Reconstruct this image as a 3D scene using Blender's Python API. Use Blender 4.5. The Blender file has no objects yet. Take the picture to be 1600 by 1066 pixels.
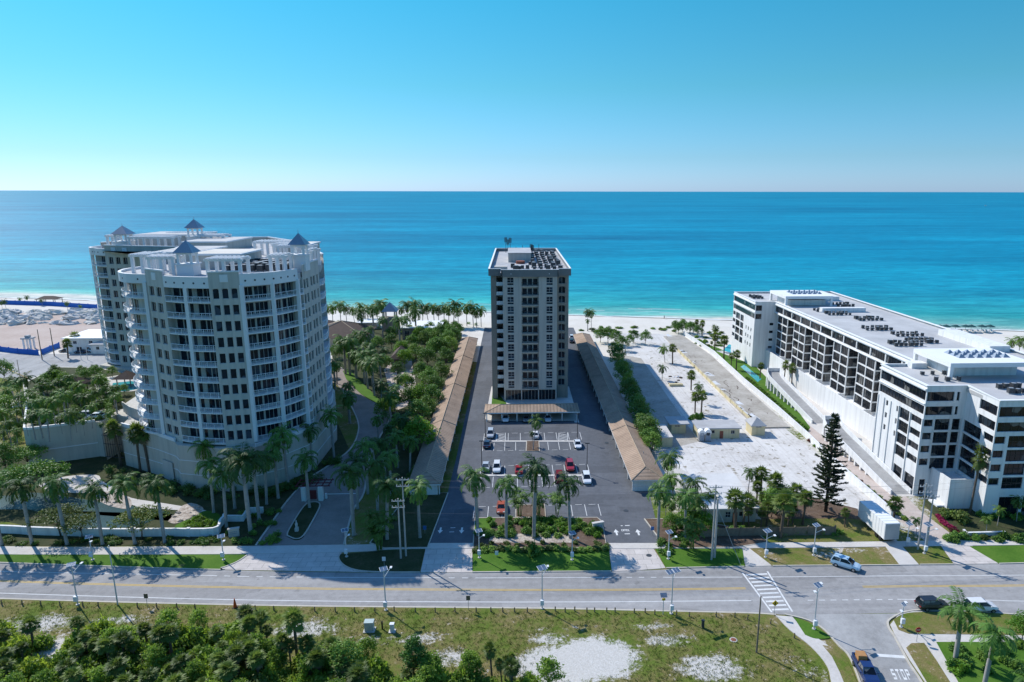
import bpy, math, random
from mathutils import Vector, Matrix
random.seed(7)
scene = bpy.context.scene
COL = scene.collection
R = math.radians
# ------------------------------------------------------------------ site positions taken from image pixels through the camera's calibration
F=1050.; PX=855.; PY=533.; HOR=298.5; CH=62.
ROLL=R(0.1)
PIT=math.atan((PY-HOR)/F); YAW=math.atan((PX-805)/F*math.cos(PIT))
_sp,_cp=math.sin(PIT),math.cos(PIT); _sy,_cy=math.sin(YAW),math.cos(YAW)
FW=(_sy*_cp,_cy*_cp,-_sp); RT=(_cy,-_sy,0.); UP=(_sy*_sp,_cy*_sp,_cp)
def ray(px,py):
    a=(px-PX)/F; b=(PY-py)/F
    c,s=math.cos(ROLL),math.sin(ROLL)
    a,b=a*c-b*s, a*s+b*c
    return tuple(FW[i]+a*RT[i]+b*UP[i] for i in range(3))
def G(px,py,z=0.):
    d=ray(px,py); t=(z-CH)/d[2]
    return (t*d[0],t*d[1],z)
def Zat(px,py,x,y):
    d=ray(px,py); t=math.hypot(x,y)/math.hypot(d[0],d[1])
    return CH+t*d[2]
def GP(pts,z=0.): return [G(a,b,z)[:2] for a,b in pts]
# ------------------------------------------------------------------ mesh builder
class MB:
    def __init__(s): s.v=[]; s.f=[]; s.m=[]; s.cur=0
    def face(s,pts):
        n=len(s.v); s.v+= [tuple(p) for p in pts]; s.f.append(tuple(range(n,n+len(pts)))); s.m.append(s.cur)
    def box(s,x0,x1,y0,y1,z0,z1):
        n=len(s.v)
        s.v+=[(x0,y0,z0),(x1,y0,z0),(x1,y1,z0),(x0,y1,z0),(x0,y0,z1),(x1,y0,z1),(x1,y1,z1),(x0,y1,z1)]
        for q in ((3,2,1,0),(4,5,6,7),(0,1,5,4),(1,2,6,5),(2,3,7,6),(3,0,4,7)):
            s.f.append(tuple(n+i for i in q)); s.m.append(s.cur)
        return s
    def obox(s,c,size,rz=0.):
        hx,hy,hz=size[0]/2,size[1]/2,size[2]/2; ca,sa=math.cos(rz),math.sin(rz); n=len(s.v)
        for z in (-hz,hz):
            for x,y in ((-hx,-hy),(hx,-hy),(hx,hy),(-hx,hy)):
                s.v.append((c[0]+x*ca-y*sa,c[1]+x*sa+y*ca,c[2]+z))
        for q in ((3,2,1,0),(4,5,6,7),(0,1,5,4),(1,2,6,5),(2,3,7,6),(3,0,4,7)):
            s.f.append(tuple(n+i for i in q)); s.m.append(s.cur)
        return s
    def prism(s,pts,z0,z1,bottom=False,top=True):
        a=sum(pts[i][0]*pts[(i+1)%len(pts)][1]-pts[(i+1)%len(pts)][0]*pts[i][1] for i in range(len(pts)))
        if a<0: pts=list(reversed(pts))
        n=len(pts); b=len(s.v)
        s.v+=[(p[0],p[1],z0) for p in pts]+[(p[0],p[1],z1) for p in pts]
        for i in range(n):
            j=(i+1)%n; s.f.append((b+i,b+j,b+n+j,b+n+i)); s.m.append(s.cur)
        if top: s.f.append(tuple(range(b+n,b+2*n))); s.m.append(s.cur)
        if bottom: s.f.append(tuple(range(b+n-1,b-1,-1))); s.m.append(s.cur)
        return s
    def tube(s,pts,r,seg=6,cap=True):
        rs=r if isinstance(r,(list,tuple)) else [r]*len(pts)
        P=[Vector(p) for p in pts]; rings=[]
        for i,p in enumerate(P):
            t=(P[min(i+1,len(P)-1)]-P[max(i-1,0)]).normalized()
            a=t.cross(Vector((0,0,1)))
            if a.length<.05: a=t.cross(Vector((1,0,0)))
            a.normalize(); b=t.cross(a); n=len(s.v)
            for k in range(seg):
                g=2*math.pi*k/seg; q=p+(a*math.cos(g)+b*math.sin(g))*rs[i]; s.v.append(tuple(q))
            rings.append(n)
        for i in range(len(rings)-1):
            for k in range(seg):
                k2=(k+1)%seg
                s.f.append((rings[i]+k2,rings[i]+k,rings[i+1]+k,rings[i+1]+k2)); s.m.append(s.cur)
        if cap:
            s.f.append(tuple(rings[0]+k for k in range(seg))); s.m.append(s.cur)
            s.f.append(tuple(rings[-1]+k for k in reversed(range(seg)))); s.m.append(s.cur)
        return s
    def bar(s,a,b,w):
        return s.tube([a,b],w*.7,4)
    def strip(s,pts,w,z):
        """flat strip along a ground polyline"""
        L=offset(pts,w/2); Rr=offset(pts,-w/2)
        for i in range(len(pts)-1):
            s.face([(Rr[i][0],Rr[i][1],z),(Rr[i+1][0],Rr[i+1][1],z),(L[i+1][0],L[i+1][1],z),(L[i][0],L[i][1],z)])
        return s
    def curb(s,pts,w,z0,z1):
        L=offset(pts,w/2); Rr=offset(pts,-w/2)
        return s.prism(Rr+list(reversed(L)),z0,z1)
    def blob(s,c,r,seed=0,seg=9,rings=6,j=.2):
        rr=random.Random(seed); n=len(s.v)
        for i in range(rings+1):
            th=math.pi*i/rings
            for k in range(seg):
                g=2*math.pi*k/seg; q=1+rr.uniform(-j,j)
                s.v.append((c[0]+r[0]*q*math.sin(th)*math.cos(g),c[1]+r[1]*q*math.sin(th)*math.sin(g),c[2]+r[2]*q*math.cos(th)))
        for i in range(rings):
            for k in range(seg):
                k2=(k+1)%seg; s.f.append((n+i*seg+k,n+(i+1)*seg+k,n+(i+1)*seg+k2,n+i*seg+k2)); s.m.append(s.cur)
        return s
    def mesh(s,name,mats,off=(0,0,0),smooth=False):
        me=bpy.data.meshes.new(name)
        v=s.v if off==(0,0,0) else [(a-off[0],b-off[1],c-off[2]) for a,b,c in s.v]
        me.from_pydata(v,[],s.f)
        for m in mats: me.materials.append(m)
        if len(mats)>1: me.polygons.foreach_set('material_index',s.m)
        if smooth: me.polygons.foreach_set('use_smooth',[True]*len(s.f))
        me.update()
        return me
def offset(pts,d):
    out=[]
    for i in range(len(pts)):
        a=Vector(pts[max(i-1,0)][:2]); b=Vector(pts[min(i+1,len(pts)-1)][:2]); t=(b-a).normalized()
        out.append((pts[i][0]-t.y*d,pts[i][1]+t.x*d))
    return out
OFF={}
def put(name,data,parent=None):
    o=bpy.data.objects.new(name,data); COL.objects.link(o)
    if parent is not None: o.parent=parent
    return o
def tag(o,label=None,cat=None,group=None,kind=None):
    if label: o['label']=label
    if cat: o['category']=cat
    if group: o['group']=group
    if kind: o['kind']=kind
    return o
def thing(name,label,cat,loc=(0,0,0),group=None,rz=0.):
    o=put(name,None); o.location=loc; o.rotation_euler=(0,0,rz); OFF[o.name]=tuple(loc)
    o.empty_display_size=.5
    return tag(o,label,cat,group)
def aslist(m): return list(m) if isinstance(m,(list,tuple)) else [m]
def part(name,mb,mats,parent,smooth=False,world=True):
    """a part whose shape is given in world coordinates (or local ones when world=False)"""
    off=OFF.get(parent.name,(0,0,0)) if world else (0,0,0)
    o=put(name,mb.mesh(name,aslist(mats),off,smooth),parent); OFF[o.name]=off
    return o
def solo(name,mb,mats,label,cat,loc=(0,0,0),group=None,smooth=False,kind=None):
    o=put(name,mb.mesh(name,aslist(mats),loc,smooth)); o.location=loc
    return tag(o,label,cat,group,kind)
def struct(name,mb,mats):
    o=put(name,mb.mesh(name,aslist(mats))); o['kind']='structure'; return o
def clone(root,loc,rz=0.,label=None,group=None,scale=None):
    r=root.copy(); COL.objects.link(r); r.location=loc; r.rotation_euler=(0,0,rz)
    if scale is not None: r.scale=(scale,scale,scale) if not isinstance(scale,tuple) else scale
    if label: r['label']=label
    if group: r['group']=group
    for ch in root.children:
        c=ch.copy(); COL.objects.link(c); c.parent=r
        for g in ch.children:
            d=g.copy(); COL.objects.link(d); d.parent=c
    return r
FIRST={}
def spawn(key,maker,loc,rz,label,group=None,scale=1.):
    """first use moves the prototype itself, later uses copy it with its parts"""
    if key not in FIRST:
        o=maker(); FIRST[key]=o
        o.location=loc; o.rotation_euler=(0,0,rz); o.scale=(scale,scale,scale) if not isinstance(scale,tuple) else scale
        o['label']=label
        if group: o['group']=group
        return o
    o=clone(FIRST[key],loc,rz,label,group,scale)
    if not group and 'group' in o: del o['group']
    return o
# ------------------------------------------------------------------ materials
def _nt(name):
    m=bpy.data.materials.new(name); m.use_nodes=True; nt=m.node_tree; nt.nodes.clear()
    out=nt.nodes.new('ShaderNodeOutputMaterial'); return m,nt,out
def N(nt,t,**kw):
    n=nt.nodes.new(t)
    for k,v in kw.items(): setattr(n,k,v)
    return n
def inp(n,k,v): n.inputs[k].default_value=v
def rgba(c): return (c[0],c[1],c[2],1.)
def noise(nt,vec,scale,detail=4,rough=.6):
    n=N(nt,'ShaderNodeTexNoise'); inp(n,'Scale',scale); inp(n,'Detail',detail); inp(n,'Roughness',rough)
    nt.links.new(vec,n.inputs['Vector']); return n.outputs['Fac']
def ramp(nt,fac,stops):
    r=N(nt,'ShaderNodeValToRGB'); e=r.color_ramp.elements
    while len(e)<len(stops): e.new(.5)
    for i,(p,c) in enumerate(stops): e[i].position=p; e[i].color=rgba(c) if len(c)==3 else c
    nt.links.new(fac,r.inputs['Fac']); return r.outputs['Color']
def mix(nt,fac,a,b,mode='MIX'):
    m=N(nt,'ShaderNodeMix',data_type='RGBA',blend_type=mode)
    for sock,val in ((m.inputs[0],fac),(m.inputs[6],a),(m.inputs[7],b)):
        if hasattr(val,'is_linked'): nt.links.new(val,sock)
        elif isinstance(val,(int,float)): sock.default_value=val
        else: sock.default_value=rgba(val)
    return m.outputs[2]
def math_(nt,op,a,b=None,clamp=False):
    m=N(nt,'ShaderNodeMath',operation=op,use_clamp=clamp)
    for i,val in enumerate((a,b)):
        if val is None: continue
        if hasattr(val,'is_linked'): nt.links.new(val,m.inputs[i])
        else: m.inputs[i].default_value=val
    return m.outputs[0]
def pos(nt): return N(nt,'ShaderNodeNewGeometry').outputs['Position']
def bsdf(nt,out,col,rough=.8,metal=0.,spec=.3,bump=None,bstr=.3,bdist=.05):
    b=N(nt,'ShaderNodeBsdfPrincipled'); inp(b,'Roughness',rough); inp(b,'Metallic',metal); inp(b,'Specular IOR Level',spec)
    if hasattr(col,'is_linked'): nt.links.new(col,b.inputs['Base Color'])
    else: inp(b,'Base Color',rgba(col))
    if bump is not None:
        bu=N(nt,'ShaderNodeBump'); inp(bu,'Strength',bstr); inp(bu,'Distance',bdist)
        nt.links.new(bump,bu.inputs['Height']); nt.links.new(bu.outputs['Normal'],b.inputs['Normal'])
    nt.links.new(b.outputs[0],out.inputs['Surface']); return b
def surf(name,c,var=.15,scale=.6,rough=.8,spec=.25,metal=0.,fine=8.,streak=False,bstr=.25,tint=None):
    """weathered plain surface: two sizes of mottling and, for walls, vertical streaks"""
    m,nt,out=_nt(name); p=pos(nt)
    n1=noise(nt,p,scale,5); n2=noise(nt,p,fine,3)
    lo=tuple(x*(1-var) for x in c); hi=tuple(min(1,x*(1+var)) for x in (tint or c))
    col=ramp(nt,n1,[(.3,lo),(.7,hi)])
    col=mix(nt,.35,col,ramp(nt,n2,[(.3,tuple(x*(1-var) for x in c)),(.7,tuple(min(1,x*(1+var)) for x in c))]))
    if streak:
        mp=N(nt,'ShaderNodeMapping'); inp(mp,'Scale',(1.1,1.1,.07)); nt.links.new(p,mp.inputs['Vector'])
        n3=noise(nt,mp.outputs[0],1.,4)
        col=mix(nt,ramp(nt,n3,[(.45,(0,0,0)),(.8,(.75,.75,.75))]),col,tuple(x*.66 for x in c))
    bsdf(nt,out,col,rough,metal,spec,n2,bstr,.03); return m
def leafmat(name,c1,c2,tr=.35,back=(.16,.26,.03)):
    m,nt,out=_nt(name); p=pos(nt)
    oi=N(nt,'ShaderNodeObjectInfo'); n=noise(nt,p,2.2,4,.7)
    f=math_(nt,'ADD',math_(nt,'MULTIPLY',oi.outputs['Random'],.40),math_(nt,'MULTIPLY',n,.8))
    col=ramp(nt,f,[(.3,c1),(.85,c2)])
    d=N(nt,'ShaderNodeBsdfPrincipled'); inp(d,'Roughness',.55); inp(d,'Specular IOR Level',.3); nt.links.new(col,d.inputs['Base Color'])
    t=N(nt,'ShaderNodeBsdfTranslucent'); nt.links.new(mix(nt,.55,col,back),t.inputs['Color'])
    ms=N(nt,'ShaderNodeMixShader'); inp(ms,0,tr); nt.links.new(d.outputs[0],ms.inputs[1]); nt.links.new(t.outputs[0],ms.inputs[2])
    nt.links.new(ms.outputs[0],out.inputs['Surface']); return m
def glassmat(name,c=(.012,.018,.026),rough=.06,spec=.35,blind=None):
    """dark window glass with curtains and rooms dimly different from pane to pane"""
    m,nt,out=_nt(name); p=pos(nt)
    v=N(nt,'ShaderNodeTexVoronoi'); inp(v,'Scale',.55); nt.links.new(p,v.inputs['Vector'])
    sx=N(nt,'ShaderNodeSeparateColor'); nt.links.new(v.outputs['Color'],sx.inputs[0])
    col=ramp(nt,sx.outputs[0],[(.5,c),(.8,tuple(x*1.8+.002 for x in c)),(.9,(c[0]*2+.02,c[1]*2+.03,c[2]*2+.035)),(.93,blind or (c[0]*2+.03,c[1]*2+.04,c[2]*2+.05))])
    n=noise(nt,p,.9,2)
    bsdf(nt,out,col,rough,0.,spec,n,.02,.05); return m
def carpaint(name,c):
    m,nt,out=_nt(name); p=pos(nt)
    b=bsdf(nt,out,mix(nt,.12,c,ramp(nt,noise(nt,p,3.,3),[(.3,tuple(x*.6 for x in c)),(.7,c)])),.3,0.,.5)
    inp(b,'Coat Weight',.6); inp(b,'Coat Roughness',.06); return m
M={}
M['cream']=surf('cream_stucco',(.53,.51,.465),.07,.15,.85,streak=True)
M['cream2']=surf('podium_stucco',(.52,.49,.425),.08,.12,.85,streak=True)
M['white_trim']=surf('white_trim',(.72,.73,.74),.06,.3,.6)
M['white']=surf('white_stucco',(.76,.76,.75),.06,.12,.75,streak=True)
M['white_clean']=surf('white_coping',(.80,.80,.79),.05,.3,.6)
M['taupe']=surf('taupe_stucco',(.30,.262,.222),.08,.15,.85,streak=True)
M['greywall']=surf('pale_grey_stucco',(.52,.48,.43),.07,.2,.8,streak=True)
M['fascia']=surf('grey_metal_fascia',(.20,.20,.20),.1,.5,.5,spec=.5)
M['glass']=glassmat('window_glass',(.010,.018,.030),.1,.22)
M['glass2']=glassmat('tinted_glass',(.008,.011,.016),.06,.4,(.15,.15,.145))
M['frame']=surf('window_frame_paint',(.50,.51,.52),.06,1.,.5)
M['darkframe']=surf('bronze_frame',(.035,.032,.03),.1,1.,.4,spec=.5)
M['rail']=surf('white_railing_paint',(.72,.75,.78),.05,1.,.45)
M['rail_glass']=glassmat('rail_glass',(.10,.14,.17),.08)
M['roofgrey']=surf('roof_membrane_grey',(.42,.42,.42),.22,.25,.9)
M['roofwhite']=surf('roof_membrane_white',(.47,.465,.455),.25,.14,.9)
M['slate']=surf('blue_grey_metal_roof',(.20,.26,.33),.12,.8,.4,spec=.5)
M['equip']=surf('dark_unit_metal',(.045,.05,.055),.3,2.,.5,spec=.4)
M['equip_lt']=surf('galvanised_metal',(.38,.39,.40),.2,1.5,.45,metal=.3)
M['concrete']=surf('concrete',(.46,.44,.41),.14,.35,.9)
M['concrete_lt']=surf('pale_concrete',(.56,.53,.49),.12,.4,.9)
M['curb']=surf('curb_concrete',(.50,.46,.39),.15,.8,.9)
M['palmtrunk']=surf('palm_trunk_bark',(.33,.31,.29),.25,1.5,.9,fine=10)
M['shaft']=surf('green_crownshaft',(.13,.24,.05),.2,2.,.5)
M['bark']=surf('bark',(.13,.10,.075),.3,2.,.95)
M['darkbark']=surf('dark_bark',(.06,.048,.04),.3,2.,.95)
M['palm']=leafmat('royal_palm_leaf',(0.0185, 0.0532, 0.0144),(0.1411, 0.2844, 0.0501),.3)
M['palm2']=leafmat('coconut_palm_leaf',(0.0232, 0.0611, 0.0126),(0.1755, 0.3042, 0.0468),.3)
M['sabal']=leafmat('sabal_palm_leaf',(.03,.062,.015),(.20,.27,.055),.36,(.26,.36,.05))
M['deadleaf']=leafmat('dry_palm_leaf',(.11,.085,.045),(.22,.17,.08),.2,(.3,.2,.08))
M['leafA']=leafmat('broad_leaf_dark',(0.0333, 0.0997, 0.0238),(0.1781, 0.3414, 0.0535),.28,(.14,.24,.02))
M['leafB']=leafmat('broad_leaf_bright',(0.0466, 0.1397, 0.0186),(0.1707, 0.3416, 0.0307),.4,(.25,.4,.03))
M['leafC']=leafmat('scrub_leaf',(0.0416, 0.104, 0.026),(0.2652, 0.4368, 0.0624),.3,(.18,.27,.03))
M['leafD']=leafmat('olive_leaf',(.045,.085,.016),(.17,.23,.045),.25,(.2,.22,.05))
M['scrubA']=leafmat('scrub_leaf_yellow',(.09,.18,.02),(.42,.50,.07),.5,(.45,.6,.06))
M['scrubB']=leafmat('scrub_leaf_green',(.06,.14,.022),(.30,.43,.06),.5,(.32,.5,.05))
M['pine']=leafmat('pine_needles',(0.015, 0.033, 0.018),(0.045, 0.072, 0.03),.15,(.06,.1,.03))
M['flower']=leafmat('pink_flowers',(.2,.01,.05),(.45,.03,.13),.3,(.5,.05,.15))
M['hedge']=leafmat('hedge_leaf',(0.054, 0.126, 0.018),(0.198, 0.324, 0.045),.25)
M['redshrub']=leafmat('red_shrub',(.07,.02,.015),(.18,.05,.03),.25,(.25,.06,.04))
M['post']=surf('lamp_post_paint',(.52,.53,.54),.08,1.,.4,spec=.5)
M['pole']=surf('utility_pole_concrete',(.42,.40,.37),.15,1.,.85)
M['woodpole']=surf('weathered_wood',(.20,.16,.12),.25,1.5,.9)
M['wire']=surf('wire',(.12,.12,.125),.1,1.,.5)
M['black']=surf('black_plastic',(.02,.02,.022),.2,2.,.5)
M['tyre']=surf('tyre_rubber',(.018,.018,.018),.2,3.,.8)
M['rim']=surf('alloy',(.45,.46,.47),.1,3.,.3,metal=.8)
M['lamp']=surf('headlight_lens',(.7,.7,.68),.05,3.,.15,spec=.6)
M['tail']=surf('tail_light_lens',(.30,.012,.01),.1,3.,.2,spec=.6)
M['line']=surf('white_road_paint',(.66,.66,.64),.18,1.2,.8,fine=14)
M['yline']=surf('yellow_road_paint',(.62,.40,.06),.15,1.2,.8,fine=14)
M['blue_fence']=surf('blue_screen_fabric',(.03,.13,.48),.12,.4,.8)
M['timber']=surf('brown_timber_roof',(.085,.06,.048),.25,.8,.85)
M['yellowwall']=surf('pale_yellow_stucco',(.62,.54,.34),.1,.3,.85,streak=True)
M['rust']=surf('brick_red',(.26,.09,.06),.2,1.,.85)
M['solar']=surf('solar_cell_sky_tint',(.10,.14,.20),.25,2.,.12,spec=.9)  # base lightened to paint in the sky mirrored by the panels
M['orange']=surf('safety_orange',(.62,.09,.02),.1,3.,.6)
M['red']=surf('sign_red',(.40,.02,.03),.08,3.,.5)
M['signyellow']=surf('sign_yellow',(.72,.45,.02),.06,3.,.5)
M['utilgreen']=surf('utility_box_paint',(.42,.50,.48),.1,1.5,.6)
M['bluebox']=surf('blue_panel',(.05,.16,.42),.1,2.,.5)
M['brownsign']=surf('sign_back_metal',(.15,.12,.08),.15,3.,.6)
M['umbrella']=surf('dark_green_canvas',(.02,.075,.075),.15,2.,.8)
M['rock']=surf('boulders',(.42,.36,.29),.4,1.2,.9,fine=5)
M['tarp']=surf('pale_debris',(.6,.62,.64),.25,1.,.8)
M['skin']=surf('skin',(.35,.2,.14),.1,3.,.6)
# ------------------------------------------------------------------ ground materials
def groundmat(name,stops,scale,fine,rough=.95,bstr=.4,speck=None,spec=.15):
    m,nt,out=_nt(name); p=pos(nt)
    n1=noise(nt,p,scale,6,.65); n2=noise(nt,p,fine,4,.7)
    f=math_(nt,'ADD',math_(nt,'MULTIPLY',n1,.6),math_(nt,'MULTIPLY',n2,.4))
    col=ramp(nt,f,stops)
    if speck:
        n3=noise(nt,p,speck[0],3,.5)
        col=mix(nt,ramp(nt,n3,[(speck[1],(0,0,0)),(speck[1]+.06,(1,1,1))]),col,speck[2])
    bsdf(nt,out,col,rough,0.,spec,n2,bstr,.08); return m
M['sand']=groundmat('beach_sand',[(.3,(.56,.51,.43)),(.5,(.66,.615,.54)),(.7,(.73,.69,.62))],.08,1.2)
M['lot']=groundmat('bare_white_lot',[(.36,(.43,.40,.36)),(.46,(.58,.555,.52)),(.62,(.68,.66,.625))],.09,1.1,speck=(.5,.62,(.27,.24,.18)))
def lottracks():
    nt=M['lot'].node_tree; b=next(n for n in nt.nodes if n.type=='BSDF_PRINCIPLED'); old=b.inputs['Base Color'].links[0].from_socket
    p=pos(nt)
    for rot,sc,f in ((.25,(1.6,.03,1.),.30),(-.9,(1.4,.035,1.),.25)):
        mp=N(nt,'ShaderNodeMapping'); inp(mp,'Rotation',(0,0,rot)); inp(mp,'Scale',sc); nt.links.new(p,mp.inputs['Vector'])
        old=mix(nt,ramp(nt,noise(nt,mp.outputs[0],1.,3,.6),[(.55,(0,0,0)),(.68,(f,f,f))]),old,(.33,.30,.26))
    nt.links.new(old,b.inputs['Base Color'])
lottracks()
M['dirt']=groundmat('graded_dirt',[(.3,(.36,.27,.22)),(.5,(.48,.38,.32)),(.7,(.56,.47,.41))],.05,.9)
M['lawn']=groundmat('mown_lawn',[(.3,(.04,.10,.010)),(.5,(.07,.155,.018)),(.72,(.12,.20,.03))],.16,3.,speck=(.5,.70,(.18,.17,.05)))
M['darkbed']=groundmat('dark_planting_bed',[(.3,(.02,.035,.012)),(.5,(.05,.06,.025)),(.7,(.10,.085,.05))],.35,2.5)  # very dark mottled green and brown
M['mulch']=groundmat('mulch_bed',[(.3,(.07,.045,.03)),(.5,(.13,.09,.065)),(.7,(.24,.18,.14))],.5,2.5)
M['gravel']=groundmat('river_gravel',[(.35,(.22,.17,.13)),(.5,(.42,.36,.30)),(.65,(.62,.56,.49))],1.,4.)
M['walk']=groundmat('sidewalk_concrete',[(.3,(.46,.43,.39)),(.5,(.56,.525,.48)),(.7,(.62,.59,.55))],.3,2.5)
M['paver']=groundmat('brick_pavers',[(.3,(.38,.31,.27)),(.5,(.50,.42,.37)),(.7,(.58,.51,.46))],.3,2.2)
M['shadepaver']=groundmat('shade_toned_pavers',[(.3,(.20,.17,.15)),(.5,(.27,.23,.205)),(.7,(.34,.295,.265))],.25,2.2)  # base colour darkened for the shade lying on the drive
M['slab']=groundmat('cracked_slab',[(.34,(.26,.235,.20)),(.48,(.39,.36,.31)),(.66,(.50,.47,.42))],.16,1.4)
def lawn_sand(name,blobs,thr=.5):
    """rough verge: dry grass worn through to white sand around a few centres"""
    m,nt,out=_nt(name); p=pos(nt)
    n1=noise(nt,p,.12,6,.7); n2=noise(nt,p,1.1,5,.75); n3=noise(nt,p,6.,3,.7)
    grass=ramp(nt,math_(nt,'ADD',math_(nt,'MULTIPLY',n1,.7),math_(nt,'MULTIPLY',n2,.3)),[(.32,(.07,.135,.016)),(.44,(.125,.165,.03)),(.53,(.19,.17,.06)),(.66,(.29,.21,.11))])
    grass=mix(nt,.6,grass,ramp(nt,n3,[(.3,(.5,.5,.5)),(.7,(1.35,1.35,1.3))]),'MULTIPLY')
    acc=None
    for (bx,by,rx,ry,amt) in blobs:
        mp=N(nt,'ShaderNodeMapping',vector_type='TEXTURE'); inp(mp,'Location',(bx,by,0)); inp(mp,'Scale',(rx,ry,100.)); nt.links.new(p,mp.inputs['Vector'])
        l=N(nt,'ShaderNodeVectorMath',operation='LENGTH'); nt.links.new(mp.outputs[0],l.inputs[0])
        v=math_(nt,'MULTIPLY',math_(nt,'SUBTRACT',1.35,l.outputs['Value'],True),amt*.95)
        acc=v if acc is None else math_(nt,'MAXIMUM',acc,v)
    t=math_(nt,'ADD',acc,math_(nt,'MULTIPLY',math_(nt,'SUBTRACT',math_(nt,'ADD',math_(nt,'ADD',math_(nt,'MULTIPLY',n2,.36),math_(nt,'MULTIPLY',n1,.44)),math_(nt,'MULTIPLY',n3,.20)),.5),6.5))
    fac=ramp(nt,t,[(thr-.05,(0,0,0)),(thr+.38,(1,1,1))])
    sand=ramp(nt,n3,[(.3,(.45,.42,.37)),(.7,(.66,.635,.59))])
    col=mix(nt,fac,grass,sand)
    bsdf(nt,out,col,.95,0.,.1,n3,.6,.12); return m
def B(px,py,rx,ry,amt=1.):
    x,y,_=G(px,py); return (x,y,rx,ry,amt)
M['verge']=lawn_sand('rough_verge',[B(930,1028,6.2,4.2,1.9),B(875,1042,5.6,4.,1.9),B(960,1012,3.,2.,1.2),B(860,1000,3.,1.6,.9),B(1045,1003,4,1.6,.8),B(1010,980,4,1.,.6),B(1115,1046,5.,3.2,1.),B(475,985,5.5,2.0,1.),B(620,1000,8,1.5,.55),B(55,975,6,2.4,1.),B(180,970,4,1.3,1.),B(85,1015,2.5,3,1.),B(700,1030,4,2.,.7),B(1040,1005,3,1,.8),B(510,968,3,.8,.5),B(640,970,3,.8,.3),B(1275,1048,4,3,.5),B(855,985,5,1.,.4)])
M['verge2']=lawn_sand('dry_lawn',[B(1090,885,1.5,.6,.35),B(1290,868,3,.8,.45),B(1340,862,2,.8,.5)],.55)
M['lotmix']=lawn_sand('weedy_sand',[B(1060,600,40,60,1.6),B(1180,740,30,30,1.6)],.45)
def asphaltmat(name,c,patch,crack=True):
    m,nt,out=_nt(name); p=pos(nt)
    mp=N(nt,'ShaderNodeMapping'); inp(mp,'Scale',patch); nt.links.new(p,mp.inputs['Vector'])
    n1=noise(nt,mp.outputs[0],1.,5,.6); n2=noise(nt,p,.8,5,.7); n3=noise(nt,p,14.,2,.6)
    f=math_(nt,'ADD',math_(nt,'MULTIPLY',n1,.55),math_(nt,'MULTIPLY',n2,.45))
    col=ramp(nt,f,[(.3,tuple(x*.68 for x in c)),(.5,c),(.7,tuple(x*1.3 for x in c))])
    col=mix(nt,.35,col,ramp(nt,n3,[(.3,(.6,.6,.6)),(.7,(1.35,1.35,1.35))]),'MULTIPLY')
    vm=N(nt,'ShaderNodeMapping'); inp(vm,'Scale',(.055,.2,1.)); nt.links.new(p,vm.inputs['Vector'])   # resurfaced patches
    vv=N(nt,'ShaderNodeTexVoronoi',distance='CHEBYCHEV'); inp(vv,'Scale',1.); nt.links.new(vm.outputs[0],vv.inputs['Vector'])
    sc_=N(nt,'ShaderNodeSeparateColor'); nt.links.new(vv.outputs['Color'],sc_.inputs[0])
    col=mix(nt,1.,col,ramp(nt,sc_.outputs[0],[(.0,(.84,.84,.84)),(.25,(.97,.97,.97)),(1.,(1.06,1.06,1.06))]),'MULTIPLY')
    sp=noise(nt,p,.55,3,.5); col=mix(nt,ramp(nt,sp,[(.66,(0,0,0)),(.74,(.45,.45,.45))]),col,tuple(x*.45 for x in c))   # oil stains
    if crack:
        v=N(nt,'ShaderNodeTexVoronoi',feature='DISTANCE_TO_EDGE'); inp(v,'Scale',.16); nt.links.new(p,v.inputs['Vector'])
        col=mix(nt,ramp(nt,v.outputs['Distance'],[(.0,(.55,.55,.55)),(.012,(0,0,0))]),col,tuple(x*.5 for x in c))
    bsdf(nt,out,col,.88,0.,.25,n3,.3,.01); return m
M['asphalt']=asphaltmat('road_asphalt',(.315,.305,.295),(.012,.42,1.),False)
M['asphalt_side']=asphaltmat('side_street_asphalt',(.33,.325,.315),(.25,.05,1.),False)
M['lotasphalt']=asphaltmat('parking_asphalt',(.108,.115,.128),(.14,.035,1.),False)
def brickwalk(name,c):
    m,nt,out=_nt(name); p=pos(nt)
    b=N(nt,'ShaderNodeTexBrick'); inp(b,'Scale',1.); inp(b,'Brick Width',2.4); inp(b,'Row Height',1.6); inp(b,'Mortar Size',.03)
    inp(b,'Color1',rgba(c)); inp(b,'Color2',rgba(tuple(x*1.08 for x in c))); inp(b,'Mortar',rgba(tuple(x*.5 for x in c))); nt.links.new(p,b.inputs['Vector'])
    col=mix(nt,.5,b.outputs['Color'],ramp(nt,noise(nt,p,.5,6,.7),[(.3,(.65,.65,.65)),(.7,(1.2,1.2,1.2))]),'MULTIPLY')
    bsdf(nt,out,col,.9,0.,.2); return m
M['drive']=brickwalk('driveway_concrete',(.54,.49,.45))
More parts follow.
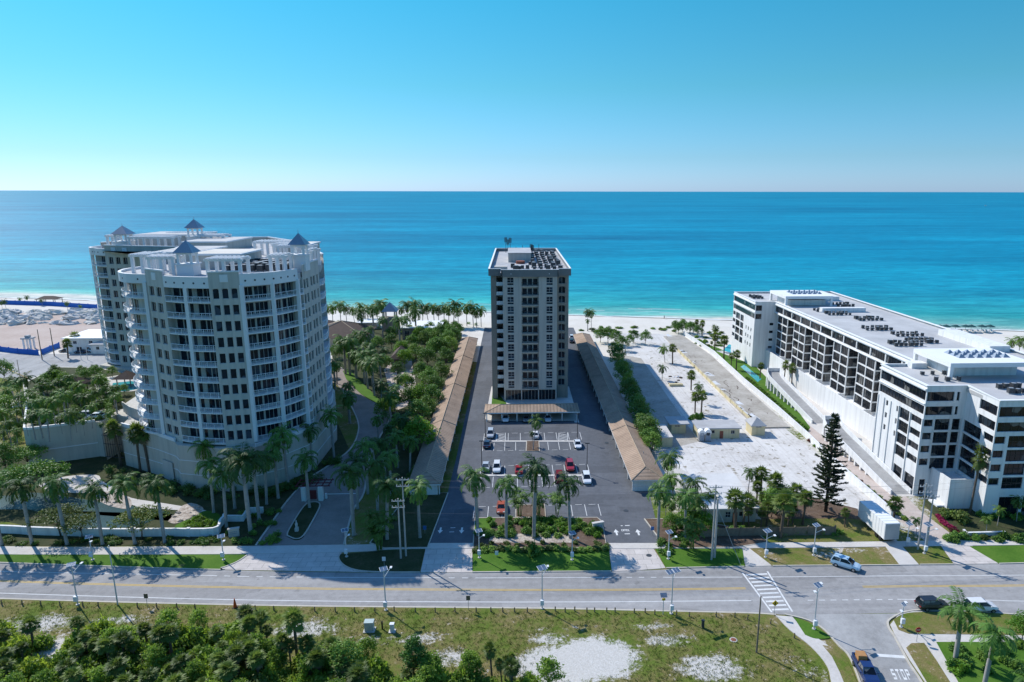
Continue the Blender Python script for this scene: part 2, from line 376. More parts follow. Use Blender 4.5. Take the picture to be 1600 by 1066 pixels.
# water: colour changes with distance from the shore (depth of the shelf)
SHN=Vector((.216,.976,0)).normalized(); SHD=Vector(G(700,484)).dot(SHN)
def seamat():
    m,nt,out=_nt('sea_water'); p=pos(nt)
    d=N(nt,'ShaderNodeVectorMath',operation='DOT_PRODUCT'); nt.links.new(p,d.inputs[0]); inp(d,1,tuple(SHN))
    dist=math_(nt,'SUBTRACT',d.outputs['Value'],SHD)
    mpw=N(nt,'ShaderNodeMapping'); inp(mpw,'Scale',(.0035,.011,1.)); nt.links.new(p,mpw.inputs['Vector'])
    wob=noise(nt,mpw.outputs[0],1.,5,.6)
    dist=math_(nt,'ADD',dist,math_(nt,'MULTIPLY',math_(nt,'SUBTRACT',wob,.5),70.))
    lg=math_(nt,'DIVIDE',math_(nt,'LOGARITHM',math_(nt,'MAXIMUM',math_(nt,'ADD',dist,12.),1.),10.),4.6)
    col=ramp(nt,lg,[(.225,(.52,.55,.48)),(.285,(.17,.46,.40)),(.35,(.035,.37,.37)),(.47,(.008,.27,.375)),(.55,(.003,.24,.365)),(.61,(.003,.215,.345)),(.70,(.003,.20,.325)),(.85,(.004,.20,.315))])
    mp2=N(nt,'ShaderNodeMapping'); inp(mp2,'Scale',(.0012,.006,1.)); nt.links.new(p,mp2.inputs['Vector'])
    big=noise(nt,mp2.outputs[0],1.,6,.65)
    col=mix(nt,1.,col,ramp(nt,big,[(.32,(.66,.72,.78)),(.5,(1,1,1)),(.68,(1.7,1.3,1.22))]),'MULTIPLY')
    mp4=N(nt,'ShaderNodeMapping'); inp(mp4,'Scale',(.006,.045,1.)); nt.links.new(p,mp4.inputs['Vector'])
    col=mix(nt,.9,col,ramp(nt,noise(nt,mp4.outputs[0],1.,6,.7),[(.32,(.70,.76,.8)),(.5,(1,1,1)),(.68,(1.5,1.28,1.2))]),'MULTIPLY')
    mp3=N(nt,'ShaderNodeMapping'); inp(mp3,'Scale',(.07,.24,1.)); nt.links.new(p,mp3.inputs['Vector'])
    w1=noise(nt,mp3.outputs[0],1.,7,.72)
    col=mix(nt,.85,col,ramp(nt,w1,[(.3,(.55,.62,.68)),(.5,(1,1,1)),(.72,(1.8,1.5,1.42))]),'MULTIPLY')
    b=bsdf(nt,out,col,.42,0.,.035,w1,.8,1.5)
    return m
M['sea']=seamat()
def poolmat(name,c):
    m,nt,out=_nt(name); p=pos(nt)
    bsdf(nt,out,ramp(nt,noise(nt,p,.6,4),[(.3,tuple(x*.75 for x in c)),(.7,c)]),.08,0.,.5,noise(nt,p,2.5,3),.15,.1); return m
M['pool']=poolmat('pool_water',(.06,.42,.46)); M['pond']=surf('pond_water',(.012,.05,.048),.3,.3,.25,spec=.15)
# ------------------------------------------------------------------ the ground and the sea
shore=[(-60000,13500),(-3000,985),(-309,413),(-200,389),(-36.5,356),(106,325),(207,299),(600,212),(3000,-320),(60000,-13000)]
mb=MB()   # one ground sheet from behind the camera, sloping away under the sea to the horizon
out_=[(x+SHN.x*8,y+SHN.y*8) for x,y in shore]; inn=[(x-SHN.x*6,y-SHN.y*6) for x,y in shore]
for i in range(len(shore)-1):
    mb.face([(inn[i][0],-14000,0),(inn[i+1][0],-14000,0),(inn[i+1][0],inn[i+1][1],0),(inn[i][0],inn[i][1],0)])
    mb.face([(inn[i][0],inn[i][1],0),(inn[i+1][0],inn[i+1][1],0),(out_[i+1][0],out_[i+1][1],-2.2),(out_[i][0],out_[i][1],-2.2)])
    mb.face([(out_[i][0],out_[i][1],-2.2),(out_[i+1][0],out_[i+1][1],-2.2),(out_[i+1][0],90000,-30),(out_[i][0],90000,-30)])
struct('ground',mb,M['sand'])
mb=MB()
s2=[(x-SHN.x*2.5,y-SHN.y*2.5) for x,y in shore]
for i in range(len(s2)-1):
    mb.face([(s2[i][0],s2[i][1],-.35),(s2[i+1][0],s2[i+1][1],-.35),(s2[i+1][0],90000,-.35),(s2[i][0],90000,-.35)])
struct('sea',mb,M['sea'])
# pale swash line where the sea meets the sand
foam=MB(); fl=[]
for i in range(1,len(shore)-2):
    (ax,ay),(bx,by)=shore[i],shore[i+1]; n=max(2,int(math.hypot(bx-ax,by-ay)/5))
    for k in range(n):
        t=k/n; w=1.1*math.sin((ax+(bx-ax)*t)*.11)+.8*math.sin((ax+(bx-ax)*t)*.37)
        fl.append((ax+(bx-ax)*t+SHN.x*(w-1.),ay+(by-ay)*t+SHN.y*(w-1.)))
foam.strip(fl,1.5,-.30)
foam2=MB(); rr=random.Random(2)
for k in range(46):
    x0=rr.uniform(-300,420); d=rr.uniform(3,26); L=rr.uniform(6,24); P=[]
    for q in range(7):
        x=x0+L*q/6; y=(SHD-x*SHN.x)/SHN.y; P.append((x,y+d+1.2*math.sin(x*.13+k)))
    foam2.strip(P,rr.uniform(.25,.6),-.30)
M['foam']=surf('swash_foam',(.75,.77,.76),.1,.5,.7)
solo('surf_line',foam,M['foam'],'thin white line of foam where sea meets beach','foam',kind='stuff')
solo('breaking_ripples',foam2,M['foam'],'short broken white ripples in the shallow turquoise water','foam',kind='stuff')
def sheet(name,pts,z,mat,world=False):
    mb=MB(); P=pts if world else GP(pts,z)
    a=sum(P[i][0]*P[(i+1)%len(P)][1]-P[(i+1)%len(P)][0]*P[i][1] for i in range(len(P)))
    if a<0: P=list(reversed(P))
    mb.face([(x,y,z) for x,y in P]); return struct(name,mb,mat)
def slab(name,pts,z0,z1,mat,world=False):
    mb=MB(); mb.prism(pts if world else GP(pts,z1),z0,z1); return struct(name,mb,mat)
def smooth_px(pts,n=4):
    out=[]
    for i in range(len(pts)-1):
        p0=pts[max(i-1,0)];p1=pts[i];p2=pts[i+1];p3=pts[min(i+2,len(pts)-1)]
        for k in range(n):
            t=k/n
            out.append(tuple(.5*((2*p1[j])+(-p0[j]+p2[j])*t+(2*p0[j]-5*p1[j]+4*p2[j]-p3[j])*t*t+(-p0[j]+3*p1[j]-3*p2[j]+p3[j])*t**3) for j in (0,1)))
    out.append(pts[-1]); return out
farK=[(-420,862),(-200,872),(0,879.5),(318,890),(540,894.6),(737,894.8),(955,893),(1162,885.5),(1405,883),(1600,880.6),(1850,874),(2100,868)]
nearK=[(-420,916),(-200,926),(0,936),(400,946.6),(820,951),(1020,955),(1168,958.5),(1260,961),(1402,958),(1600,961),(1850,960),(2100,958)]
M['inland']=groundmat('inland_greenery',[(.3,(.03,.06,.018)),(.5,(.07,.10,.03)),(.7,(.16,.16,.10))],.02,.3)
slab('inland_ground',[(-8000,-9000),(8000,-9000),(8000,52),(-8000,52)],0,.09,M['inland'],True)
sheet('land',[(-3000,560),(-400,560),(0,640),(700,560),(1000,600),(1600,640),(3000,600),(3000,1500),(-3000,1500)],.004,M['lotmix'])
sheet('road',smooth_px(farK)+list(reversed(smooth_px(nearK))),.012,M['asphalt'])
Lz=.018
def line(name,pts,w,mat='line',dash=None):
    mb=MB(); P=GP(pts)
    if dash is None: mb.strip(P,w,Lz)
    else:
        on,offl=dash
        for (a,b) in zip(P[:-1],P[1:]):
            L=math.dist(a,b); d=(b[0]-a[0])/L,(b[1]-a[1])/L; s=0
            while s<L:
                e=min(s+on,L); mb.strip([(a[0]+d[0]*s,a[1]+d[1]*s),(a[0]+d[0]*e,a[1]+d[1]*e)],w,Lz); s+=on+offl
    return struct(name,mb,M[mat])
for off in (-.16,.16):
    mb=MB()
    for seg in ([(-420,885),(-200,897),(0,908),(400,918.7),(800,922),(1000,921.5),(1165,919.5)],[(1348,917),(1485,915.8),(1600,915),(1850,910),(2100,905)]):
        mb.strip(offset(GP(smooth_px(seg)),off),.13,Lz)
    struct('yellow_centre_line',mb,M['yline'])
line('white_edge_line',smooth_px([(-420,877),(-200,886),(0,893),(220,897.5),(330,899.5)]),.14)
line('white_edge_line',[(330,899.5),(380,901),(480,902)],.14,dash=(1.,1.2))
line('white_edge_line',[(480,902.6),(680,903)],.14)
line('white_edge_line',[(680,903.2),(745,903.2)],.14,dash=(1.,1.2))
line('white_edge_line',[(745,903.2),(955,902.5)],.14)
line('white_edge_line',[(960,902.4),(1040,902.3)],.14,dash=(.9,1.1))
line('white_edge_line',[(1040,902.3),(1160,902)],.14)
line('white_edge_line',smooth_px([(1205,901.8),(1405,900),(1600,898.8),(1850,893),(2100,886)]),.14)
line('white_edge_line',smooth_px([(-420,908),(-200,918),(0,927),(400,938),(820,941),(1174,938.6)]),.16)
line('white_edge_line',[(1262,938.2),(1395,937)],.16,dash=(.9,.9))
line('white_edge_line',smooth_px([(1402,936.6),(1545,938),(1600,939.5),(1850,941),(2100,941)]),.16)
# crosswalk: two rails and eleven bars
P=GP([(1160,895),(1206,957),(1238,956),(1199,893)])
mb=MB(); mb.strip([P[0],P[1]],.28,Lz); mb.strip([P[3],P[2]],.28,Lz)
for k in range(10):
    t=(k+.7)/10.3
    a=(P[0][0]+(P[1][0]-P[0][0])*t+.3,P[0][1]+(P[1][1]-P[0][1])*t); b=(P[3][0]+(P[2][0]-P[3][0])*t-.3,P[3][1]+(P[2][1]-P[3][1])*t)
    mb.strip([a,b],.42,Lz)
struct('crosswalk_marking',mb,M['line'])
# ---- side street to the right
ssL=[(1226,960.4),(1262,969.5),(1287,984),(1311,1010),(1329,1030),(1352,1090),(1385,1180)]
ssR=[(1412,958.6),(1392,967),(1388,979),(1399,997),(1420,1036),(1441,1068),(1475,1130),(1510,1190)]
sheet('side_street',smooth_px(ssL)+list(reversed(smooth_px(ssR))),.016,M['asphalt_side'])
sheet('stop_bar_marking',[(1370,1021.5),(1412,1024.5),(1415,1029),(1371,1026)],.021,M['line'])
LET={'S':['###','#..','###','..#','###'],'T':['###','.#.','.#.','.#.','.#.'],'O':['###','#.#','#.#','#.#','###'],'P':['###','#.#','###','#..','#..'],'E':['###','#..','##.','#..','###'],'N':['#.#','###','###','#.#','#.#'],'R':['##.','#.#','##.','#.#','#.#'],'L':['#..','#..','#..','#..','###'],'Y':['#.#','#.#','.#.','.#.','.#.']}
def letters(mb,word,o,ux,uy,w,h,gap,z,fat=1.):
    """pavement lettering built of strokes; o lower-left corner, ux along the word, uy up the letter"""
    cw,chh=w/3,h/5
    for i,chr_ in enumerate(word):
        for r_,row in enumerate(LET[chr_]):
            c=0
            while c<3:
                if row[c]=='#':
                    e=c
                    while e+1<3 and row[e+1]=='#': e+=1
                    x0=i*(w+gap)+c*cw+(1-fat)*cw/2; x1=i*(w+gap)+(e+1)*cw-(1-fat)*cw/2; y0=(4-r_)*chh; y1=y0+chh
                    q=[(x0,y0),(x1,y0),(x1,y1),(x0,y1)]
                    mb.face([(o[0]+ux[0]*a+uy[0]*b,o[1]+ux[1]*a+uy[1]*b,z) for a,b in q]); c=e+1
                else: c+=1
def unit(a,b):
    d=Vector((b[0]-a[0],b[1]-a[1])).normalized(); return (d.x,d.y)
a=G(1397,1062);b=G(1422,1062.5);u=unit(a,b)
mb=MB(); letters(mb,'STOP',a,u,unit(G(1400,1062),G(1391,1042)),.50,2.0,.13,.021,.55)
struct('stop_lettering',mb,M['line'])
# ---- near verge, kerbs and paths
slab('verge',smooth_px([(x,y) for x,y in nearK[:7]]+[(1210,961.3),(1230,985),(1265,1013),(1290,1045),(1300,1080),(1340,1190)])+[(1340,1320),(-600,1320),(-600,910)],.0,.10,M['verge'])
slab('path',smooth_px([(1212,961.5),(1234,984),(1268,1011),(1293,1042),(1303,1080),(1343,1190)])+list(reversed(smooth_px([(1238,963.5),(1258,985),(1293,1008),(1312,1035),(1325,1070),(1366,1190)]))),.0,.115,M['walk'])
slab('grass_strip',smooth_px([(1240,964.5),(1262,972),(1285,986),(1297,996),(1275,998),(1258,992)]),0,.12,M['lawn'])
slab('grass_strip',smooth_px([(1285,1008),(1306,1014),(1328,1040),(1350,1095)])+[(1330,1095),(1312,1050),(1300,1026)],0,.12,M['verge2'])
# right corner: lawn, sidewalk loop, planting
slab('corner_sidewalk',[(1404,960),(1426,955),(1600,962),(1850,962),(1850,1200),(1560,1200),(1450,1072),(1421,1030),(1400,995),(1391,976)],0,.09,M['walk'])
slab('corner_lawn',smooth_px([(1396,968),(1410,960),(1432,956.5),(1500,956),(1560,957),(1640,972),(1850,990)])+[(1850,995),(1420,990),(1404,984)],0,.13,M['verge2'])
slab('corner_strip',[(1416,1012),(1424,1005),(1444,1004.5),(1462,1030),(1500,1090),(1530,1150),(1500,1150),(1452,1072)],0,.13,M['verge2'])
slab('corner_garden',[(1463,1003),(1600,1003),(1850,1003),(1850,1200),(1560,1200),(1511,1090)],0,.14,M['lawn'])
# far side of the road: verge lawns, sidewalk, aprons
slab('sidewalk',smooth_px([(-420,838),(0,853.5),(300,853.5),(400,853),(560,851),(660,848.6),(1060,848.6),(1260,847.5),(1600,843),(2100,838)])+list(reversed(smooth_px([(-420,850),(0,866),(300,866),(400,865),(560,862),(660,857),(1060,857),(1260,855.5),(1600,851.5),(2100,846)]))),0,.10,M['walk'])
slab('verge_lawn',smooth_px([(-420,862),(-200,871),(0,878.5),(318,889),(345,887),(368,878),(385,868)])+[(380,866.5),(0,866.5),(-420,851)],0,.12,M['lawn'])
slab('apron',[(318,889.6),(385,867),(400,853),(537,851),(533,866),(533,876),(560,890),(575,894)],0,.05,M['drive'])
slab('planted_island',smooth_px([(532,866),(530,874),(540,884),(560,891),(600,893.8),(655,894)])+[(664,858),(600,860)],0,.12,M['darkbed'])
slab('apron',[(657,894.3),(665,857),(738,857),(738,894.2)],0,.05,M['drive'])
slab('verge_lawn',[(738.5,893.8),(738.5,857.5),(951,857.5),(955,892.2)],0,.12,M['lawn'])
slab('apron',[(956,892.6),(951.5,857),(1021,857),(1040,887.5),(1000,891)],0,.05,M['drive'])
slab('verge_lawn',[(1041,887),(1024,857.5),(1160,857.5),(1164,884.8)],0,.12,M['lawn'])
slab('apron',[(1165,885),(1158,857),(1176,856.5),(1206,884)],0,.06,M['walk'])
slab('verge_lawn',[(1207,883.8),(1172,857),(1298,856),(1312,883.2)],0,.12,M['verge2'])
slab('verge_lawn',[(1313,883.2),(1318,856),(1383,855),(1405,882.5)],0,.12,M['verge2'])
slab('apron',[(1406,882.6),(1380,849),(1400,843),(1436,882.2)],0,.115,M['concrete_lt'])
slab('verge_lawn',[(1437,881.8),(1412,854.5),(1470,853.5),(1490,881.5)],0,.12,M['verge2'])
slab('apron',[(1491,881.6),(1462,842),(1505,843),(1560,880.6)],0,.06,M['drive'])
slab('verge_lawn',[(1561,880.3),(1515,853.5),(1600,852),(2100,846.5),(2100,866)],0,.12,M['lawn'])
kb=MB()
for seg in ([(-420,862.8),(-200,872.4),(0,879.7),(318,890.3),(345,888),(370,878.5),(386,868)],[(531,864),(529.5,874),(539,884.8),(560,892),(600,894.6),(656,894.8)],[(738,894.6),(955,893.1)],[(1041,888),(1163,885.8)],[(1207,884.6),(1405,883.3)],[(1437,882.6),(1490,882.3)],[(1561,881.2),(1850,874.5),(2100,868.5)]):
    kb.curb(GP(smooth_px(seg)),.22,0,.135)
struct('far_kerb',kb,M['curb'])
kb=MB(); kb.curb(GP(smooth_px(nearK[:7]+[(1212,961)])),.3,0,.115); struct('near_kerb',kb,M['curb'])
kb=MB(); kb.curb(GP(smooth_px(ssL)),.25,0,.14); kb.curb(GP(smooth_px([(1600,961.5),(1500,955.5),(1426,954.6)]+ssR[1:])),.25,0,.15); struct('corner_kerb',kb,M['curb'])
# ---- parking lot of the central tower
slab('parking_lot',[(665,856.5),(697,780),(712,720),(757,512),(896,512),(955,640),(1012,760),(1035,856.5)],0,.02,M['lotasphalt'])
zl=.026
def plot_strip(mb,a,b,w): mb.strip([G(*a)[:2],G(*b)[:2]],w,zl)
mb=MB()
# row by the median at y~712..745 and others, in image pixels
for xs,(y0,y1) in (((756,788,807,826,845,858,876,895,906),(676,688)),((755,788,804,820,855,874,892,909),(690,703)),((753,768,789,806,822,841,862,880,898,917),(726,741)),((751,768,787,806,826,846,865,886,906,925),(744,761)),((742,763,783,812,870,914,935),(790,807))):
    pass
def row(x0,x1,n,yb,yf,skip=()):
    """one row of parking bays between two ground depths"""
    xa=G(x0,yb)[0]; xb=G(x1,yb)[0]; ya=G(840,yb)[1]; yc=G(840,yf)[1]
    for k in range(n+1):
        if k in skip: continue
        x=xa+(xb-xa)*k/n; mb.strip([(x,ya),(x,yc)],.11,zl)
    for k in range(n):
        x=xa+(xb-xa)*(k+.3)/n; x2=xa+(xb-xa)*(k+.8)/n; mb.strip([(x,ya),(x2,ya)],.11,zl)
row(757,906,8,676.5,688,(4,))
row(754,909,9,703.5,690.5,(4,5))
row(752,918,9,727,741,())
row(750,926,9,760.5,744,())
row(742,935,9,790,808,(4,5))
struct('bay_lines',mb,M['line'])
mb=MB()   # hatched disabled-access aisles
for (xc,) in ((783,),(880,)):
    for k in range(5):
        a=G(xc-6,687-k*2.3); b=G(xc+6,689.5-k*2.3); mb.strip([a[:2],b[:2]],.2,zl)
    for s_ in (-7,7): mb.strip([G(xc+s_,689)[:2],G(xc+s_*.95,676.5)[:2]],.11,zl)
struct('hatched_bay_marking',mb,M['line'])
def arrow(px,py,dirn):
    x,y,_=G(px,py); mb=MB(); s=dirn
    mb.face([(x-.17,y-1.1*s,zl),(x+.17,y-1.1*s,zl),(x+.17,y,zl),(x-.17,y,zl)][::s])
    mb.face([(x-.5,y,zl),(x+.5,y,zl),(x,y+1.15*s,zl)][::s])
    return struct('lane_arrow_marking',mb,M['line'])
for px in (963,997): arrow(px,832,1)
for px in (688,721.5): arrow(px,829,-1)
mb=MB(); letters(mb,'ENTER',G(971.5,830.5),(1,0),(0,1),.24,.75,.06,zl); struct('enter_lettering',mb,M['line'])
mb=MB()
for px,py,w in ((970,821.8,.35),(976.5,821.5,.9),(976,834.5,1.0)):
    x,y,_=G(px,py); mb.box(x,x+w,y-.12,y+.12,zl-.004,zl)
for px,py,w in ((704,825,.9),(702,831.5,.9)):
    x,y,_=G(px,py); mb.box(x,x+w,y-.1,y+.1,zl-.004,zl)
struct('worn_lettering',mb,M['line'])
# raised medians with kerbs
def median(pts,mat,z=.14,kerb=True):
    slab('median',pts,0,z,M[mat])
    if kerb:
        mb=MB(); P=GP(pts,z); mb.curb(P+[P[0]],.2,0,z+.025); struct('median_kerb',mb,M['curb'])
median([(768,688.4),(900,688.4),(900,690.2),(768,690.2)],'concrete_lt',.12,False)
median([(752,741.4),(915,741.4),(915,743.8),(752,743.8)],'concrete_lt',.12,False)
median([(823,689),(842,689),(843,705),(822,705)],'mulch')
median([(806,789),(851,787),(852.5,808),(806,808)],'mulch')
median([(739,856),(742,809),(933,808.5),(941,815),(948,856)],'mulch')
median([(1041,856),(1007,810.5),(1027,810.5),(1075,811),(1180,830),(1200,847),(1150,855)],'mulch')
median([(578,848),(640,770),(700,770),(668,855),(600,856)],'darkbed')
slab('stone_strip',[(764,848),(766,834),(890,834),(896,848)],0,.16,M['gravel'])
slab('entry_lawn',[(741,835),(743,810),(775,810),(762,835)],0,.155,M['lawn'])
# ---- left property: drive, pond garden, plaza
slab('entry_drive',smooth_px([(400,852.8),(425,817),(450,782),(481,750),(515,727),(547,702.5),(560,674),(556,650),(535,610),(508,590)])+smooth_px([(520,560),(560,600),(600,635),(612,650),(590,690),(576,720),(569,770),(551,800),(537,851)]),0,.03,M['shadepaver'])
kb=MB()
for seg in ([(400,852.8),(425,817),(450,782),(481,750),(515,727),(547,702.5),(560,674),(556,650),(535,610)],[(537.6,851),(551,800),(569,770),(576,720),(590,690),(612,650)]): kb.curb(GP(smooth_px(seg)),.35,0,.17)
struct('drive_kerb',kb,M['curb'])
kb=MB(); kb.curb(GP(smooth_px([(449,838),(452,828),(475,792),(490,785),(500,790),(490,812),(474,838),(462,843),(449,838)])),.25,0,.2); struct('island_kerb',kb,M['curb'])
slab('drive_island',smooth_px([(449,838),(452,828),(475,792),(490,785),(500,790),(490,812),(474,838),(462,843),(449,838)]),0,.16,M['darkbed'])
mb=MB()
for (a,b) in (((410,840),(455,840)),((425,822),(462,822)),((440,806),(470,806)),((480,842),(541,843)),((488,825),(548,826)),((497,808),(553,809)),((505,790),(556,790)),((455,789),(484,789)),((468,764),(562,764))):
    plot_strip(mb,a,b,.22)
struct('drive_band',mb,M['concrete_lt'])
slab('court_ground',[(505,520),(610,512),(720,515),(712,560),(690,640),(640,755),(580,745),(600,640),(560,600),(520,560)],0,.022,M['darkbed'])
slab('plaza',[(600,578),(618,558),(642,558),(650,600),(642,632),(618,642)],0,.025,M['paver'])
slab('planting_strip',smooth_px([(536,580),(545,578),(570,602),(594,626),(590,630),(565,616),(541,592)]),0,.15,M['lawn'])
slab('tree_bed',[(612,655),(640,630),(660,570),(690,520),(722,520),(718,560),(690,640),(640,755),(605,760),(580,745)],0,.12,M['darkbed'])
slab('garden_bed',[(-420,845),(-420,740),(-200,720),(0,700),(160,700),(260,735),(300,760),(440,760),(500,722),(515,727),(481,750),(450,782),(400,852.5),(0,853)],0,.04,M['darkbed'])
slab('bed_edge',[(545,700),(520,645),(505,600),(490,640),(505,720),(525,722)],0,.06,M['darkbed'])
sheet('pond',smooth_px([(-300,800),(0,796),(60,800),(100,822),(160,826),(215,822),(240,812),(268,804),(295,806),(280,815),(262,800),(215,792),(160,785),(60,770),(0,775),(-300,780),(-300,800)]),.075,M['pond'])
slab('garden_path',smooth_px([(60,758),(100,745),(150,742),(160,752),(185,765),(205,778),(260,787),(330,800),(318,812),(300,800),(250,795),(215,792),(180,776),(155,770),(120,770),(80,768),(60,758)]),0,.09,M['walk'])
slab('gravel_bank',smooth_px([(150,770),(185,768),(205,782),(200,795),(170,790),(150,780)]),0,.10,M['gravel'])
slab('gravel_bank',smooth_px([(285,790),(300,786),(318,795),(300,808),(275,818),(262,815)]),0,.10,M['gravel'])
slab('garden_lawn',smooth_px([(275,820),(300,808),(322,798),(345,806),(335,826),(300,829),(270,829)]),0,.11,M['lawn'])
slab('garden_lawn',smooth_px([(-100,818),(0,815),(40,822),(85,826),(40,829),(-100,828)]),0,.11,M['verge2'])
# ---- far left: street, bare construction site
slab('back_street',[(-420,548),(60,553),(170,553),(185,575),(120,612),(40,612),(-420,570)],0,.02,M['asphalt_side'])
mb=MB(); mb.strip(GP([(-200,545),(0,571),(45,592)]),.25,.026); struct('back_street_line',mb,M['yline'])
slab('back_verge',[(-420,582),(0,590),(45,600),(30,622),(-420,620)],0,.08,M['verge2'])
slab('building_site',[(-500,486),(152,490),(165,520),(150,540),(60,548),(-500,546)],0,.03,M['dirt'])
# ---- empty lot, slab and right hand drive
slab('bare_lot',[(960,520),(1035,522),(1130,560),(1215,660),(1390,800),(1345,806),(1200,820),(1110,760),(1010,700)],0,.015,M['lot'])
slab('old_driveway',[(962,553),(1002,560),(1092,690),(1050,700)],0,.03,M['slab'])
slab('foundation_slab',[(1037,525.5),(1065,523),(1111,555),(1158,599),(1234,667),(1182,668)],0,.35,M['slab'],False)
mb=MB(); rr=random.Random(3)
for k in range(26):
    t=rr.random(); u=rr.random()*.8
    a=G(1037+145*t,525+143*t,.35); b=G(1064+170*t,523+145*t,.35); x=a[0]+(b[0]-a[0])*u; y=a[1]
    L=rr.uniform(1.5,5)
    mb.strip([(x,y),(x+rr.uniform(-1,1),y+L*.5),(x+rr.uniform(-1.5,1.5),y+L)],rr.uniform(.12,.3),.356)
struct('slab_stains',mb,M['timber'])
mb=MB()
for k in range(16):
    t=rr.random(); u=.02+.16*rr.random()
    a=G(1037+145*t,525+143*t,.35); b=G(1064+170*t,523+145*t,.35); x=a[0]+(b[0]-a[0])*u
    y=a[1]; w=rr.uniform(.8,2.4); q=rr.uniform(1,5)
    mb.face([(x,y,.358),(x+w,y-.6,.358),(x+w*.7,y+q,.358),(x+.2,y+q*.8,.358)])
struct('slab_patches',mb,M['tarp'])
slab('ramp_court',[(78.6,126),(89.7,126),(89.7,226),(84,226),(80,212),(79.2,170)],0,.035,M['concrete_lt'],True)
slab('side_lawn',[(1085,533),(1118,555),(1166,600),(1218,644),(1259,680),(1266,668),(1245,640),(1222,612),(1196,588),(1180,572),(1150,556),(1118,542)],0,.05,M['lawn'])
slab('right_drive',smooth_px([(1257,668),(1275,700),(1310,730),(1350,765),(1395,805),(1445,845)])+[(1510,852),(1440,800),(1400,760),(1340,700),(1290,660)],0,.03,M['paver'])
slab('right_bed',[(1497,842),(1441,786),(1450,775),(1600,800),(2100,790),(2100,838),(1600,842),(1500,843)],0,.08,M['darkbed'])
slab('shade_bed',[(1076,840),(1130,812),(1320,810),(1345,812),(1380,845),(1330,847),(1200,847)],0,.05,M['verge2'])
slab('clump_bed',[(1180,800),(1190,770),(1240,770),(1340,795),(1345,812),(1260,822),(1200,822)],0,.035,M['mulch'])
slab('pool_terrace',[(1118,548),(1150,548),(1190,575),(1150,560)],0,.07,M['concrete_lt'])
# ------------------------------------------------------------------ facades with real openings
WCACHE={}
def winmesh(w,h,cols,rows,mats,arch=None,key=None,fw=.07):
    k=(round(w,2),round(h,2),cols,rows,tuple(m.name for m in mats),arch.name if arch else None,fw)
    if k in WCACHE: return WCACHE[k]
    mb=MB(); mb.face([(0,0,0),(w,0,0),(w,0,h),(0,0,h)]); mb.cur=1
    def bar(x0,x1,z0,z1): mb.box(x0,x1,-.05,-.004,z0,z1)
    bar(0,w,0,fw); bar(0,w,h-fw,h)
    for c in range(cols+1):
        x=min(max(w*c/cols-fw/2,0),w-fw); bar(x,x+fw,fw,h-fw)
    for r_ in range(1,rows):
        z=h*r_/rows; 
        for c in range(cols): bar(w*c/cols+fw/2+.001,w*(c+1)/cols-fw/2-.001,z-fw/2,z+fw/2)
    ml=list(mats)
    if arch:
        mb.cur=2; ml.append(arch); hh=min(w*.45,h*.4); n=6
        for sgn in (0,1):
            for i in range(n):
                a0=math.pi/2*i/n; a1=math.pi/2*(i+1)/n
                x0=w/2-w/2*math.cos(a0); z0=h-hh+hh*math.sin(a0); x1=w/2-w/2*math.cos(a1); z1=h-hh+hh*math.sin(a1)
                q=[(x0,-.06,z0),(x1,-.06,z1),(x1,-.06,h),(x0,-.06,h)]
                if sgn: q=[(w-x,y,z) for x,y,z in reversed(q)]
                mb.face(q)
    WCACHE[k]=mb.mesh('window',ml); return WCACHE[k]
class Bank:
    """windows of one building: the largest become parts of their own, the rest one part"""
    def __init__(s,root,limit=96): s.root=root; s.items=[]; s.limit=limit
    def add(s,me,o,ux,name='window',w=1): s.items.append((me,o,ux,name))
    def flush(s):
        off=OFF[s.root.name]
        def size(it):
            me,o,ux,_=it; d=Vector((o[0],o[1],o[2]-CH)); n=Vector((ux[1],-ux[0],0)); xs=[v.co.x for v in me.vertices]; zs=[v.co.z for v in me.vertices]
            a=(max(xs)-min(xs))*(max(zs)-min(zs)); c=-(n.dot(d.normalized())); c=c if c>0.02 else .001
            vis=1 if abs(math.atan2(d.x,d.y)-YAW)<.68 else .01
            return a*c*vis/d.length_squared
        s.items.sort(key=size,reverse=True)
        for me,o,ux,name in s.items[:s.limit]:
            ob=put(name,me,s.root); ob.location=(o[0]-off[0],o[1]-off[1],o[2]-off[2]); ob.rotation_euler=(0,0,math.atan2(ux[1],ux[0]))
        rest=s.items[s.limit:]
        if rest:
            mb=MB(); mats=[]
            for me,o,ux,_ in rest:
                n=len(mb.v); mb.v+=[(o[0]+v.co.x*ux[0]-v.co.y*ux[1],o[1]+v.co.x*ux[1]+v.co.y*ux[0],o[2]+v.co.z) for v in me.vertices]
                idx=[]
                for m in me.materials:
                    if m not in mats: mats.append(m)
                    idx.append(mats.index(m))
                for p in me.polygons: mb.f.append(tuple(n+i for i in p.vertices)); mb.m.append(idx[p.material_index])
            ob=part('window',mb,mats,s.root); ob['kind']='stuff'
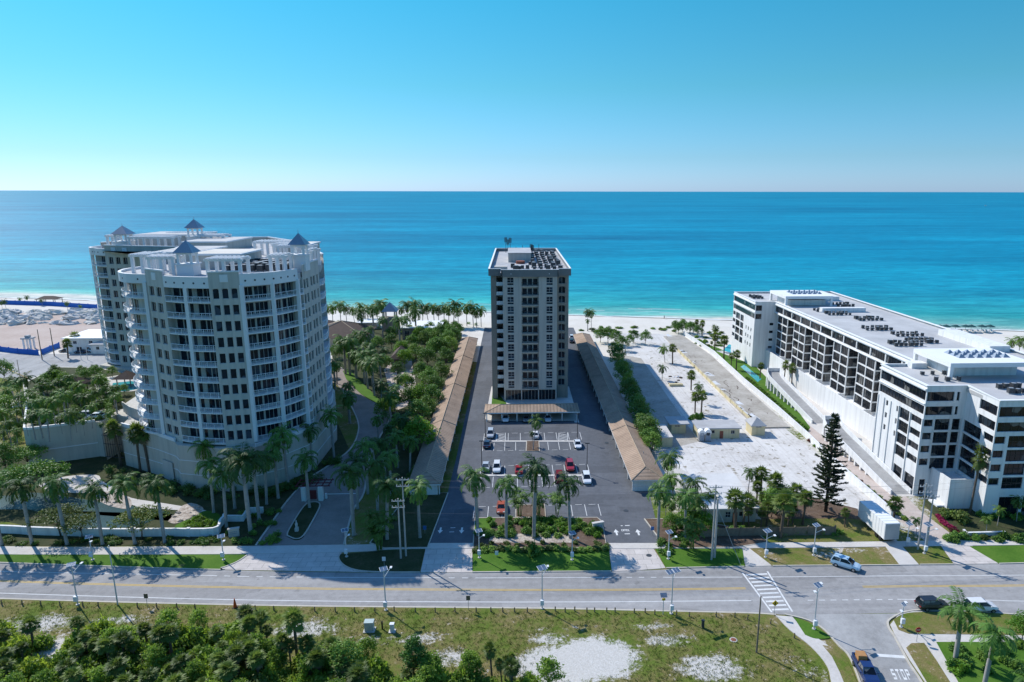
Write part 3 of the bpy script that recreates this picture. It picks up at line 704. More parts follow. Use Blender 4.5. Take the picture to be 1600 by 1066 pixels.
def facade(mb,p0,p1,z0,z1,ops,depth=.22,bank=None,mats=None,wallmat=None,name='window'):
    """wall from p0 to p1 (outside on its right) with recessed openings
       op = (u0,u1,v0,v1,cols,rows[,arch])"""
    L=math.hypot(p1[0]-p0[0],p1[1]-p0[1])
    if L<.01: return
    ux=((p1[0]-p0[0])/L,(p1[1]-p0[1])/L); nx=(ux[1],-ux[0])
    ops=[o for o in ops if o[0]>=-.001 and o[1]<=L+.001 and o[2]>=z0-.001 and o[3]<=z1+.001]
    us=sorted({0.,L}|{round(o[0],4) for o in ops}|{round(o[1],4) for o in ops}); vs=sorted({z0,z1}|{round(o[2],4) for o in ops}|{round(o[3],4) for o in ops})
    def P(u,v,d=0.): return (p0[0]+ux[0]*u-nx[0]*d,p0[1]+ux[1]*u-nx[1]*d,v)
    for j in range(len(vs)-1):
        if vs[j+1]-vs[j]<1e-4: continue
        cv=(vs[j]+vs[j+1])/2; run=None
        cand=[o for o in ops if o[2]<cv<o[3]]
        for i in range(len(us)-1):
            cu=(us[i]+us[i+1])/2
            hole=any(o[0]<cu<o[1] for o in cand)
            if not hole and run is None: run=us[i]
            if hole and run is not None: mb.face([P(run,vs[j]),P(us[i],vs[j]),P(us[i],vs[j+1]),P(run,vs[j+1])]); run=None
        if run is not None: mb.face([P(run,vs[j]),P(L,vs[j]),P(L,vs[j+1]),P(run,vs[j+1])])
    for o in ops:
        a,b,c,d=o[:4]
        mb.face([P(a,c),P(b,c),P(b,c,depth),P(a,c,depth)]); mb.face([P(a,d,depth),P(b,d,depth),P(b,d),P(a,d)])
        mb.face([P(a,c),P(a,c,depth),P(a,d,depth),P(a,d)]); mb.face([P(b,c,depth),P(b,c),P(b,d),P(b,d,depth)])
        if bank is not None:
            arch=wallmat if len(o)>6 and o[6] else None
            bank.add(winmesh(b-a,d-c,o[4],o[5],mats,arch),P(a,c,depth),ux,name)
def resample(pts,n):
    d=[0]
    for a,b in zip(pts[:-1],pts[1:]): d.append(d[-1]+math.dist(a,b))
    out=[]
    for k in range(n+1):
        s=d[-1]*k/n; i=0
        while i<len(d)-2 and d[i+1]<s: i+=1
        t=(s-d[i])/max(1e-6,d[i+1]-d[i]); out.append((pts[i][0]+(pts[i+1][0]-pts[i][0])*t,pts[i][1]+(pts[i+1][1]-pts[i][1])*t))
    return out
def bulge(pts,amt,n=12):
    P=resample(pts,n); out=[]
    for i,p in enumerate(P):
        t=i/n; a=Vector(P[max(i-1,0)]); b=Vector(P[min(i+1,n)]); tn=(b-a).normalized(); d=amt*math.sin(math.pi*t)**.8 if 0<t<1 else 0
        out.append((p[0]+tn.y*d,p[1]-tn.x*d))
    return out
def railing(mb,line,z,h=1.05,pick=.4,solidp=False):
    mb.tube([(x,y,z+h) for x,y in line],.055,4); mb.tube([(x,y,z+.16) for x,y in line],.035,4)
    L=sum(math.dist(a,b) for a,b in zip(line[:-1],line[1:])); n=max(2,int(L/pick))
    for k,(x,y) in enumerate(resample(line,n)):
        w=.05 if k%4==0 else .018
        mb.box(x-w,x+w,y-w,y+w,z,z+h)
def bay(root,bank,wall,line,recess,bul,floors,fh,doors,mats,railmat,slabmat,pillars=(),z_top=None,rail=True,side=True):
    """recessed balconies: back wall with glass doors, bowed slab and railing per floor"""
    back=offset(line,recess); z0=floors[0]; zt=z_top or floors[-1]+fh
    L=sum(math.dist(a,b) for a,b in zip(back[:-1],back[1:]))
    cum=0
    for a,b in zip(back[:-1],back[1:]):
        l=math.dist(a,b); ops=[]
        for (t0,t1,cols,sill) in doors:
            u0=t0*L-cum; u1=t1*L-cum
            if 0<=(u0+u1)/2<l:
                u0=max(u0,.03); u1=min(u1,l-.03)
                for zf in floors: ops.append((u0,u1,zf+sill,zf+fh-.75,cols,1))
        facade(wall,a,b,z0,zt,ops,.12,bank,mats)
        cum+=l
    for p,q in ((line[0],back[0]),(back[-1],line[-1])):
        wall.face([(p[0],p[1],z0),(q[0],q[1],z0),(q[0],q[1],zt),(p[0],p[1],zt)])
    outer=bulge(line,bul)
    for zf in floors:
        mb=MB(); mb.prism(outer+list(reversed(offset(resample(line,12),recess-.02))),zf-.24,zf,True)
        s=part('balcony',mb,slabmat,root)
        if rail:
            r_=MB(); railing(r_,offset(outer,.08),zf); part('railing',r_,railmat,s)
    mb=MB()
    for t in pillars:
        P=resample(line,200)[int(t*200)]; P2=resample(outer,200)[int(t*200)]
        q=((P[0]+P2[0])/2,(P[1]+P2[1])/2); mb.box(q[0]-.35,q[0]+.35,q[1]-.35,q[1]+.35,z0,zt)
    if pillars: part('pillar',mb,slabmat,root)
    return outer
def pergola(root,x0,x1,y0,y1,z,h,nx=3,slats=True):
    mb=MB()
    for i in range(nx):
        x=x0+(x1-x0)*i/(nx-1)
        for y in (y0,y1): mb.box(x-.3,x+.3,y-.3,y+.3,z,z+h)
    mb.box(x0-.6,x1+.6,y0-.35,y0+.35,z+h,z+h+.45); mb.box(x0-.6,x1+.6,y1-.35,y1+.35,z+h,z+h+.45)
    for i in range(int((x1-x0)/.9)+1):
        x=x0+.9*i; mb.box(x-.12,x+.12,y0-.9,y1+.9,z+h+.45,z+h+.68)
    return part('pergola',mb,M['white_trim'],root)
def pavilion(root,x,y,z,zb,ze,za,w):
    mb=MB(); mb.box(x-w*.55,x+w*.55,y-w*.55,y+w*.55,z,zb); mb.box(x-w*.62,x+w*.62,y-w*.62,y+w*.62,zb,zb+.25)
    for sx in (-1,1):
        for sy in (-1,1): mb.box(x+sx*w*.42-.22,x+sx*w*.42+.22,y+sy*w*.42-.22,y+sy*w*.42+.22,zb+.25,ze-.35)
    mb.box(x-w*.5,x+w*.5,y-w*.5,y+w*.5,ze-.35,ze)
    p_=part('roof_pavilion',mb,M['white_trim'],root)
    r_=MB(); e=w*.66; zz=ze+.002
    for a,b in (((-1,-1),(1,-1)),((1,-1),(1,1)),((1,1),(-1,1)),((-1,1),(-1,-1))):
        r_.face([(x+a[0]*e,y+a[1]*e,zz),(x+b[0]*e,y+b[1]*e,zz),(x,y,za)])
    r_.face([(x-e,y+e,zz),(x+e,y+e,zz),(x+e,y-e,zz),(x-e,y-e,zz)])
    r_.tube([(x,y,za-.1),(x,y,za+.7)],.05,4)
    part('pavilion_roof',r_,M['slate'],p_)
GL=[M['glass'],M['frame']]; GD=[M['glass2'],M['darkframe']]
# ================================================================== cream condominium on the left
LT=thing('condo_tower','cream condominium tower with bowed white balconies and blue pyramid roof pavilions','apartment tower',(-66,150,0))
bank=Bank(LT,98); wall=MB()
P0,P1,P2,P3,P4,P5=(-76.5,142.),(-71.,138.),(-61.,135.5),(-55.3,136.5),(-46.8,146.),(-46.5,163.)
A0,A1=(-85.,158.),(-84.,149.)
FL=[10.3+3.32*k for k in range(10)]; FT=43.5; PT=46.2; FHt=3.32
def wallrow(p0,p1,wins,z0=9.6,z1=PT,top_arch=True,floors=FL):
    L=math.dist(p0,p1); ops=[]
    for i,zf in enumerate(floors):
        for (u,w,h,cols) in wins:
            ops.append((u*L-w/2,u*L+w/2,zf+.6,zf+.6+h,cols,1,top_arch and i==len(floors)-1))
    facade(wall,p0,p1,z0,z1,ops,.25,bank,GL,M['cream'])
    return L
wallrow(P0,P1,[(.27,1.9,2.0,2),(.68,1.9,2.0,2)])
wallrow(P2,P3,[(.2,1.2,2.1,1),(.5,1.2,2.1,1),(.8,1.2,2.1,1)])
bay(LT,bank,wall,[P1,P2],2.0,.55,FL,FHt,[(.03,.18,1,.1),(.19,.46,3,.1),(.56,.70,1,.1),(.71,.97,3,.1)],GL,M['rail'],M['white_trim'],(.5,),FT)
E=bulge([P3,P4],1.1,2)
bay(LT,bank,wall,E,2.0,.45,FL,FHt,[(.02,.07,1,.4),(.09,.24,2,.1),(.26,.475,3,.1),(.52,.57,1,.1),(.585,.735,3,.1),(.765,.86,1,.1),(.88,.98,2,.1)],GL,M['rail'],M['white_trim'],(.02,.48,.985),FT)
Fs=[(P4[0]+(P5[0]-P4[0])*t,P4[1]+(P5[1]-P4[1])*t) for t in (0,.16,.86,1.)]
bay(LT,bank,wall,[Fs[0],Fs[1]],1.2,.5,FL,FHt,[(.2,.8,1,.1)],GL,M['rail'],M['white_trim'],(),FT)
wallrow(Fs[1],Fs[2],[(.12,1.3,2.1,1),(.28,1.3,2.1,1),(.52,1.3,2.1,1),(.68,1.3,2.1,1),(.88,1.,2.1,1)])
bay(LT,bank,wall,[Fs[2],Fs[3],(-49,174)],1.2,.35,FL,FHt,[(.4,.6,2,.1),(.65,.9,2,.1)],GL,M['rail'],M['white_trim'],(),FT)
wallrow((-49,174),(-56,190),[(.2,1.3,2.,1),(.5,1.3,2.,1),(.8,1.3,2.,1)])
wallrow((-56,190),(-70,206),[(.2,1.3,2.,1),(.5,1.3,2.,1),(.8,1.3,2.,1)])
wallrow((-70,206),(-72,222),[(.3,1.3,2.,1),(.7,1.3,2.,1)])
A=smooth_px([A0,(-86.2,152.6),(-84.2,146.8),(-80.6,143.2),P0],2)
bay(LT,bank,wall,A,1.4,.35,FL,FHt,[(.03,.16,2,.1),(.18,.32,2,.1),(.35,.48,2,.1),(.52,.66,2,.1),(.69,.82,2,.1),(.85,.97,2,.1)],GL,M['rail'],M['white_trim'],(.30,.985),FT)
wallrow((-93,186),(-90,172),[(.25,1.2,2.,1),(.7,1.2,2.,1)]); wallrow((-90,172),A0,[(.25,1.2,2.,1),(.7,1.2,2.,1)])
# rear tower of the same building
R0,R1,R2,R3=(-128,215),(-125,206.5),(-120.6,204),(-96,198)
wallrow((-124,236),R0,[(.25,1.2,2.,1),(.7,1.2,2.,1)])
Rb=bulge([R0,R1],1.4,4)
bay(LT,bank,wall,Rb,1.4,.5,FL,FHt,[(.08,.42,2,.1),(.55,.9,2,.1)],GL,M['rail'],M['white_trim'],(.5,),FT)
bay(LT,bank,wall,[R1,R2],1.3,.5,FL,FHt,[(.12,.48,2,.1),(.54,.9,2,.1)],GL,M['rail'],M['white_trim'],(),FT)
wallrow(R2,R3,[(.07,1.5,2.1,2),(.165,1.5,2.1,2),(.26,1.5,2.1,2),(.34,.7,2.1,1),(.5,1.5,2.1,2),(.7,1.5,2.1,2),(.9,1.5,2.1,2)])
wallrow(R3,(-93,186),[(.25,1.2,2.,1),(.7,1.2,2.,1)])
wallrow((-72,222),(-86,240),[(.3,1.3,2.,1),(.7,1.3,2.,1)]); wallrow((-86,240),(-124,236),[(.1*k+.05,1.3,2.,1) for k in range(10)])
part('wall',wall,M['cream'],LT)
# curved white bands that close the balcony bays at the top, with round drain scuppers
def band(line,amt,z0,z1,n):
    o=bulge(line,amt,14); inn_=offset(o,.55)
    mb=MB(); mb.prism(o+list(reversed(inn_)),z0,z1,True); b_=part('parapet_band',mb,M['white_trim'],LT)
    sc=MB()
    for k in range(n):
        q=resample(o,100)[int(8+84*k/(n-1))]; i=int(8+84*k/(n-1)); a=Vector(resample(o,100)[i-1]); c=Vector(resample(o,100)[i+1]); t=(c-a).normalized()
        nn=Vector((t.y,-t.x)); sc.tube([(q[0]-nn.x*.1,q[1]-nn.y*.1,z0+(z1-z0)*.45),(q[0]+nn.x*.04,q[1]+nn.y*.04,z0+(z1-z0)*.45)],.2,8)
    part('scupper',sc,M['equip'],b_)
band([P1,P2],.6,FT-.55,FT+1.75,5); band(E,.5,FT-.35,FT+2.2,7); band(A,.5,FT-.3,FT+1.6,5); band([R0,R1],2.2,FT-.3,FT+1.8,4); band([R1,R2],.5,FT-.3,FT+1.8,3)
mb=MB()   # square medallions on the plain bays
for a,b,t in ((P0,P1,.5),(P2,P3,.5),(R2,R3,.12),(R2,R3,.27)):
    x=a[0]+(b[0]-a[0])*t; y=a[1]+(b[1]-a[1])*t; mb.obox((x,y,44.9),(1.5,.25,1.5),math.atan2(b[1]-a[1],b[0]-a[0]))
part('medallion',mb,M['white_trim'],LT)
# roof deck at 44.6 and coping along the walls
roofF=[P0,P1,P2,P3]+E[1:]+[P4,P5,(-49,174),(-56,190),(-70,206),(-72,222),(-86,240),(-124,236),R0]+Rb[1:]+[R1,R2,R3,(-93,186),(-90,172),A0]+A[1:-1]
mb=MB(); mb.prism(offset(roofF,.3),43.0,44.6); part('roof',mb,M['roofgrey'],LT)
mb=MB()
for seg in ([P0,P1],[P2,P3],[Fs[1],Fs[2]],[(-49,174),(-56,190),(-70,206),(-72,222),(-86,240)],[R2,R3,(-93,186),(-90,172),A0],[(-86,240),(-124,236),R0]):
    mb.curb(offset(seg,.12),.5,PT-.12,PT+.18)
part('coping',mb,M['white_trim'],LT)
pavilion(LT,-68.6,144.2,44.6,46.9,49.4,51.9,3.1); pavilion(LT,-47.9,152,44.6,48.0,50.4,52.9,2.9); pavilion(LT,-116.6,207.5,44.6,47.,49.3,51.8,3.7); pavilion(LT,-99.1,215,44.6,48.,50.7,53.4,3.4)
for a in ((-75.8,-71.,142.9,146.4),(-62.,-55.6,138.2,142.4),(-52.2,-49.2,145.8,149.6),(-48.4,-47.,157,163),(-59,-51,171,175),(-70,-60,185,190),(-62,-56,177,181),(-113.4,-101,204.6,208.5),(-97,-90,213,218),(-112,-100,224,229),(-124,-121,212,219),(-82,-78,148,153)):
    pergola(LT,*a,44.6,3.5,3 if a[1]-a[0]<9 else 4)
for b in ((-73.5,-62.5,156,169,47.6),(-64,-56,186,196,47.4),(-118,-100,216,232,48.2),(-96,-84,200,220,47.2),(-88,-78,168,186,47.0),(-70,-60,198,206,46.6)):
    mb=MB(); mb.box(*b[:4],44.6,b[4]); pw=part('penthouse',mb,M['cream'],LT)
    r_=MB(); r_.box(b[0]-.3,b[1]+.3,b[2]-.3,b[3]+.3,b[4],b[4]+.4); part('penthouse_roof',r_,M['white_trim'],pw)
    r_=MB(); r_.box(b[0]+.2,b[1]-.2,b[2]+.2,b[3]-.2,b[4]+.4,b[4]+.44); part('roof_membrane',r_,M['roofwhite'] if b[0]<-80 else M['sand'],pw)
# podium
pod=[(-96.5,152.8),(-96.,158),(-91.5,155),(-90.3,149.5),(-79,143.),(-73.2,138.9),(-71.6,136.9),(-60.8,134.3),(-54.8,135.2),(-50,139.5),(-46.2,145.6),(-45.9,164),(-49,176),(-58,192),(-72,224),(-86,242),(-124,238),(-128,206),(-121,203),(-113,198),(-104,184),(-97,170)]
mb=MB(); mb.prism(pod,0,9.55); pd=part('podium',mb,M['cream2'],LT)
mb=MB(); mb.curb(offset([pod[3],pod[4],pod[5]],.2),.35,9.55,10.3); mb.curb(offset(pod[8:11],.2),.35,9.55,10.25)
for z in (3.1,6.2):
    for a,b in zip(pod[2:12],pod[3:13]): mb.curb([offset([a,b],-.03)[0],offset([a,b],-.03)[1]],.08,z,z+.14)
part('podium_trim',mb,M['white_trim'],pd)
mb=MB(); x,y=-84,146; 
mb.obox((-76.2,140.7,2.3),(4.0,.12,4.4),math.atan2(138.9-143,5.8)); part('service_door',mb,M['cream'],pd)
bank.flush()
# stepped terraces beside the left tower and the garage with its glazed gate
GA=thing('parking_garage','cream retaining wall of the raised garden deck left of the cream tower','garage',(-105,152,0))
gp=[(-112.5,150.4),(-111.,150.3),(-99.5,155.2),(-97.5,154.8),(-97.,170),(-104,184),(-113,198),(-128,206),(-142,208),(-140,190),(-124,168)]
mb=MB(); mb.prism(gp,0,8.7); part('wall',mb,M['cream2'],GA)
mb=MB(); mb.curb(offset(gp[1:3],.2),.4,8.7,9.2); mb.curb(offset([(-124,168)]+gp[:2],.2),.4,8.7,9.2)
mb.curb(offset(gp[1:3],-.04),.1,3.4,3.6); part('coping',mb,M['white_trim'],GA)
mb=MB(); mb.prism(offset([(-111,151.3),(-99.8,156.),(-98,170),(-105,184),(-114,197.5),(-129,205.5),(-141.5,207),(-139,190),(-123,168)],0),8.7,8.75); part('planted_deck',mb,M['darkbed'],GA)
mb=MB(); mb.prism([(-110,152.6),(-100.3,156.6),(-101,164),(-112,162)],8.75,8.79); part('deck_paving',mb,M['asphalt_side'],GA)
mb=MB(); mb.prism([(-112,178),(-104,180),(-100,186),(-104,194),(-116,198),(-122,192)],8.75,8.82); part('pool_deck',mb,M['concrete_lt'],GA)
mb=MB(); mb.prism([(-109.5,180.5),(-106,179.6),(-104,182),(-105,187),(-110,190),(-114,188),(-112,184)],8.82,8.86); part('swimming_pool',mb,M['pool'],GA)
mb=MB(); mb.prism([(-117,194),(-112,192),(-111,197),(-116,200)],8.82,8.87); part('spa_pool',mb,M['pool'],GA)
mb=MB(); mb.prism([(-95.5,160),(-91.5,156),(-86,152),(-85.5,157),(-91,171),(-96.5,170)],9.56,11.2); mb.curb([(-95.5,160),(-91.5,156),(-86,152)],.3,11.2,12.1)
mb.prism([(-96.9,171),(-91,172.),(-93.5,184),(-101,183)],9.56,12.6); mb.curb([(-101,183),(-97,171.3),(-91.4,172)],.3,12.6,13.4); part('terrace',mb,M['cream'],LT)
gt=MB(); gt.tube([(-96.6,152.3,6.4),(-95,156.5,7.2),(-92.5,153.5,6.4)],.1,4)
for k in range(9):
    t=k/8; gt.tube([(-96.6+4.6*t,152.6-.9*t,1.),(-96.6+4.6*t,152.6-.9*t,6.2)],.06,4)
gt.tube([(-96.6,152.6,6.2),(-92,151.7,6.2)],.1,4); gt.tube([(-96.6,152.6,4.2),(-92,151.7,4.2)],.08,4); gt.tube([(-96.6,152.6,1.),(-92,151.7,1.)],.08,4)
solo('entrance_grille',gt,M['darkframe'],'dark metal grille filling the recess between garage wall and cream podium','grille',(-94,152,0))
# ================================================================== central tower
CT=thing('apartment_tower','tall taupe apartment tower with grey central bays and flat roof full of dark units','apartment tower',(4,195,0))
bank=Bank(CT,98); wall=MB(); wall2=MB()
CF=[3.85+2.83*k for k in range(12)]; CTOP=37.8; fh=2.83
fx0,fx1,fy=-3.9,11.9,194.4; wy=197.; wx0,wx1=-7.5,15.5; yb=268.
ops=[]
for zf in CF:
    for c in (2.2,13.6):
        ops.append((c-.95,c+.95,zf+.95,zf+2.5,2,2)); ops.append((c-.95,c+.95,zf+.22,zf+.86,1,1))
facade(wall2,(fx0,fy),(5.4+fx0,fy),3.7,CTOP,[o for o in ops if o[1]<5.4],.16,bank,GL)
facade(wall2,(fx0+10.4,fy),(fx1,fy),3.7,CTOP,[(o[0]-10.4,o[1]-10.4)+o[2:] for o in ops if o[0]>10.4],.16,bank,GL)
bay(CT,bank,wall2,[(fx0+5.4,fy),(fx0+10.4,fy)],1.0,.12,CF,fh,[(.04,.33,1,.1),(.36,.64,1,.1),(.67,.96,1,.1)],GL,M['darkframe'],M['greywall'],(),CTOP)
wall2.box(fx0,fx1,fy+.15,fy+.35,3.45,3.7)
wall2.face([(fx0,wy,3.7),(fx0,fy,3.7),(fx0,fy,CTOP),(fx0,wy,CTOP)]); wall2.face([(fx1,fy,3.7),(fx1,wy,3.7),(fx1,wy,CTOP),(fx1,fy,CTOP)])
part('front_wall',wall2,M['greywall'],CT)
mb=MB()   # two pale pilaster strips
for u in (0.,4.6,10.55,15.25): mb.box(fx0+u,fx0+u+.5,fy-.12,fy-.003,3.7,CTOP)
part('pilaster',mb,M['greywall'],CT)
# wings: taupe wall with recessed balcony openings
facade(wall,(wx0,wy),(wx0+1.6,wy),0,CTOP,[])
bay(CT,bank,wall,[(wx0+1.6,wy),(fx0,wy)],1.7,.0,CF,fh,[(.1,.9,1,.1)],GL,M['rail'],M['white_trim'],(),CTOP,rail=False)
mb=MB()
for zf in CF: mb.box(wx0+1.65,fx0-.03,wy+.02,wy+.16,zf,zf+.85)
part('balcony_wall',mb,M['white_clean'],CT)
L=wx1-fx1
facade(wall,(fx1,wy),(wx1,wy),0,CTOP,[(.6,2.6,zf+.25,zf+2.3,2,1,True) for zf in CF],.5,bank,GL,M['taupe'])
sops=[]
for zf in CF:
    for k in range(9): sops.append((5+k*7.4,8.2+k*7.4,zf+.5,zf+2.3,3,1))
facade(wall,(wx1,wy),(wx1,yb),0,CTOP,sops,.3,bank,GL); facade(wall,(wx0,yb),(wx0,wy),0,CTOP,sops,.3,bank,GL); facade(wall,(wx1,yb),(wx0,yb),0,CTOP,[])
part('wall',wall,M['taupe'],CT)
mb=MB(); mb.face([(fx0,fy+1.2,0),(fx1,fy+1.2,0),(fx1,fy+1.2,3.5),(fx0,fy+1.2,3.5)]); part('lobby_glazing',mb,M['glass2'],CT)
mb=MB()
for u in (0,.25,5.1,10.2,15.5): mb.box(fx0+u,fx0+u+.3,fy,fy+.35,0,3.45)
for k in range(16): mb.box(fx0+k*1.03,fx0+k*1.03+.08,fy+1.1,fy+1.19,0,3.4)
part('lobby_frame',mb,M['greywall'],CT)
mb=MB()   # ribbed metal fascia around the roof
fz0,fz1=37.7,39.75
def ribbed(a,b):
    L=math.dist(a,b); u=((b[0]-a[0])/L,(b[1]-a[1])/L); ang=math.atan2(u[1],u[0]); n=(u[1],-u[0])
    mb.obox(((a[0]+b[0])/2-n[0]*.15,(a[1]+b[1])/2-n[1]*.15,(fz0+fz1)/2),(L,.3,fz1-fz0),ang)
    k=int(L/.5)
    for i in range(k+1):
        s=L*i/k; mb.obox((a[0]+u[0]*s+n[0]*.03,a[1]+u[1]*s+n[1]*.03,(fz0+fz1)/2),(.1,.06,fz1-fz0-.05),ang)
o_=.55
ribbed((fx0-.4,fy-o_),(fx1+.4,fy-o_)); ribbed((wx0-o_,wy-o_),(fx0-.7,wy-o_)); ribbed((fx1+.7,wy-o_),(wx1+o_,wy-o_)); ribbed((wx1+o_,wy-o_-.02),(wx1+o_,yb+o_)); ribbed((wx0-o_,yb+o_),(wx0-o_,wy-o_-.02)); ribbed((wx1+o_,yb+o_),(wx0-o_,yb+o_)); ribbed((fx0-.4,wy-o_),(fx0-.4,fy-o_)); ribbed((fx1+.4,fy-o_),(fx1+.4,wy-o_))
part('fascia',mb,M['fascia'],CT)
mb=MB(); mb.prism([(fx0-.3,fy-.4),(fx1+.3,fy-.4),(fx1+.3,wy-.4),(wx1+.4,wy-.4),(wx1+.4,yb+.4),(wx0-.4,yb+.4),(wx0-.4,wy-.4),(fx0-.3,wy-.4)],37.9,38.6); part('roof',mb,M['roofgrey'],CT)
mb=MB()
for a in ((fx0-.5,fx1+.5,fy-.66,fy-.2),(wx0-.66,fx0-.55,wy-.66,wy-.2),(fx1+.55,wx1+.66,wy-.66,wy-.2)): mb.box(*a,39.75,39.87)
for a in ((wx0-.66,wx0-.15,wy-.1,yb+.66),(wx1+.15,wx1+.66,wy-.1,yb+.66),(wx0-.14,wx1+.14,yb+.15,yb+.66)): mb.box(*a,39.75,39.87)
part('coping',mb,M['white_clean'],CT)
mb=MB(); mb.box(-2.6,5.,226,246,38.6,41.6); mb.box(wx0+1,-2.62,201.,204.,38.6,39.9); ph=part('elevator_house',mb,M['greywall'],CT)
r_=MB(); r_.box(-2.8,5.2,225.8,246.2,41.6,41.8); part('elevator_house_roof',r_,M['roofgrey'],ph)
mb=MB(); mb.tube([(1.4,232,38.6),(1.4,232,40.2)],2.0,16); mb.tube([(1.4,222,38.6),(1.4,222,39.5)],1.5,14); part('roof_tank',mb,M['rust'],CT)
for ax,ay,h in ((-3.9,262,6.),(-3.1,262,5.2),(-2.2,262,5.8),(5.5,246,4.6),(6.1,247,4.2),(0,266,2.),(2.6,266,2.6),(9,266,3.)):
    mb=MB(); mb.tube([(ax,ay,38.6),(ax,ay,38.6+h)],.09,5)
    if h>4:
        for s_ in (-.35,0,.35): mb.box(ax+s_-.13,ax+s_+.13,ay-.3,ay-.1,38.6+h-2.,38.6+h-.1)
    part('antenna',mb,M['equip'],CT)
mb=MB()
for px in (fx0+2.4,fx1-2.3): mb.tube([(px,fy-o_-.12,38.6),(px,fy-o_+.02,38.6)],.14,8)
part('fascia_lamp',mb,M['white_clean'],CT)
bank.flush()
# ------------------------------------------------------------------ carports: hipped roofs on posts
M['houseroof']=surf('chalky_flat_roof',(.60,.59,.57),.16,.25,.9)
def tileroof(name,c,axis):
    m,nt,out=_nt(name); p=pos(nt)
    w=N(nt,'ShaderNodeTexWave',bands_direction=axis); inp(w,'Scale',.34); inp(w,'Distortion',.2); inp(w,'Detail',1.); nt.links.new(p,w.inputs['Vector'])
    n1=noise(nt,p,.25,5,.6); n2=noise(nt,p,3.,4,.7)
    col=ramp(nt,math_(nt,'ADD',math_(nt,'MULTIPLY',n1,.6),math_(nt,'MULTIPLY',n2,.4)),[(.3,tuple(x*.65 for x in c)),(.5,c),(.7,tuple(x*1.3 for x in c))])
    col=mix(nt,.75,col,ramp(nt,w.outputs['Fac'],[(.0,(.5,.5,.5)),(.18,(1,1,1)),(.85,(1,1,1)),(1.,(1.12,1.12,1.12))]),'MULTIPLY')
    bsdf(nt,out,col,.9,0.,.15,w.outputs['Fac'],.5,.06); return m
M['carroof']=tileroof('brown_shingle_roof',(.36,.262,.19),'Y'); M['carroofx']=tileroof('brown_shingle_roof_cross',(.36,.262,.19),'X')
M['ridge']=surf('ridge_cap',(.40,.31,.22),.12,1.,.9)
def hip(mb,x0,x1,y0,y1,ze,zr,along='y',hipf=True,hipb=True,inset=None):
    if along=='y':
        xm=(x0+x1)/2; i=inset or (x1-x0)/2; a=(xm,y0+(i if hipf else 0),zr); b=(xm,y1-(i if hipb else 0),zr)
        mb.face([(x0,y1,ze),(x0,y0,ze),a,b]); mb.face([(x1,y0,ze),(x1,y1,ze),b,a]); mb.face([(x0,y0,ze),(x1,y0,ze),a]); mb.face([(x1,y1,ze),(x0,y1,ze),b])
    else:
        ym=(y0+y1)/2; i=inset or (y1-y0)/2; a=(x0+(i if hipf else 0),ym,zr); b=(x1-(i if hipb else 0),ym,zr)
        mb.face([(x0,y0,ze),(x1,y0,ze),b,a]); mb.face([(x1,y1,ze),(x0,y1,ze),a,b]); mb.face([(x0,y1,ze),(x0,y0,ze),a]); mb.face([(x1,y0,ze),(x1,y1,ze),b])
    return a,b
def carport(label,x0,x1,y0,y1,back,loc,segs):
    t=thing('carport',label,'carport',loc)
    mb=MB(); a,b=hip(mb,x0,x1,y0,y1,2.75,4.25); rf=part('roof',mb,M['carroof'],t)
    rg=MB(); rg.tube([a,b],.14,5)
    for e,c in ((a,(x0,y0)),(a,(x1,y0)),(b,(x0,y1)),(b,(x1,y1))): rg.tube([e,(c[0],c[1],2.75)],.11,5)
    for y in segs: rg.tube([(x0,y,2.8),(a[0],y,4.29),(x1,y,2.8)],.1,4)
    part('ridge_cap',rg,M['ridge'],rf)
    vt=MB(); rr=random.Random(5)
    for k in range(6):
        y=y0+(y1-y0)*(k+.5)/6; vt.tube([((x0+x1)/2+1.2,y,3.5),((x0+x1)/2+1.2,y,4.2)],.08,6)
    part('roof_vent',vt,M['equip_lt'],rf)
    mb=MB(); mb.box(x0,x1,y0,y0+.12,2.5,2.75); mb.box(x0,x1,y1-.12,y1,2.5,2.75); mb.box(x0,x0+.12,y0+.12,y1-.12,2.5,2.75); mb.box(x1-.12,x1,y0+.12,y1-.12,2.5,2.75); part('fascia',mb,M['white_trim'],t)
    mb=MB(); mb.face([(x0+.1,y1-.1,2.6),(x1-.1,y1-.1,2.6),(x1-.1,y0+.1,2.6),(x0+.1,y0+.1,2.6)]); part('soffit',mb,M['cream'],t)
    bx=x0+.4 if back<0 else x1-.4; ox=x1-.5 if back<0 else x0+.5
    mb=MB(); mb.box(bx-.1,bx+.1,y0+.6,y1-.6,0,2.55); mb.box(min(bx,ox)+.1,max(bx,ox)-.3,y0+.6,y0+.8,0,2.5); part('back_wall',mb,M['white'],t)
    n=int((y1-y0)/6)
    for k in range(n+1):
        y=y0+.9+(y1-y0-1.8)*k/n; mb=MB(); mb.box(ox-.12,ox+.12,y-.12,y+.12,0,2.55); part('post',mb,M['white'],t)
    return t
carport('long brown roofed carport along the left edge of the parking lot',-22.8,-15.9,130.1,271,-1,(-19.3,132,0),(166,200,236))
carport('long brown roofed carport on the right, half in the shadow of the taupe tower',23.8,31.,130.3,277,1,(27.4,132,0),(160,172,232))
t=thing('carport','short wide brown carport in front of the taupe tower entrance','carport',(4,178,0))
mb=MB(); a,b=hip(mb,-9.1,17.2,175.6,183.2,2.75,3.9,'x',inset=4.5); rf=part('roof',mb,M['carroofx'],t)
rg=MB(); rg.tube([a,b],.12,5)
for e,c in ((a,(-9.1,175.6)),(a,(-9.1,183.2)),(b,(17.2,175.6)),(b,(17.2,183.2))): rg.tube([e,(c[0],c[1],2.75)],.1,5)
part('ridge_cap',rg,M['ridge'],rf)
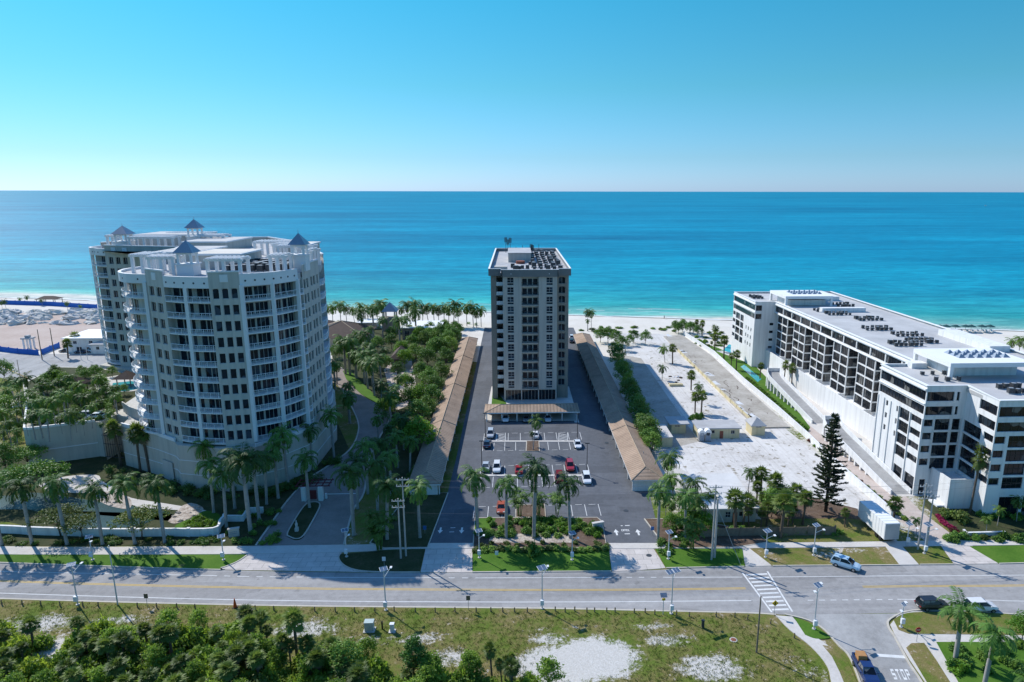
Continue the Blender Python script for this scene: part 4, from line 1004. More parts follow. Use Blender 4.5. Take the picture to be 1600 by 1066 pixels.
mb=MB(); mb.box(-9.1,17.2,175.6,175.72,2.45,2.75); mb.box(-9.1,17.2,183.08,183.2,2.45,2.75); mb.box(-9.1,-8.98,175.72,183.08,2.45,2.75); mb.box(17.08,17.2,175.72,183.08,2.45,2.75); part('fascia',mb,M['white_trim'],t)
mb=MB(); mb.face([(-9,183.1,2.5),(17.1,183.1,2.5),(17.1,175.7,2.5),(-9,175.7,2.5)]); part('soffit',mb,M['cream'],t)
for k in range(7):
    x=-8.4+k*4.15; mb=MB(); mb.box(x-.13,x+.13,176.1,176.36,0,2.45); part('post',mb,M['white'],t)
mb=MB(); mb.box(-8.8,16.9,182.7,182.9,0,2.45); part('back_wall',mb,M['cream'],t)
slab('tower_court',[(758,655),(768,604),(889,604),(905,660),(898,660),(897,657),(765,657)],0,.1,M['concrete_lt'])
slab('court_lawn',[(768,632),(770,606),(790,628),(792,632)],0,.13,M['lawn'])
# ================================================================== white resort building on the right
RB=thing('resort_building','long white seven storey building with black window bands on the right','apartment building',(95,170,0))
bank=Bank(RB,98); wall=MB()
RT_=25.3; RF=[8.05+2.7*k for k in range(4)]; B1,B2=18.95,21.9
def bandops(L,u0=.25,u1=None,cols=None):
    u1=u1 or L-.25; n=cols or max(2,int((u1-u0)/1.1))
    return [(u0,u1,B1+.45,B1+2.25,n,1),(u0,u1,B2+.35,B2+2.25,n,1)]
def bigs(u0,u1,cols=3,floors=RF): return [(u0,u1,z+.15,z+2.45,cols,2) for z in floors]
def smalls(u0,u1,cols=2,floors=RF): return [(u0,u1,z+.95,z+2.35,cols,1) for z in floors]
DP=.3
# near block, west face then front
W0,W1=(79.2,138.),(79.2,121.2)
L=16.8
facade(wall,W0,W1,0,RT_,bandops(L)+[o for o in smalls(12.7,16.7,3)]+bigs(8.6,12.2,4)+[(u,u+.8,z+1.,z+2.2,1,1) for u in (3.4,7.4) for z in RF[1:]]+[(8.8,11.9,1.,6.2,1,1),(12.9,16.2,1.,6.2,1,1)],DP,bank,GD)
mb=MB()
for u in (.2,2.6,5.2,8.3,12.4,16.55): mb.box(79.02,79.197,138.-u-.22,138.-u,0,18.7)
part('pilaster',mb,M['white'],RB)
facade(wall,W1,(87.2,121.2),0,RT_,[(.2,5.6,B1+.45,B1+2.25,4,1),(.2,5.6,B2+.35,B2+2.25,4,1),(6.1,6.7,B1+.5,B1+2.2,1,1),(6.1,6.7,B2+.4,B2+2.2,1,1)]+smalls(.15,2.0,2)+bigs(2.4,5.4,4)+bigs(5.9,7.5,1)+[(.8,2.,1.,6.,1,1),(3.,5.5,1.,6.,2,1)],DP,bank,GD)
facade(wall,(87.2,121.2),(86.6,111.6),0,RT_,[(4.3,9.35,B1+.45,B1+2.25,4,1),(4.3,9.35,B2+.35,B2+2.25,4,1)]+bigs(.3,5.8,4)+smalls(6.6,9.4,2),DP,bank,GD)
facade(wall,(86.6,111.6),(118,111.6),0,RT_,[(.3+k*7.6,7.4+k*7.6,B1+.45,B1+2.25,5,1) for k in range(4)]+[(.3+k*7.6,7.4+k*7.6,B2+.35,B2+2.25,5,1) for k in range(4)]+smalls(.2,2.2,2)+[o for k in range(6) for o in bigs(2.8+k*4.6,6.8+k*4.6,4)]+[(2.8+k*4.6,6.8+k*4.6,.3,6.6,3,2) for k in range(6)],DP,bank,GD)
facade(wall,(118,111.6),(118,245),0,RT_,[]); facade(wall,(118,245),(81.2,245),0,RT_,[])
# far block
facade(wall,(81.2,245),(81.2,222),0,RT_,bandops(23)+bigs(3.5,8,3)+bigs(8.6,12,2)+smalls(.2,3,2)+[(u,u+.9,z+1.,z+2.3,1,1) for u in (14.6,17.,19.6) for z in RF[:3]],DP,bank,GD)
facade(wall,(81.2,222),(88.,222),0,RT_,[(.2,2.3,B1+.45,B1+2.25,2,1),(.2,2.3,B2+.35,B2+2.25,2,1)]+[(5.3,6.7,z+1.,z+1.9,1,1) for z in RF],DP,bank,GD)
# middle: top band flush over glazed bays that stand on the terrace
facade(wall,(88.,222),(88.,138),21.75,RT_,[(.3+k*6.98,6.9+k*6.98,B2+.2,B2+2.2,6,1) for k in range(12)],DP,bank,GD)
wall.face([(88,222,21.75),(91.2,222,21.75),(91.2,138,21.75),(88,138,21.75)])
facade(wall,(91.2,222),(91.2,138),7.6,21.75,[(u,u+.9,z+1.,z+2.2,1,1) for u in (9.3,10.9,22.8,24.4,36.5,38.1,50.1,51.7,63.8,65.4,77.4,79.) for z in RF],DP,bank,GD)
facade(wall,(88.,222),(91.2,222),0,21.75,[])
wall.face([(88,138,0),(79.2,138,0),(79.2,138,RT_),(88,138,RT_)]); wall.face([(91.2,138,0),(88,138,0),(88,138,21.75),(91.2,138,21.75)])
part('wall',wall,M['white'],RB)
for k in range(6):
    bw=MB(); y1=219.5-k*13.65; y0=y1-8.6; xo=88.12
    fl=RF+[18.85]
    facade(bw,(xo,y1),(xo,y0),7.6,21.74,[(.25,4.15,z+.1,z+2.45,4,2) for z in fl]+[(4.45,8.35,z+.1,z+2.45,4,2) for z in fl],.25,bank,GD)
    facade(bw,(xo,y0),(91.2,y0),7.6,21.74,[(.25,2.8,z+.1,z+2.45,2,2) for z in fl],.25,bank,GD)
    facade(bw,(91.2,y1),(xo,y1),7.6,21.74,[])
    part('glazed_bay',bw,M['white'],RB)
mb=MB(); mb.prism([(79.4,121.4),(87.,121.4),(86.8,111.8),(117.8,111.8),(117.8,244.8),(81.4,244.8),(81.4,222.2),(88.2,222.2),(88.2,137.8),(79.4,137.8)],24.2,24.85); part('roof',mb,M['roofwhite'],RB)
mb=MB()
for seg in ([(81.2,222),(81.2,245),(118,245),(118,111.6),(86.6,111.6),(87.2,121.2),(79.2,121.2),(79.2,138.),(88,138),(88,222),(81.2,222)],):
    mb.curb(offset(seg,-.15)[::-1],.75,RT_,RT_+.16)
for (a,b) in (((88,138),(88,222)),((79.2,121.2),(79.2,138)),((81.2,222),(81.2,245))):
    mb.box(a[0]-.35,a[0]-.003,min(a[1],b[1]),max(a[1],b[1]),24.45,24.75)
    mb.box(a[0]-.25,a[0]-.003,min(a[1],b[1]),max(a[1],b[1]),21.62,21.8)
part('coping',mb,M['white_clean'],RB)
# mechanical canopies with skylights on top
def canopy(x0,x1,y0,y1,zt):
    mb=MB(); mb.box(x0,x1,y0,y1,zt-.9,zt)
    for x in (x0+.4,x1-.4):
        for y in (y0+.4,y1-.4): mb.box(x-.35,x+.35,y-.35,y+.35,24.85,zt-.9)
    c=part('roof_canopy',mb,M['white_clean'],RB)
    mb=MB(); mb.box(x0+2,x1-1,y0+3,y1-2,24.85,zt-1.7); part('canopy_wall',mb,M['white'],c)
    sk=MB(); n=6
    for i in range(n):
        for j in range(3):
            cx=x0+(x1-x0)*(.3+.55*i/(n-1)); cy=y0+(y1-y0)*(.38+.14*j); w=(x1-x0)*.045
            for p,q in (((-1,-1),(1,-1)),((1,-1),(1,1)),((1,1),(-1,1)),((-1,1),(-1,-1))):
                sk.face([(cx+p[0]*w,cy+p[1]*w,zt+.003),(cx+q[0]*w,cy+q[1]*w,zt+.003),(cx,cy,zt+.8)])
    part('skylight',sk,M['slate'],c)
canopy(87.2,104.5,127,140.,28.3); canopy(88.5,104.5,215,229,28.3)
for b in ((84.8,88.2,136,138.6,24.85,26.),(96,110,204,206,24.85,26.2),(106,112,226,240,24.85,26.4),(112,117,150,170,24.85,26.3)):
    mb=MB(); mb.box(*b); part('roof_wall',mb,M['white'],RB)
# terrace podium along the middle, front terrace with angled wall
mb=MB(); mb.box(86.,91.18,138.02,221.98,0,7.59); mb.box(85.7,86.,138.02,226,0,8.9)
for k in range(5):
    y=210.5-k*13.65; mb.box(86.02,88.08,y-.15,y+.15,7.6,9.0)
part('terrace',mb,M['white'],RB)
ft=[(82.,121.18),(86.93,121.18),(86.74,115.),(82.,115.)]
mb=MB(); mb.prism(ft,0,7.4); mb.curb([(82.15,121.),(82.15,115.15),(86.6,115.15)],.3,7.4,8.7); part('front_terrace',mb,M['white'],RB)
mb=MB(); mb.box(80.6,81.99,115.8,118.6,0,3.0); part('step_wall',mb,M['white'],RB)
bank.flush()
# block scaled about the camera: farther out, storeys larger, its foot sunk below ground
RBS=1.0436
RB.location=(95*RBS,170*RBS,0); RB.scale=(RBS,RBS,RBS)
for ch in RB.children: ch.location.z-=2.59
# vehicle ramps up to the terrace garage
def ramp_(label,xc,y_top,y_bot,zt,loc):
    t=thing('vehicle_ramp',label,'ramp',loc); w=1.95; n=14
    mb=MB(); pts=[]
    for i in range(n+1):
        s=i/n; y=y_bot+(y_top-y_bot)*s; z=max(.06,zt*s); x=xc+(1.8*max(0,(s-.8)/.2)**2)
        pts.append((x,y,z))
    for i in range(n):
        a,b=pts[i],pts[i+1]
        mb.face([(a[0]-w,a[1],a[2]),(a[0]+w,a[1],a[2]),(b[0]+w,b[1],b[2]),(b[0]-w,b[1],b[2])])
        mb.face([(b[0]-w,b[1],b[2]-.4),(b[0]+w,b[1],b[2]-.4),(a[0]+w,a[1],a[2]-.4),(a[0]-w,a[1],a[2]-.4)])
    part('deck',mb,M['asphalt_side'],t)
    for sgn in (-1,1):
        mb=MB()
        for i in range(n):
            a,b=pts[i],pts[i+1]; xa,xb=a[0]+sgn*(w+.15),b[0]+sgn*(w+.15)
            for q in ((-.14,.14),):
                A=[(xa-.14,a[1]),(xa+.14,a[1]),(xb+.14,b[1]),(xb-.14,b[1])]
                zb0,zb1,zt0,zt1=a[2]-.6,b[2]-.6,a[2]+1.05,b[2]+1.05
                mb.face([(A[0][0],A[0][1],zb0),(A[0][0],A[0][1],zt0),(A[3][0],A[3][1],zt1),(A[3][0],A[3][1],zb1)])
                mb.face([(A[1][0],A[1][1],zt0),(A[1][0],A[1][1],zb0),(A[2][0],A[2][1],zb1),(A[2][0],A[2][1],zt1)])
                mb.face([(A[0][0],A[0][1],zt0),(A[1][0],A[1][1],zt0),(A[2][0],A[2][1],zt1),(A[3][0],A[3][1],zt1)])
        e=pts[0]; mb.box(e[0]+sgn*(w+.15)-.139,e[0]+sgn*(w+.15)+.139,e[1]-.02,e[1],0,e[2]+1.04)
        part('parapet',mb,M['white'],t)
    e=pts[-1]; mb=MB(); mb.box(e[0]-w-.25,e[0]+w+.3,e[1]-.1,e[1]+.2,0,e[2]+1.04); part('end_wall',mb,M['white'],t)
    for i in range(4,n+1,1):
        a=pts[i]; mb=MB(); mb.box(a[0]-w-.3,a[0]-w+.25,a[1]-.3,a[1]+.3,0,a[2]-.38); part('column',mb,M['white'],t)
ramp_('concrete car ramp on columns beside the far part of the white building',82.6,210,171,4.3,(82.6,171,0))
ramp_('concrete car ramp with white parapets beside the near block, behind the pine',80.2,163,127,4.0,(80.2,127,0))
# ---- small buildings and walls
def house(name,label,x0,x1,y0,y1,h,mw,mr,flat=True,ov=.5,win=(),door=None):
    t=thing(name,label,'building',((x0+x1)/2,y0,0)); mb=MB(); bk=Bank(t,40)
    facade(mb,(x0,y0),(x1,y0),0,h,[w for w in win],.12,bk,GL); facade(mb,(x1,y0),(x1,y1),0,h,[]); facade(mb,(x1,y1),(x0,y1),0,h,[]); facade(mb,(x0,y1),(x0,y0),0,h,[])
    part('wall',mb,mw,t); mb=MB()
    if flat: mb.box(x0-ov,x1+ov,y0-ov,y1+ov,h,h+.28)
    else:
        hip(mb,x0-ov,x1+ov,y0-ov,y1+ov,h,h+1.6,'x' if (x1-x0)>(y1-y0) else 'y'); mb.box(x0-ov,x1+ov,y0-ov,y1+ov,h-.2,h-.003)
    part('roof',mb,mr,t)
    if door:
        mb=MB(); mb.box(door,door+.9,y0-.06,y0-.003,0,2.05); part('door',mb,M['rust'],t)
    bk.flush(); return t
house('flat_roofed_house','low cream house with big white flat roof behind the palms and grey fence',35.,45.5,116.5,131.5,2.9,M['cream2'],M['houseroof'],True,.6,[(4.6,5.6,1.,2.2,2,2),(7.2,8.,1.2,2.2,1,1)],41.)
x0,y0,_=G(1091,686); x1=G(1153,683)[0]
house('utility_building','long pale yellow building with flat grey roof at the back of the bare lot',x0,x1,y0,y0+5.5,2.7,M['yellowwall'],M['roofgrey'],True,.4,[(2.6,4.2,1.4,2.3,2,1),(8.4,9.4,1.2,2.2,2,1)],x0+5.5)
x0,y0,_=G(1049,678); x1=G(1069,678)[0]
t=house('pump_house','small pale yellow shed with torn dark and white roof in the tower shadow',x0,x1+.4,y0,y0+4.5,2.7,M['yellowwall'],M['roofgrey'],True,.8,[(.8,2.2,1.9,2.3,2,1)])
x0,y0,_=G(1174,681); x1=G(1195,681)[0]
house('pump_house','pale yellow shed with grey skylit roof at the end of the foundation slab',x0,x1,y0,y0+4.5,2.8,M['yellowwall'],M['roofgrey'],False,.3,[(1.0,2.6,2.2,2.5,2,1)])
x0,y0,_=G(1034,699); x1=G(1050,698)[0]
house('yellow_shed','narrow yellow block beside the right carport, half hidden by palms',x0,x1,y0,y0+9,2.4,M['yellowwall'],M['concrete_lt'],True,.1)
# two portable site toilets
def toilet():
    t=thing('portable_toilet','','portable toilet'); mb=MB(); mb.box(-.55,.55,-.55,.55,.08,2.0); part('cabin',mb,M['equip_lt'],t)
    mb=MB(); mb.box(-.62,.62,-.62,.62,0,.08); part('base',mb,M['black'],t)
    mb=MB(); mb.tube([(0,-.6,1.85),(0,.6,1.85)],.62,12); part('roof',mb,M['white_clean'],t)
    mb=MB(); mb.box(-.4,.4,-.6,-.553,.15,1.85); part('door',mb,M['slate'],t); return t
x,y,_=G(1096,690); spawn('toilet',toilet,(x,y+.6,.02),.05,'grey portable toilet with white dome roof, left one of two by the yellow building',scale=1.25)
x,y,_=G(1106,690); spawn('toilet',toilet,(x,y+.6,.02),-.03,'grey portable toilet with white dome roof, right one of two by the yellow building',scale=1.3)
def wallrun(name,label,cat,pts,w,h,mat,posts=None,cap=True,z0=0):
    t=thing(name,label,cat,(pts[0][0],pts[0][1],0)); mb=MB(); mb.curb(pts,w,z0,h); part('panel' if 'fence' in name else 'wall',mb,mat,t)
    if cap: mb=MB(); mb.curb(pts,w+.12,h,h+.1); part('cap',mb,mat,t)
    if posts:
        L=sum(math.dist(a,b) for a,b in zip(pts[:-1],pts[1:])); n=max(1,int(L/posts)); mb=MB()
        P=resample(pts,n)
        for q in P[:100]:
            pm=MB(); pm.box(q[0]-w*.75-.06,q[0]+w*.75+.06,q[1]-w*.75-.06,q[1]+w*.75+.06,0,h+.22); part('post' if 'fence' in name else 'pier',pm,mat,t)
    return t
wallrun('garden_wall','low white wall with piers along the pond garden by the sidewalk','wall',GP(smooth_px([(-420,820),(-200,828),(0,833),(60,836),(170,838.5),(260,838),(334,837),(345,824),(352,816)])),.3,1.5,M['white'],9.)
wallrun('garden_wall','short white wall segments curving behind the palms left of the entry drive','wall',GP([(354,815),(380,815),(388,803),(412,802)]),.3,1.2,M['white'])
wallrun('board_fence','weathered grey board fence between palms and sidewalk right of the lot entrance','fence',GP([(1094,840.5),(1130,838.5),(1200,837.5),(1270,836.5),(1304,836.)]),.08,1.7,M['woodpole'],2.4,False)
wallrun('boundary_wall','long white boundary wall between the bare lot and the right hand drive','wall',GP([(1068,523.5),(1115,555),(1163,600),(1215,644),(1257,682),(1320,743),(1393,808)]),.35,1.6,M['white'])
wallrun('hedge_wall','low yellow wall with short posts along the left edge of the foundation slab','wall',[(p[0]-.25,p[1]) for p in GP([(1060,549),(1100,588),(1140,627),(1182,666)])],.2,.9,M['yellowwall'],5.)
wallrun('blue_fence','long blue screen fence between the beach and the sand piles','fence',GP([(-300,473),(0,475.5),(80,478),(152,482.5)]),.12,2.3,M['blue_fence'],6.,False)
wallrun('blue_fence','blue screen fence along the back street in front of the building site','fence',GP([(-300,545),(0,549),(28,552.5),(60,555)]),.12,2.0,M['blue_fence'],5.,False)
wallrun('blue_fence','short blue screen fence running back from the street beside the grey houses','fence',GP([(66,554),(80,548),(93,543)]),.12,2.0,M['blue_fence'],5.,False)
wallrun('planter_wall','low white planter wall in front of the near white block','wall',GP([(1505,833),(1511,838),(1570,836.5)]),.3,.7,M['white'])
# houses at the far left
x0,y0,_=G(104,551); 
house('grey_house','grey two storey house with big white flat roof beside the cream tower',x0,x0+20,y0,y0+16,5.6,M['white'],M['white_clean'],True,.8,[(3,4.4,3.4,4.6,2,1),(9,10.4,3.4,4.6,2,1),(4,6,.4,2.2,2,1)],x0+8.)
x0,y0,_=G(143,553)
house('grey_house','small grey hip roofed house half hidden behind the cream tower',x0,x0+13,y0,y0+9,3.8,M['white'],M['roofwhite'],False,.6,[(2,3.2,1.6,2.8,2,1)])
x0,y0,_=G(30,549)
t=thing('gate_pavilion','small grey gatehouse frame behind the blue fence of the building site','gatehouse',(x0,y0+3,0)); mb=MB()
for dx in (0,2.6):
    for dy in (3,5): mb.box(x0+dx-.25,x0+dx+.25,y0+dy-.25,y0+dy+.25,0,4.2)
part('pier',mb,M['white'],t); mb=MB(); mb.box(x0-.6,x0+3.2,y0+2.4,y0+5.6,4.2,4.7); mb.box(x0+.6,x0+2.,y0+3.2,y0+4.8,4.7,5.6); part('roof',mb,M['roofgrey'],t)
# sand piles at the site
for i in range(70):
    rr=random.Random(40+i); px=rr.uniform(-10,150); py=rr.uniform(487,508); x,y,_=G(px,py); h=rr.uniform(.6,2.2)
    mb=MB(); mb.blob((x,y,0),(h*rr.uniform(1.5,3.),h*rr.uniform(1.3,2.4),h),i,12,8,.3)
    solo('sand_pile',mb,M['lot' if rr.random()<.6 else 'sand'],'heap of pale sand among the piles behind the blue beach fence','sand pile',(x,y,0),'sand piles on the building site')
# club house, beach tower and court behind the tree belt
def timber_house(label,x0,x1,y0,y1,h,rise):
    t=thing('club_house',label,'building',((x0+x1)/2,y0,0)); mb=MB(); mb.box(x0,x1,y0,y1,0,h); part('wall',mb,M['cream'],t)
    mb=MB(); a,b=hip(mb,x0-1.2,x1+1.2,y0-1.2,y1+1.2,h-.2,h+rise,'x'); rf=part('roof',mb,M['timber'],t)
    mb=MB(); mb.tube([a,b],.2,4)
    for e,c in ((a,(x0-1.2,y0-1.2)),(b,(x1+1.2,y0-1.2)),(a,(x0-1.2,y1+1.2)),(b,(x1+1.2,y1+1.2))): mb.tube([e,(c[0],c[1],h-.2)],.2,4)
    part('ridge_cap',mb,M['ridge'],rf)
timber_house('dark brown hip roofed club house just right of the cream tower',-84,-62,268,290,4.5,4.5)
timber_house('smaller dark brown roof left behind the club house',-100,-84,286,304,4.,4.)
x,y,_=G(611,516)
t=thing('beach_tower','square lookout tower with dark pointed roof among the beach palms','tower',(x,y,0)); mb=MB(); mb.box(x-3,x+3,y-3,y+3,0,6); part('wall',mb,M['taupe'],t)
mb=MB()
for sx in (-1,1):
    for sy in (-1,1): mb.box(x+sx*2.4-.3,x+sx*2.4+.3,y+sy*2.4-.3,y+sy*2.4+.3,6,9)
part('post',mb,M['cream'],t); mb=MB()
for a,b in (((-1,-1),(1,-1)),((1,-1),(1,1)),((1,1),(-1,1)),((-1,1),(-1,-1))): mb.face([(x+a[0]*3.4,y+a[1]*3.4,9),(x+b[0]*3.4,y+b[1]*3.4,9),(x,y,13)])
mb.face([(x-3.4,y+3.4,9),(x+3.4,y+3.4,9),(x+3.4,y-3.4,9),(x-3.4,y-3.4,9)]); part('roof',mb,M['slate'],t)
x0,y0,_=G(629,531); x1=G(665,531)[0]
house('club_house','taupe block with columns and white flat roof behind the dense trees',x0,x1+6,y0,y0+15,5.,M['taupe'],M['white_clean'],True,.6,[(1+k*3,3+k*3,.5,3.8,2,2) for k in range(3)])
x0,y0,_=G(560,514); x1=G(588,514)[0]
house('beach_pavilion','low pale pavilion with white roof behind the palms near the beach',x0,x1,y0,y0+8,2.8,M['cream'],M['white_clean'],True,.8)
for sx,sy,lab in ((612,578,'taupe gatehouse wall in the middle of the palm court'),):
    x,y,_=G(sx,sy); house('gate_house',lab,x,x+2.5,y,y+16,4.,M['taupe'],M['timber'],False,.8)
for px,py,w,l in ((200,602,4.5,'right'),(122,612,4.,'left')):
    x,y,_=G(px,py,8.75); t=thing('pool_hut','brown thatched pool hut on the raised garden deck, %s one'%l,'hut',(x,y,8.8)); mb=MB()
    for sx in (-1,1):
        for sy in (-1,1): mb.box(x+sx*w*.4-.1,x+sx*w*.4+.1,y+sy*w*.4-.1,y+sy*w*.4+.1,8.8,11.2)
    part('post',mb,M['woodpole'],t); mb=MB(); hip(mb,x-w*.6,x+w*.6,y-w*.6,y+w*.6,11.1,13.,'y',inset=w*.55); part('roof',mb,M['timber'],t)
# ------------------------------------------------------------------ palms, trees and shrubs
def leaf(mb,b,d,n,L,w):
    """kite shaped leaflet from b along d, n roughly its normal"""
    s=d.cross(n)
    if s.length<1e-4: s=d.cross(Vector((1,0,0)))
    s.normalize(); m=b+d*L*.45; t=b+d*L
    mb.face([tuple(b),tuple(m-s*w),tuple(t),tuple(m+s*w)])
def frond(mb,o,az,el,L,droop,ll,lw,n,rr,vdrop=.5,seg=9):
    p=Vector(o); pitch=el; pts=[p.copy()]; dirs=[]
    ds=L/seg; h=Vector((math.cos(az),math.sin(az),0))
    for i in range(seg):
        d=h*math.cos(pitch)+Vector((0,0,math.sin(pitch))); dirs.append(d); p=p+d*ds; pts.append(p.copy()); pitch-=droop/seg*(1+.8*i/seg)
    mb.tube([tuple(q) for q in pts[::3]],[.06,.045,.03,.015][:len(pts[::3])],3,False)
    side=Vector((-math.sin(az),math.cos(az),0))
    for k in range(n):
        t=.10+.90*k/(n-1); i=min(int(t*seg),seg-1); f=t*seg-i; q=pts[i].lerp(pts[i+1],f); d=dirs[i]
        l=ll*(.5+1.9*t*(1.12-t))*rr.uniform(.85,1.1)
        for s_ in (-1,1):
            v=(side*s_*1.+d*.75+Vector((0,0,-vdrop*rr.uniform(.5,1.4)))).normalized()
            leaf(mb,q,v,d.cross(side).normalized()+Vector((0,0,.6)),l,lw)
def mk(root,name,mb,mats,smooth=False): return part(name,mb,mats,root,smooth,world=False)
def make_royal(seed):
    def f():
        rr=random.Random(seed); t=thing('royal_palm','','palm tree')
        b=MB(); lean=rr.uniform(-.15,.15)
        zs=[0,.25,1.2,3.5,6.,7.9]; rs=[.34,.27,.24,.27,.25,.19]
        b.tube([(lean*(z/8)**2,0,z) for z in zs],rs,10); mk(t,'trunk',b,M['palmtrunk'],True)
        b=MB(); b.tube([(lean,0,7.85),(lean,0,8.3),(lean,0,9.3),(lean,0,9.75)],[.19,.21,.13,.07],9); mk(t,'crownshaft',b,M['shaft'],True)
        b=MB(); nf=17
        for k in range(nf):
            az=k*2.399+rr.uniform(-.3,.3); u=k/(nf-1)
            frond(b,(lean,0,9.35+.35*(1-u)),az,R(78-92*u+rr.uniform(-8,8)),rr.uniform(2.7,3.3),R(98+rr.uniform(-25,25)),.85,.070,24,rr,.6)
        b.tube([(lean,0,9.6),(lean+.1,.05,11.0)],[.05,.01],4); mk(t,'crown',b,M['palm']); return t
    return f
def make_coco(seed,dead=False):
    def f():
        rr=random.Random(seed); t=thing('coconut_palm','','palm tree'); b=MB()
        cx=rr.uniform(-.9,.9); cy=rr.uniform(-.6,.6)
        P=[(cx*(z/9)**1.6,cy*(z/9)**1.6,z) for z in (0,.4,2,4,6,8,9.2)]
        b.tube(P,[.26,.19,.15,.14,.13,.12,.13],7); mk(t,'trunk',b,M['palmtrunk'],True)
        b=MB(); nf=19; o=P[-1]
        for k in range(nf):
            az=k*2.399+rr.uniform(-.35,.35); u=k/(nf-1)
            frond(b,(o[0],o[1],o[2]+.1),az,R(72-115*u+rr.uniform(-10,10)),rr.uniform(2.7,3.5),R(85+rr.uniform(-25,20)),.85,.08,20,rr,.7)
        mk(t,'crown',b,M['palm2']); return t
    return f
def fan(mb,o,d,up,r_,rr,n=11,spread=200,droop=.35):
    d=d.normalized(); s=d.cross(up).normalized(); nrm=s.cross(d).normalized()
    for k in range(n):
        a=R(-spread/2+spread*k/(n-1)); v=(d*math.cos(a)+s*math.sin(a)); v=(v+Vector((0,0,-droop*rr.uniform(.4,1.5)))).normalized()
        leaf(mb,Vector(o),v,nrm,r_*rr.uniform(.8,1.05)*(1-.25*abs(a)/1.8),.10*r_)
def make_sabal(seed):
    def f():
        rr=random.Random(seed); t=thing('sabal_palm','','palm tree'); b=MB(); lx=rr.uniform(-.3,.3)
        b.tube([(0,0,0),(lx*.2,0,1.),(lx*.6,0,3.),(lx,0,5.2)],[.24,.19,.18,.2],8); mk(t,'trunk',b,M['bark'],True)
        b=MB(); dm=MB(); o=Vector((lx,0,5.2)); nf=42
        for k in range(nf):
            u=k/(nf-1); el=R(82-130*u+rr.uniform(-10,10)); az=k*2.399+rr.uniform(-.3,.3)
            d=Vector((math.cos(az)*math.cos(el),math.sin(az)*math.cos(el),math.sin(el))); e=o+d*rr.uniform(.65,1.05)
            tgt=b if u<.88 else dm
            tgt.tube([tuple(o),tuple(e)],[.03,.02],3,False)
            fan(tgt,e,(d+Vector((0,0,-.25))),Vector((0,0,1)) if abs(d.z)<.9 else Vector((1,0,0)),rr.uniform(.75,1.0),rr)
        c=mk(t,'crown',b,M['sabal']); mk(t,'dry_skirt',dm,M['deadleaf']); return t
    return f
def cloud(mb,c,rad,n,size,rr,flat=.3,shell=.55):
    for _ in range(n):
        v=Vector((rr.gauss(0,1),rr.gauss(0,1),rr.gauss(0,1))).normalized()
        q=shell+(1-shell)*rr.random()**.5
        p=Vector((c[0]+v.x*rad[0]*q,c[1]+v.y*rad[1]*q,c[2]+v.z*rad[2]*q))
        d=Vector((rr.gauss(0,1),rr.gauss(0,1),rr.gauss(0,.6)-flat*.3)).normalized()
        nn=(v*.8+Vector((rr.gauss(0,.6),rr.gauss(0,.6),.6))).normalized()
        leaf(mb,p,d,nn,size*rr.uniform(.6,1.35),size*rr.uniform(.2,.34))
def make_tree(seed,h,w,mat,clumps=26,per=70,size=.5,flatcrown=False,trunk='bark',name='broadleaf_tree'):
    def f():
        rr=random.Random(seed); t=thing(name,'','tree'); b=MB(); cl=[]
        th=h*(.45 if flatcrown else .32)
        b.tube([(0,0,0),(rr.uniform(-.2,.2),0,th*.5),(rr.uniform(-.3,.3),rr.uniform(-.3,.3),th)],[.05*h*.5,.035*h*.5,.028*h*.5],7)
        for k in range(clumps):
            az=k*2.399+rr.uniform(-.4,.4); q=math.sqrt((k+.6)/clumps); rad=w*.5*q*rr.uniform(.72,1.05)
            if flatcrown: z=h*(.80+.12*rr.random()-.16*q*q)
            else: z=h*(.36+.60*(1-q**2.2)*rr.uniform(.75,1.05)+.14*rr.random())
            c=(math.cos(az)*rad,math.sin(az)*rad,z); cl.append(c)
            if k%2==0: b.tube([(0,0,th*.8),(c[0]*.45,c[1]*.45,th*.8+(c[2]-th*.8)*.6),(c[0]*.92,c[1]*.92,c[2]-.1)],[.018*h*.5,.012*h*.5,.006*h*.5],4,False)
        mk(t,'trunk',b,M[trunk],True); b=MB()
        for c in cl:
            s=w*rr.uniform(.10,.19); cloud(b,c,(s*1.15,s*1.15,s*(.45 if flatcrown else .85)),int(per*rr.uniform(.6,1.3)),size,rr)
        mk(t,'crown',b,M[mat]); return t
    return f
def make_shrub(seed,mat,clumps=9,per=60,size=.34,name='shrub',cat='shrub',fruit=None):
    """one metre high, two metres wide"""
    def f():
        rr=random.Random(seed); b=MB()
        for k in range(clumps):
            az=k*2.399; q=math.sqrt(k/clumps); c=(math.cos(az)*.75*q,math.sin(az)*.75*q,.30+.42*(1-q)+rr.uniform(-.1,.12)); s=rr.uniform(.28,.42)
            cloud(b,c,(s,s,s*.8),per,size,rr)
        b.tube([(0,0,0),(0,0,.4)],[.06,.03],4,False)
        o=put(name,b.mesh(name,aslist(M[mat]))); return tag(o,'x',cat)
    return f
def make_clumppalm(seed):
    def f():
        rr=random.Random(seed); t=thing('clump_palm','','palm tree'); b=MB(); tops=[]
        for k in range(6):
            a=k*1.05; q=rr.uniform(.25,.7); h=rr.uniform(2.,3.8); tp=(math.cos(a)*q*2,math.sin(a)*q*2,h); tops.append(tp)
            b.tube([(math.cos(a)*.25,math.sin(a)*.25,0),(math.cos(a)*q,math.sin(a)*q,h*.5),tp],[.07,.055,.05],5)
        mk(t,'trunk',b,M['shaft'],True); b=MB()
        for tp in tops:
            for k in range(8):
                frond(b,tp,k*.785+rr.uniform(-.3,.3),R(rr.uniform(25,75)),rr.uniform(1.3,1.9),R(90),.45,.045,14,rr,.4,6)
        mk(t,'crown',b,M['palm2']); return t
    return f
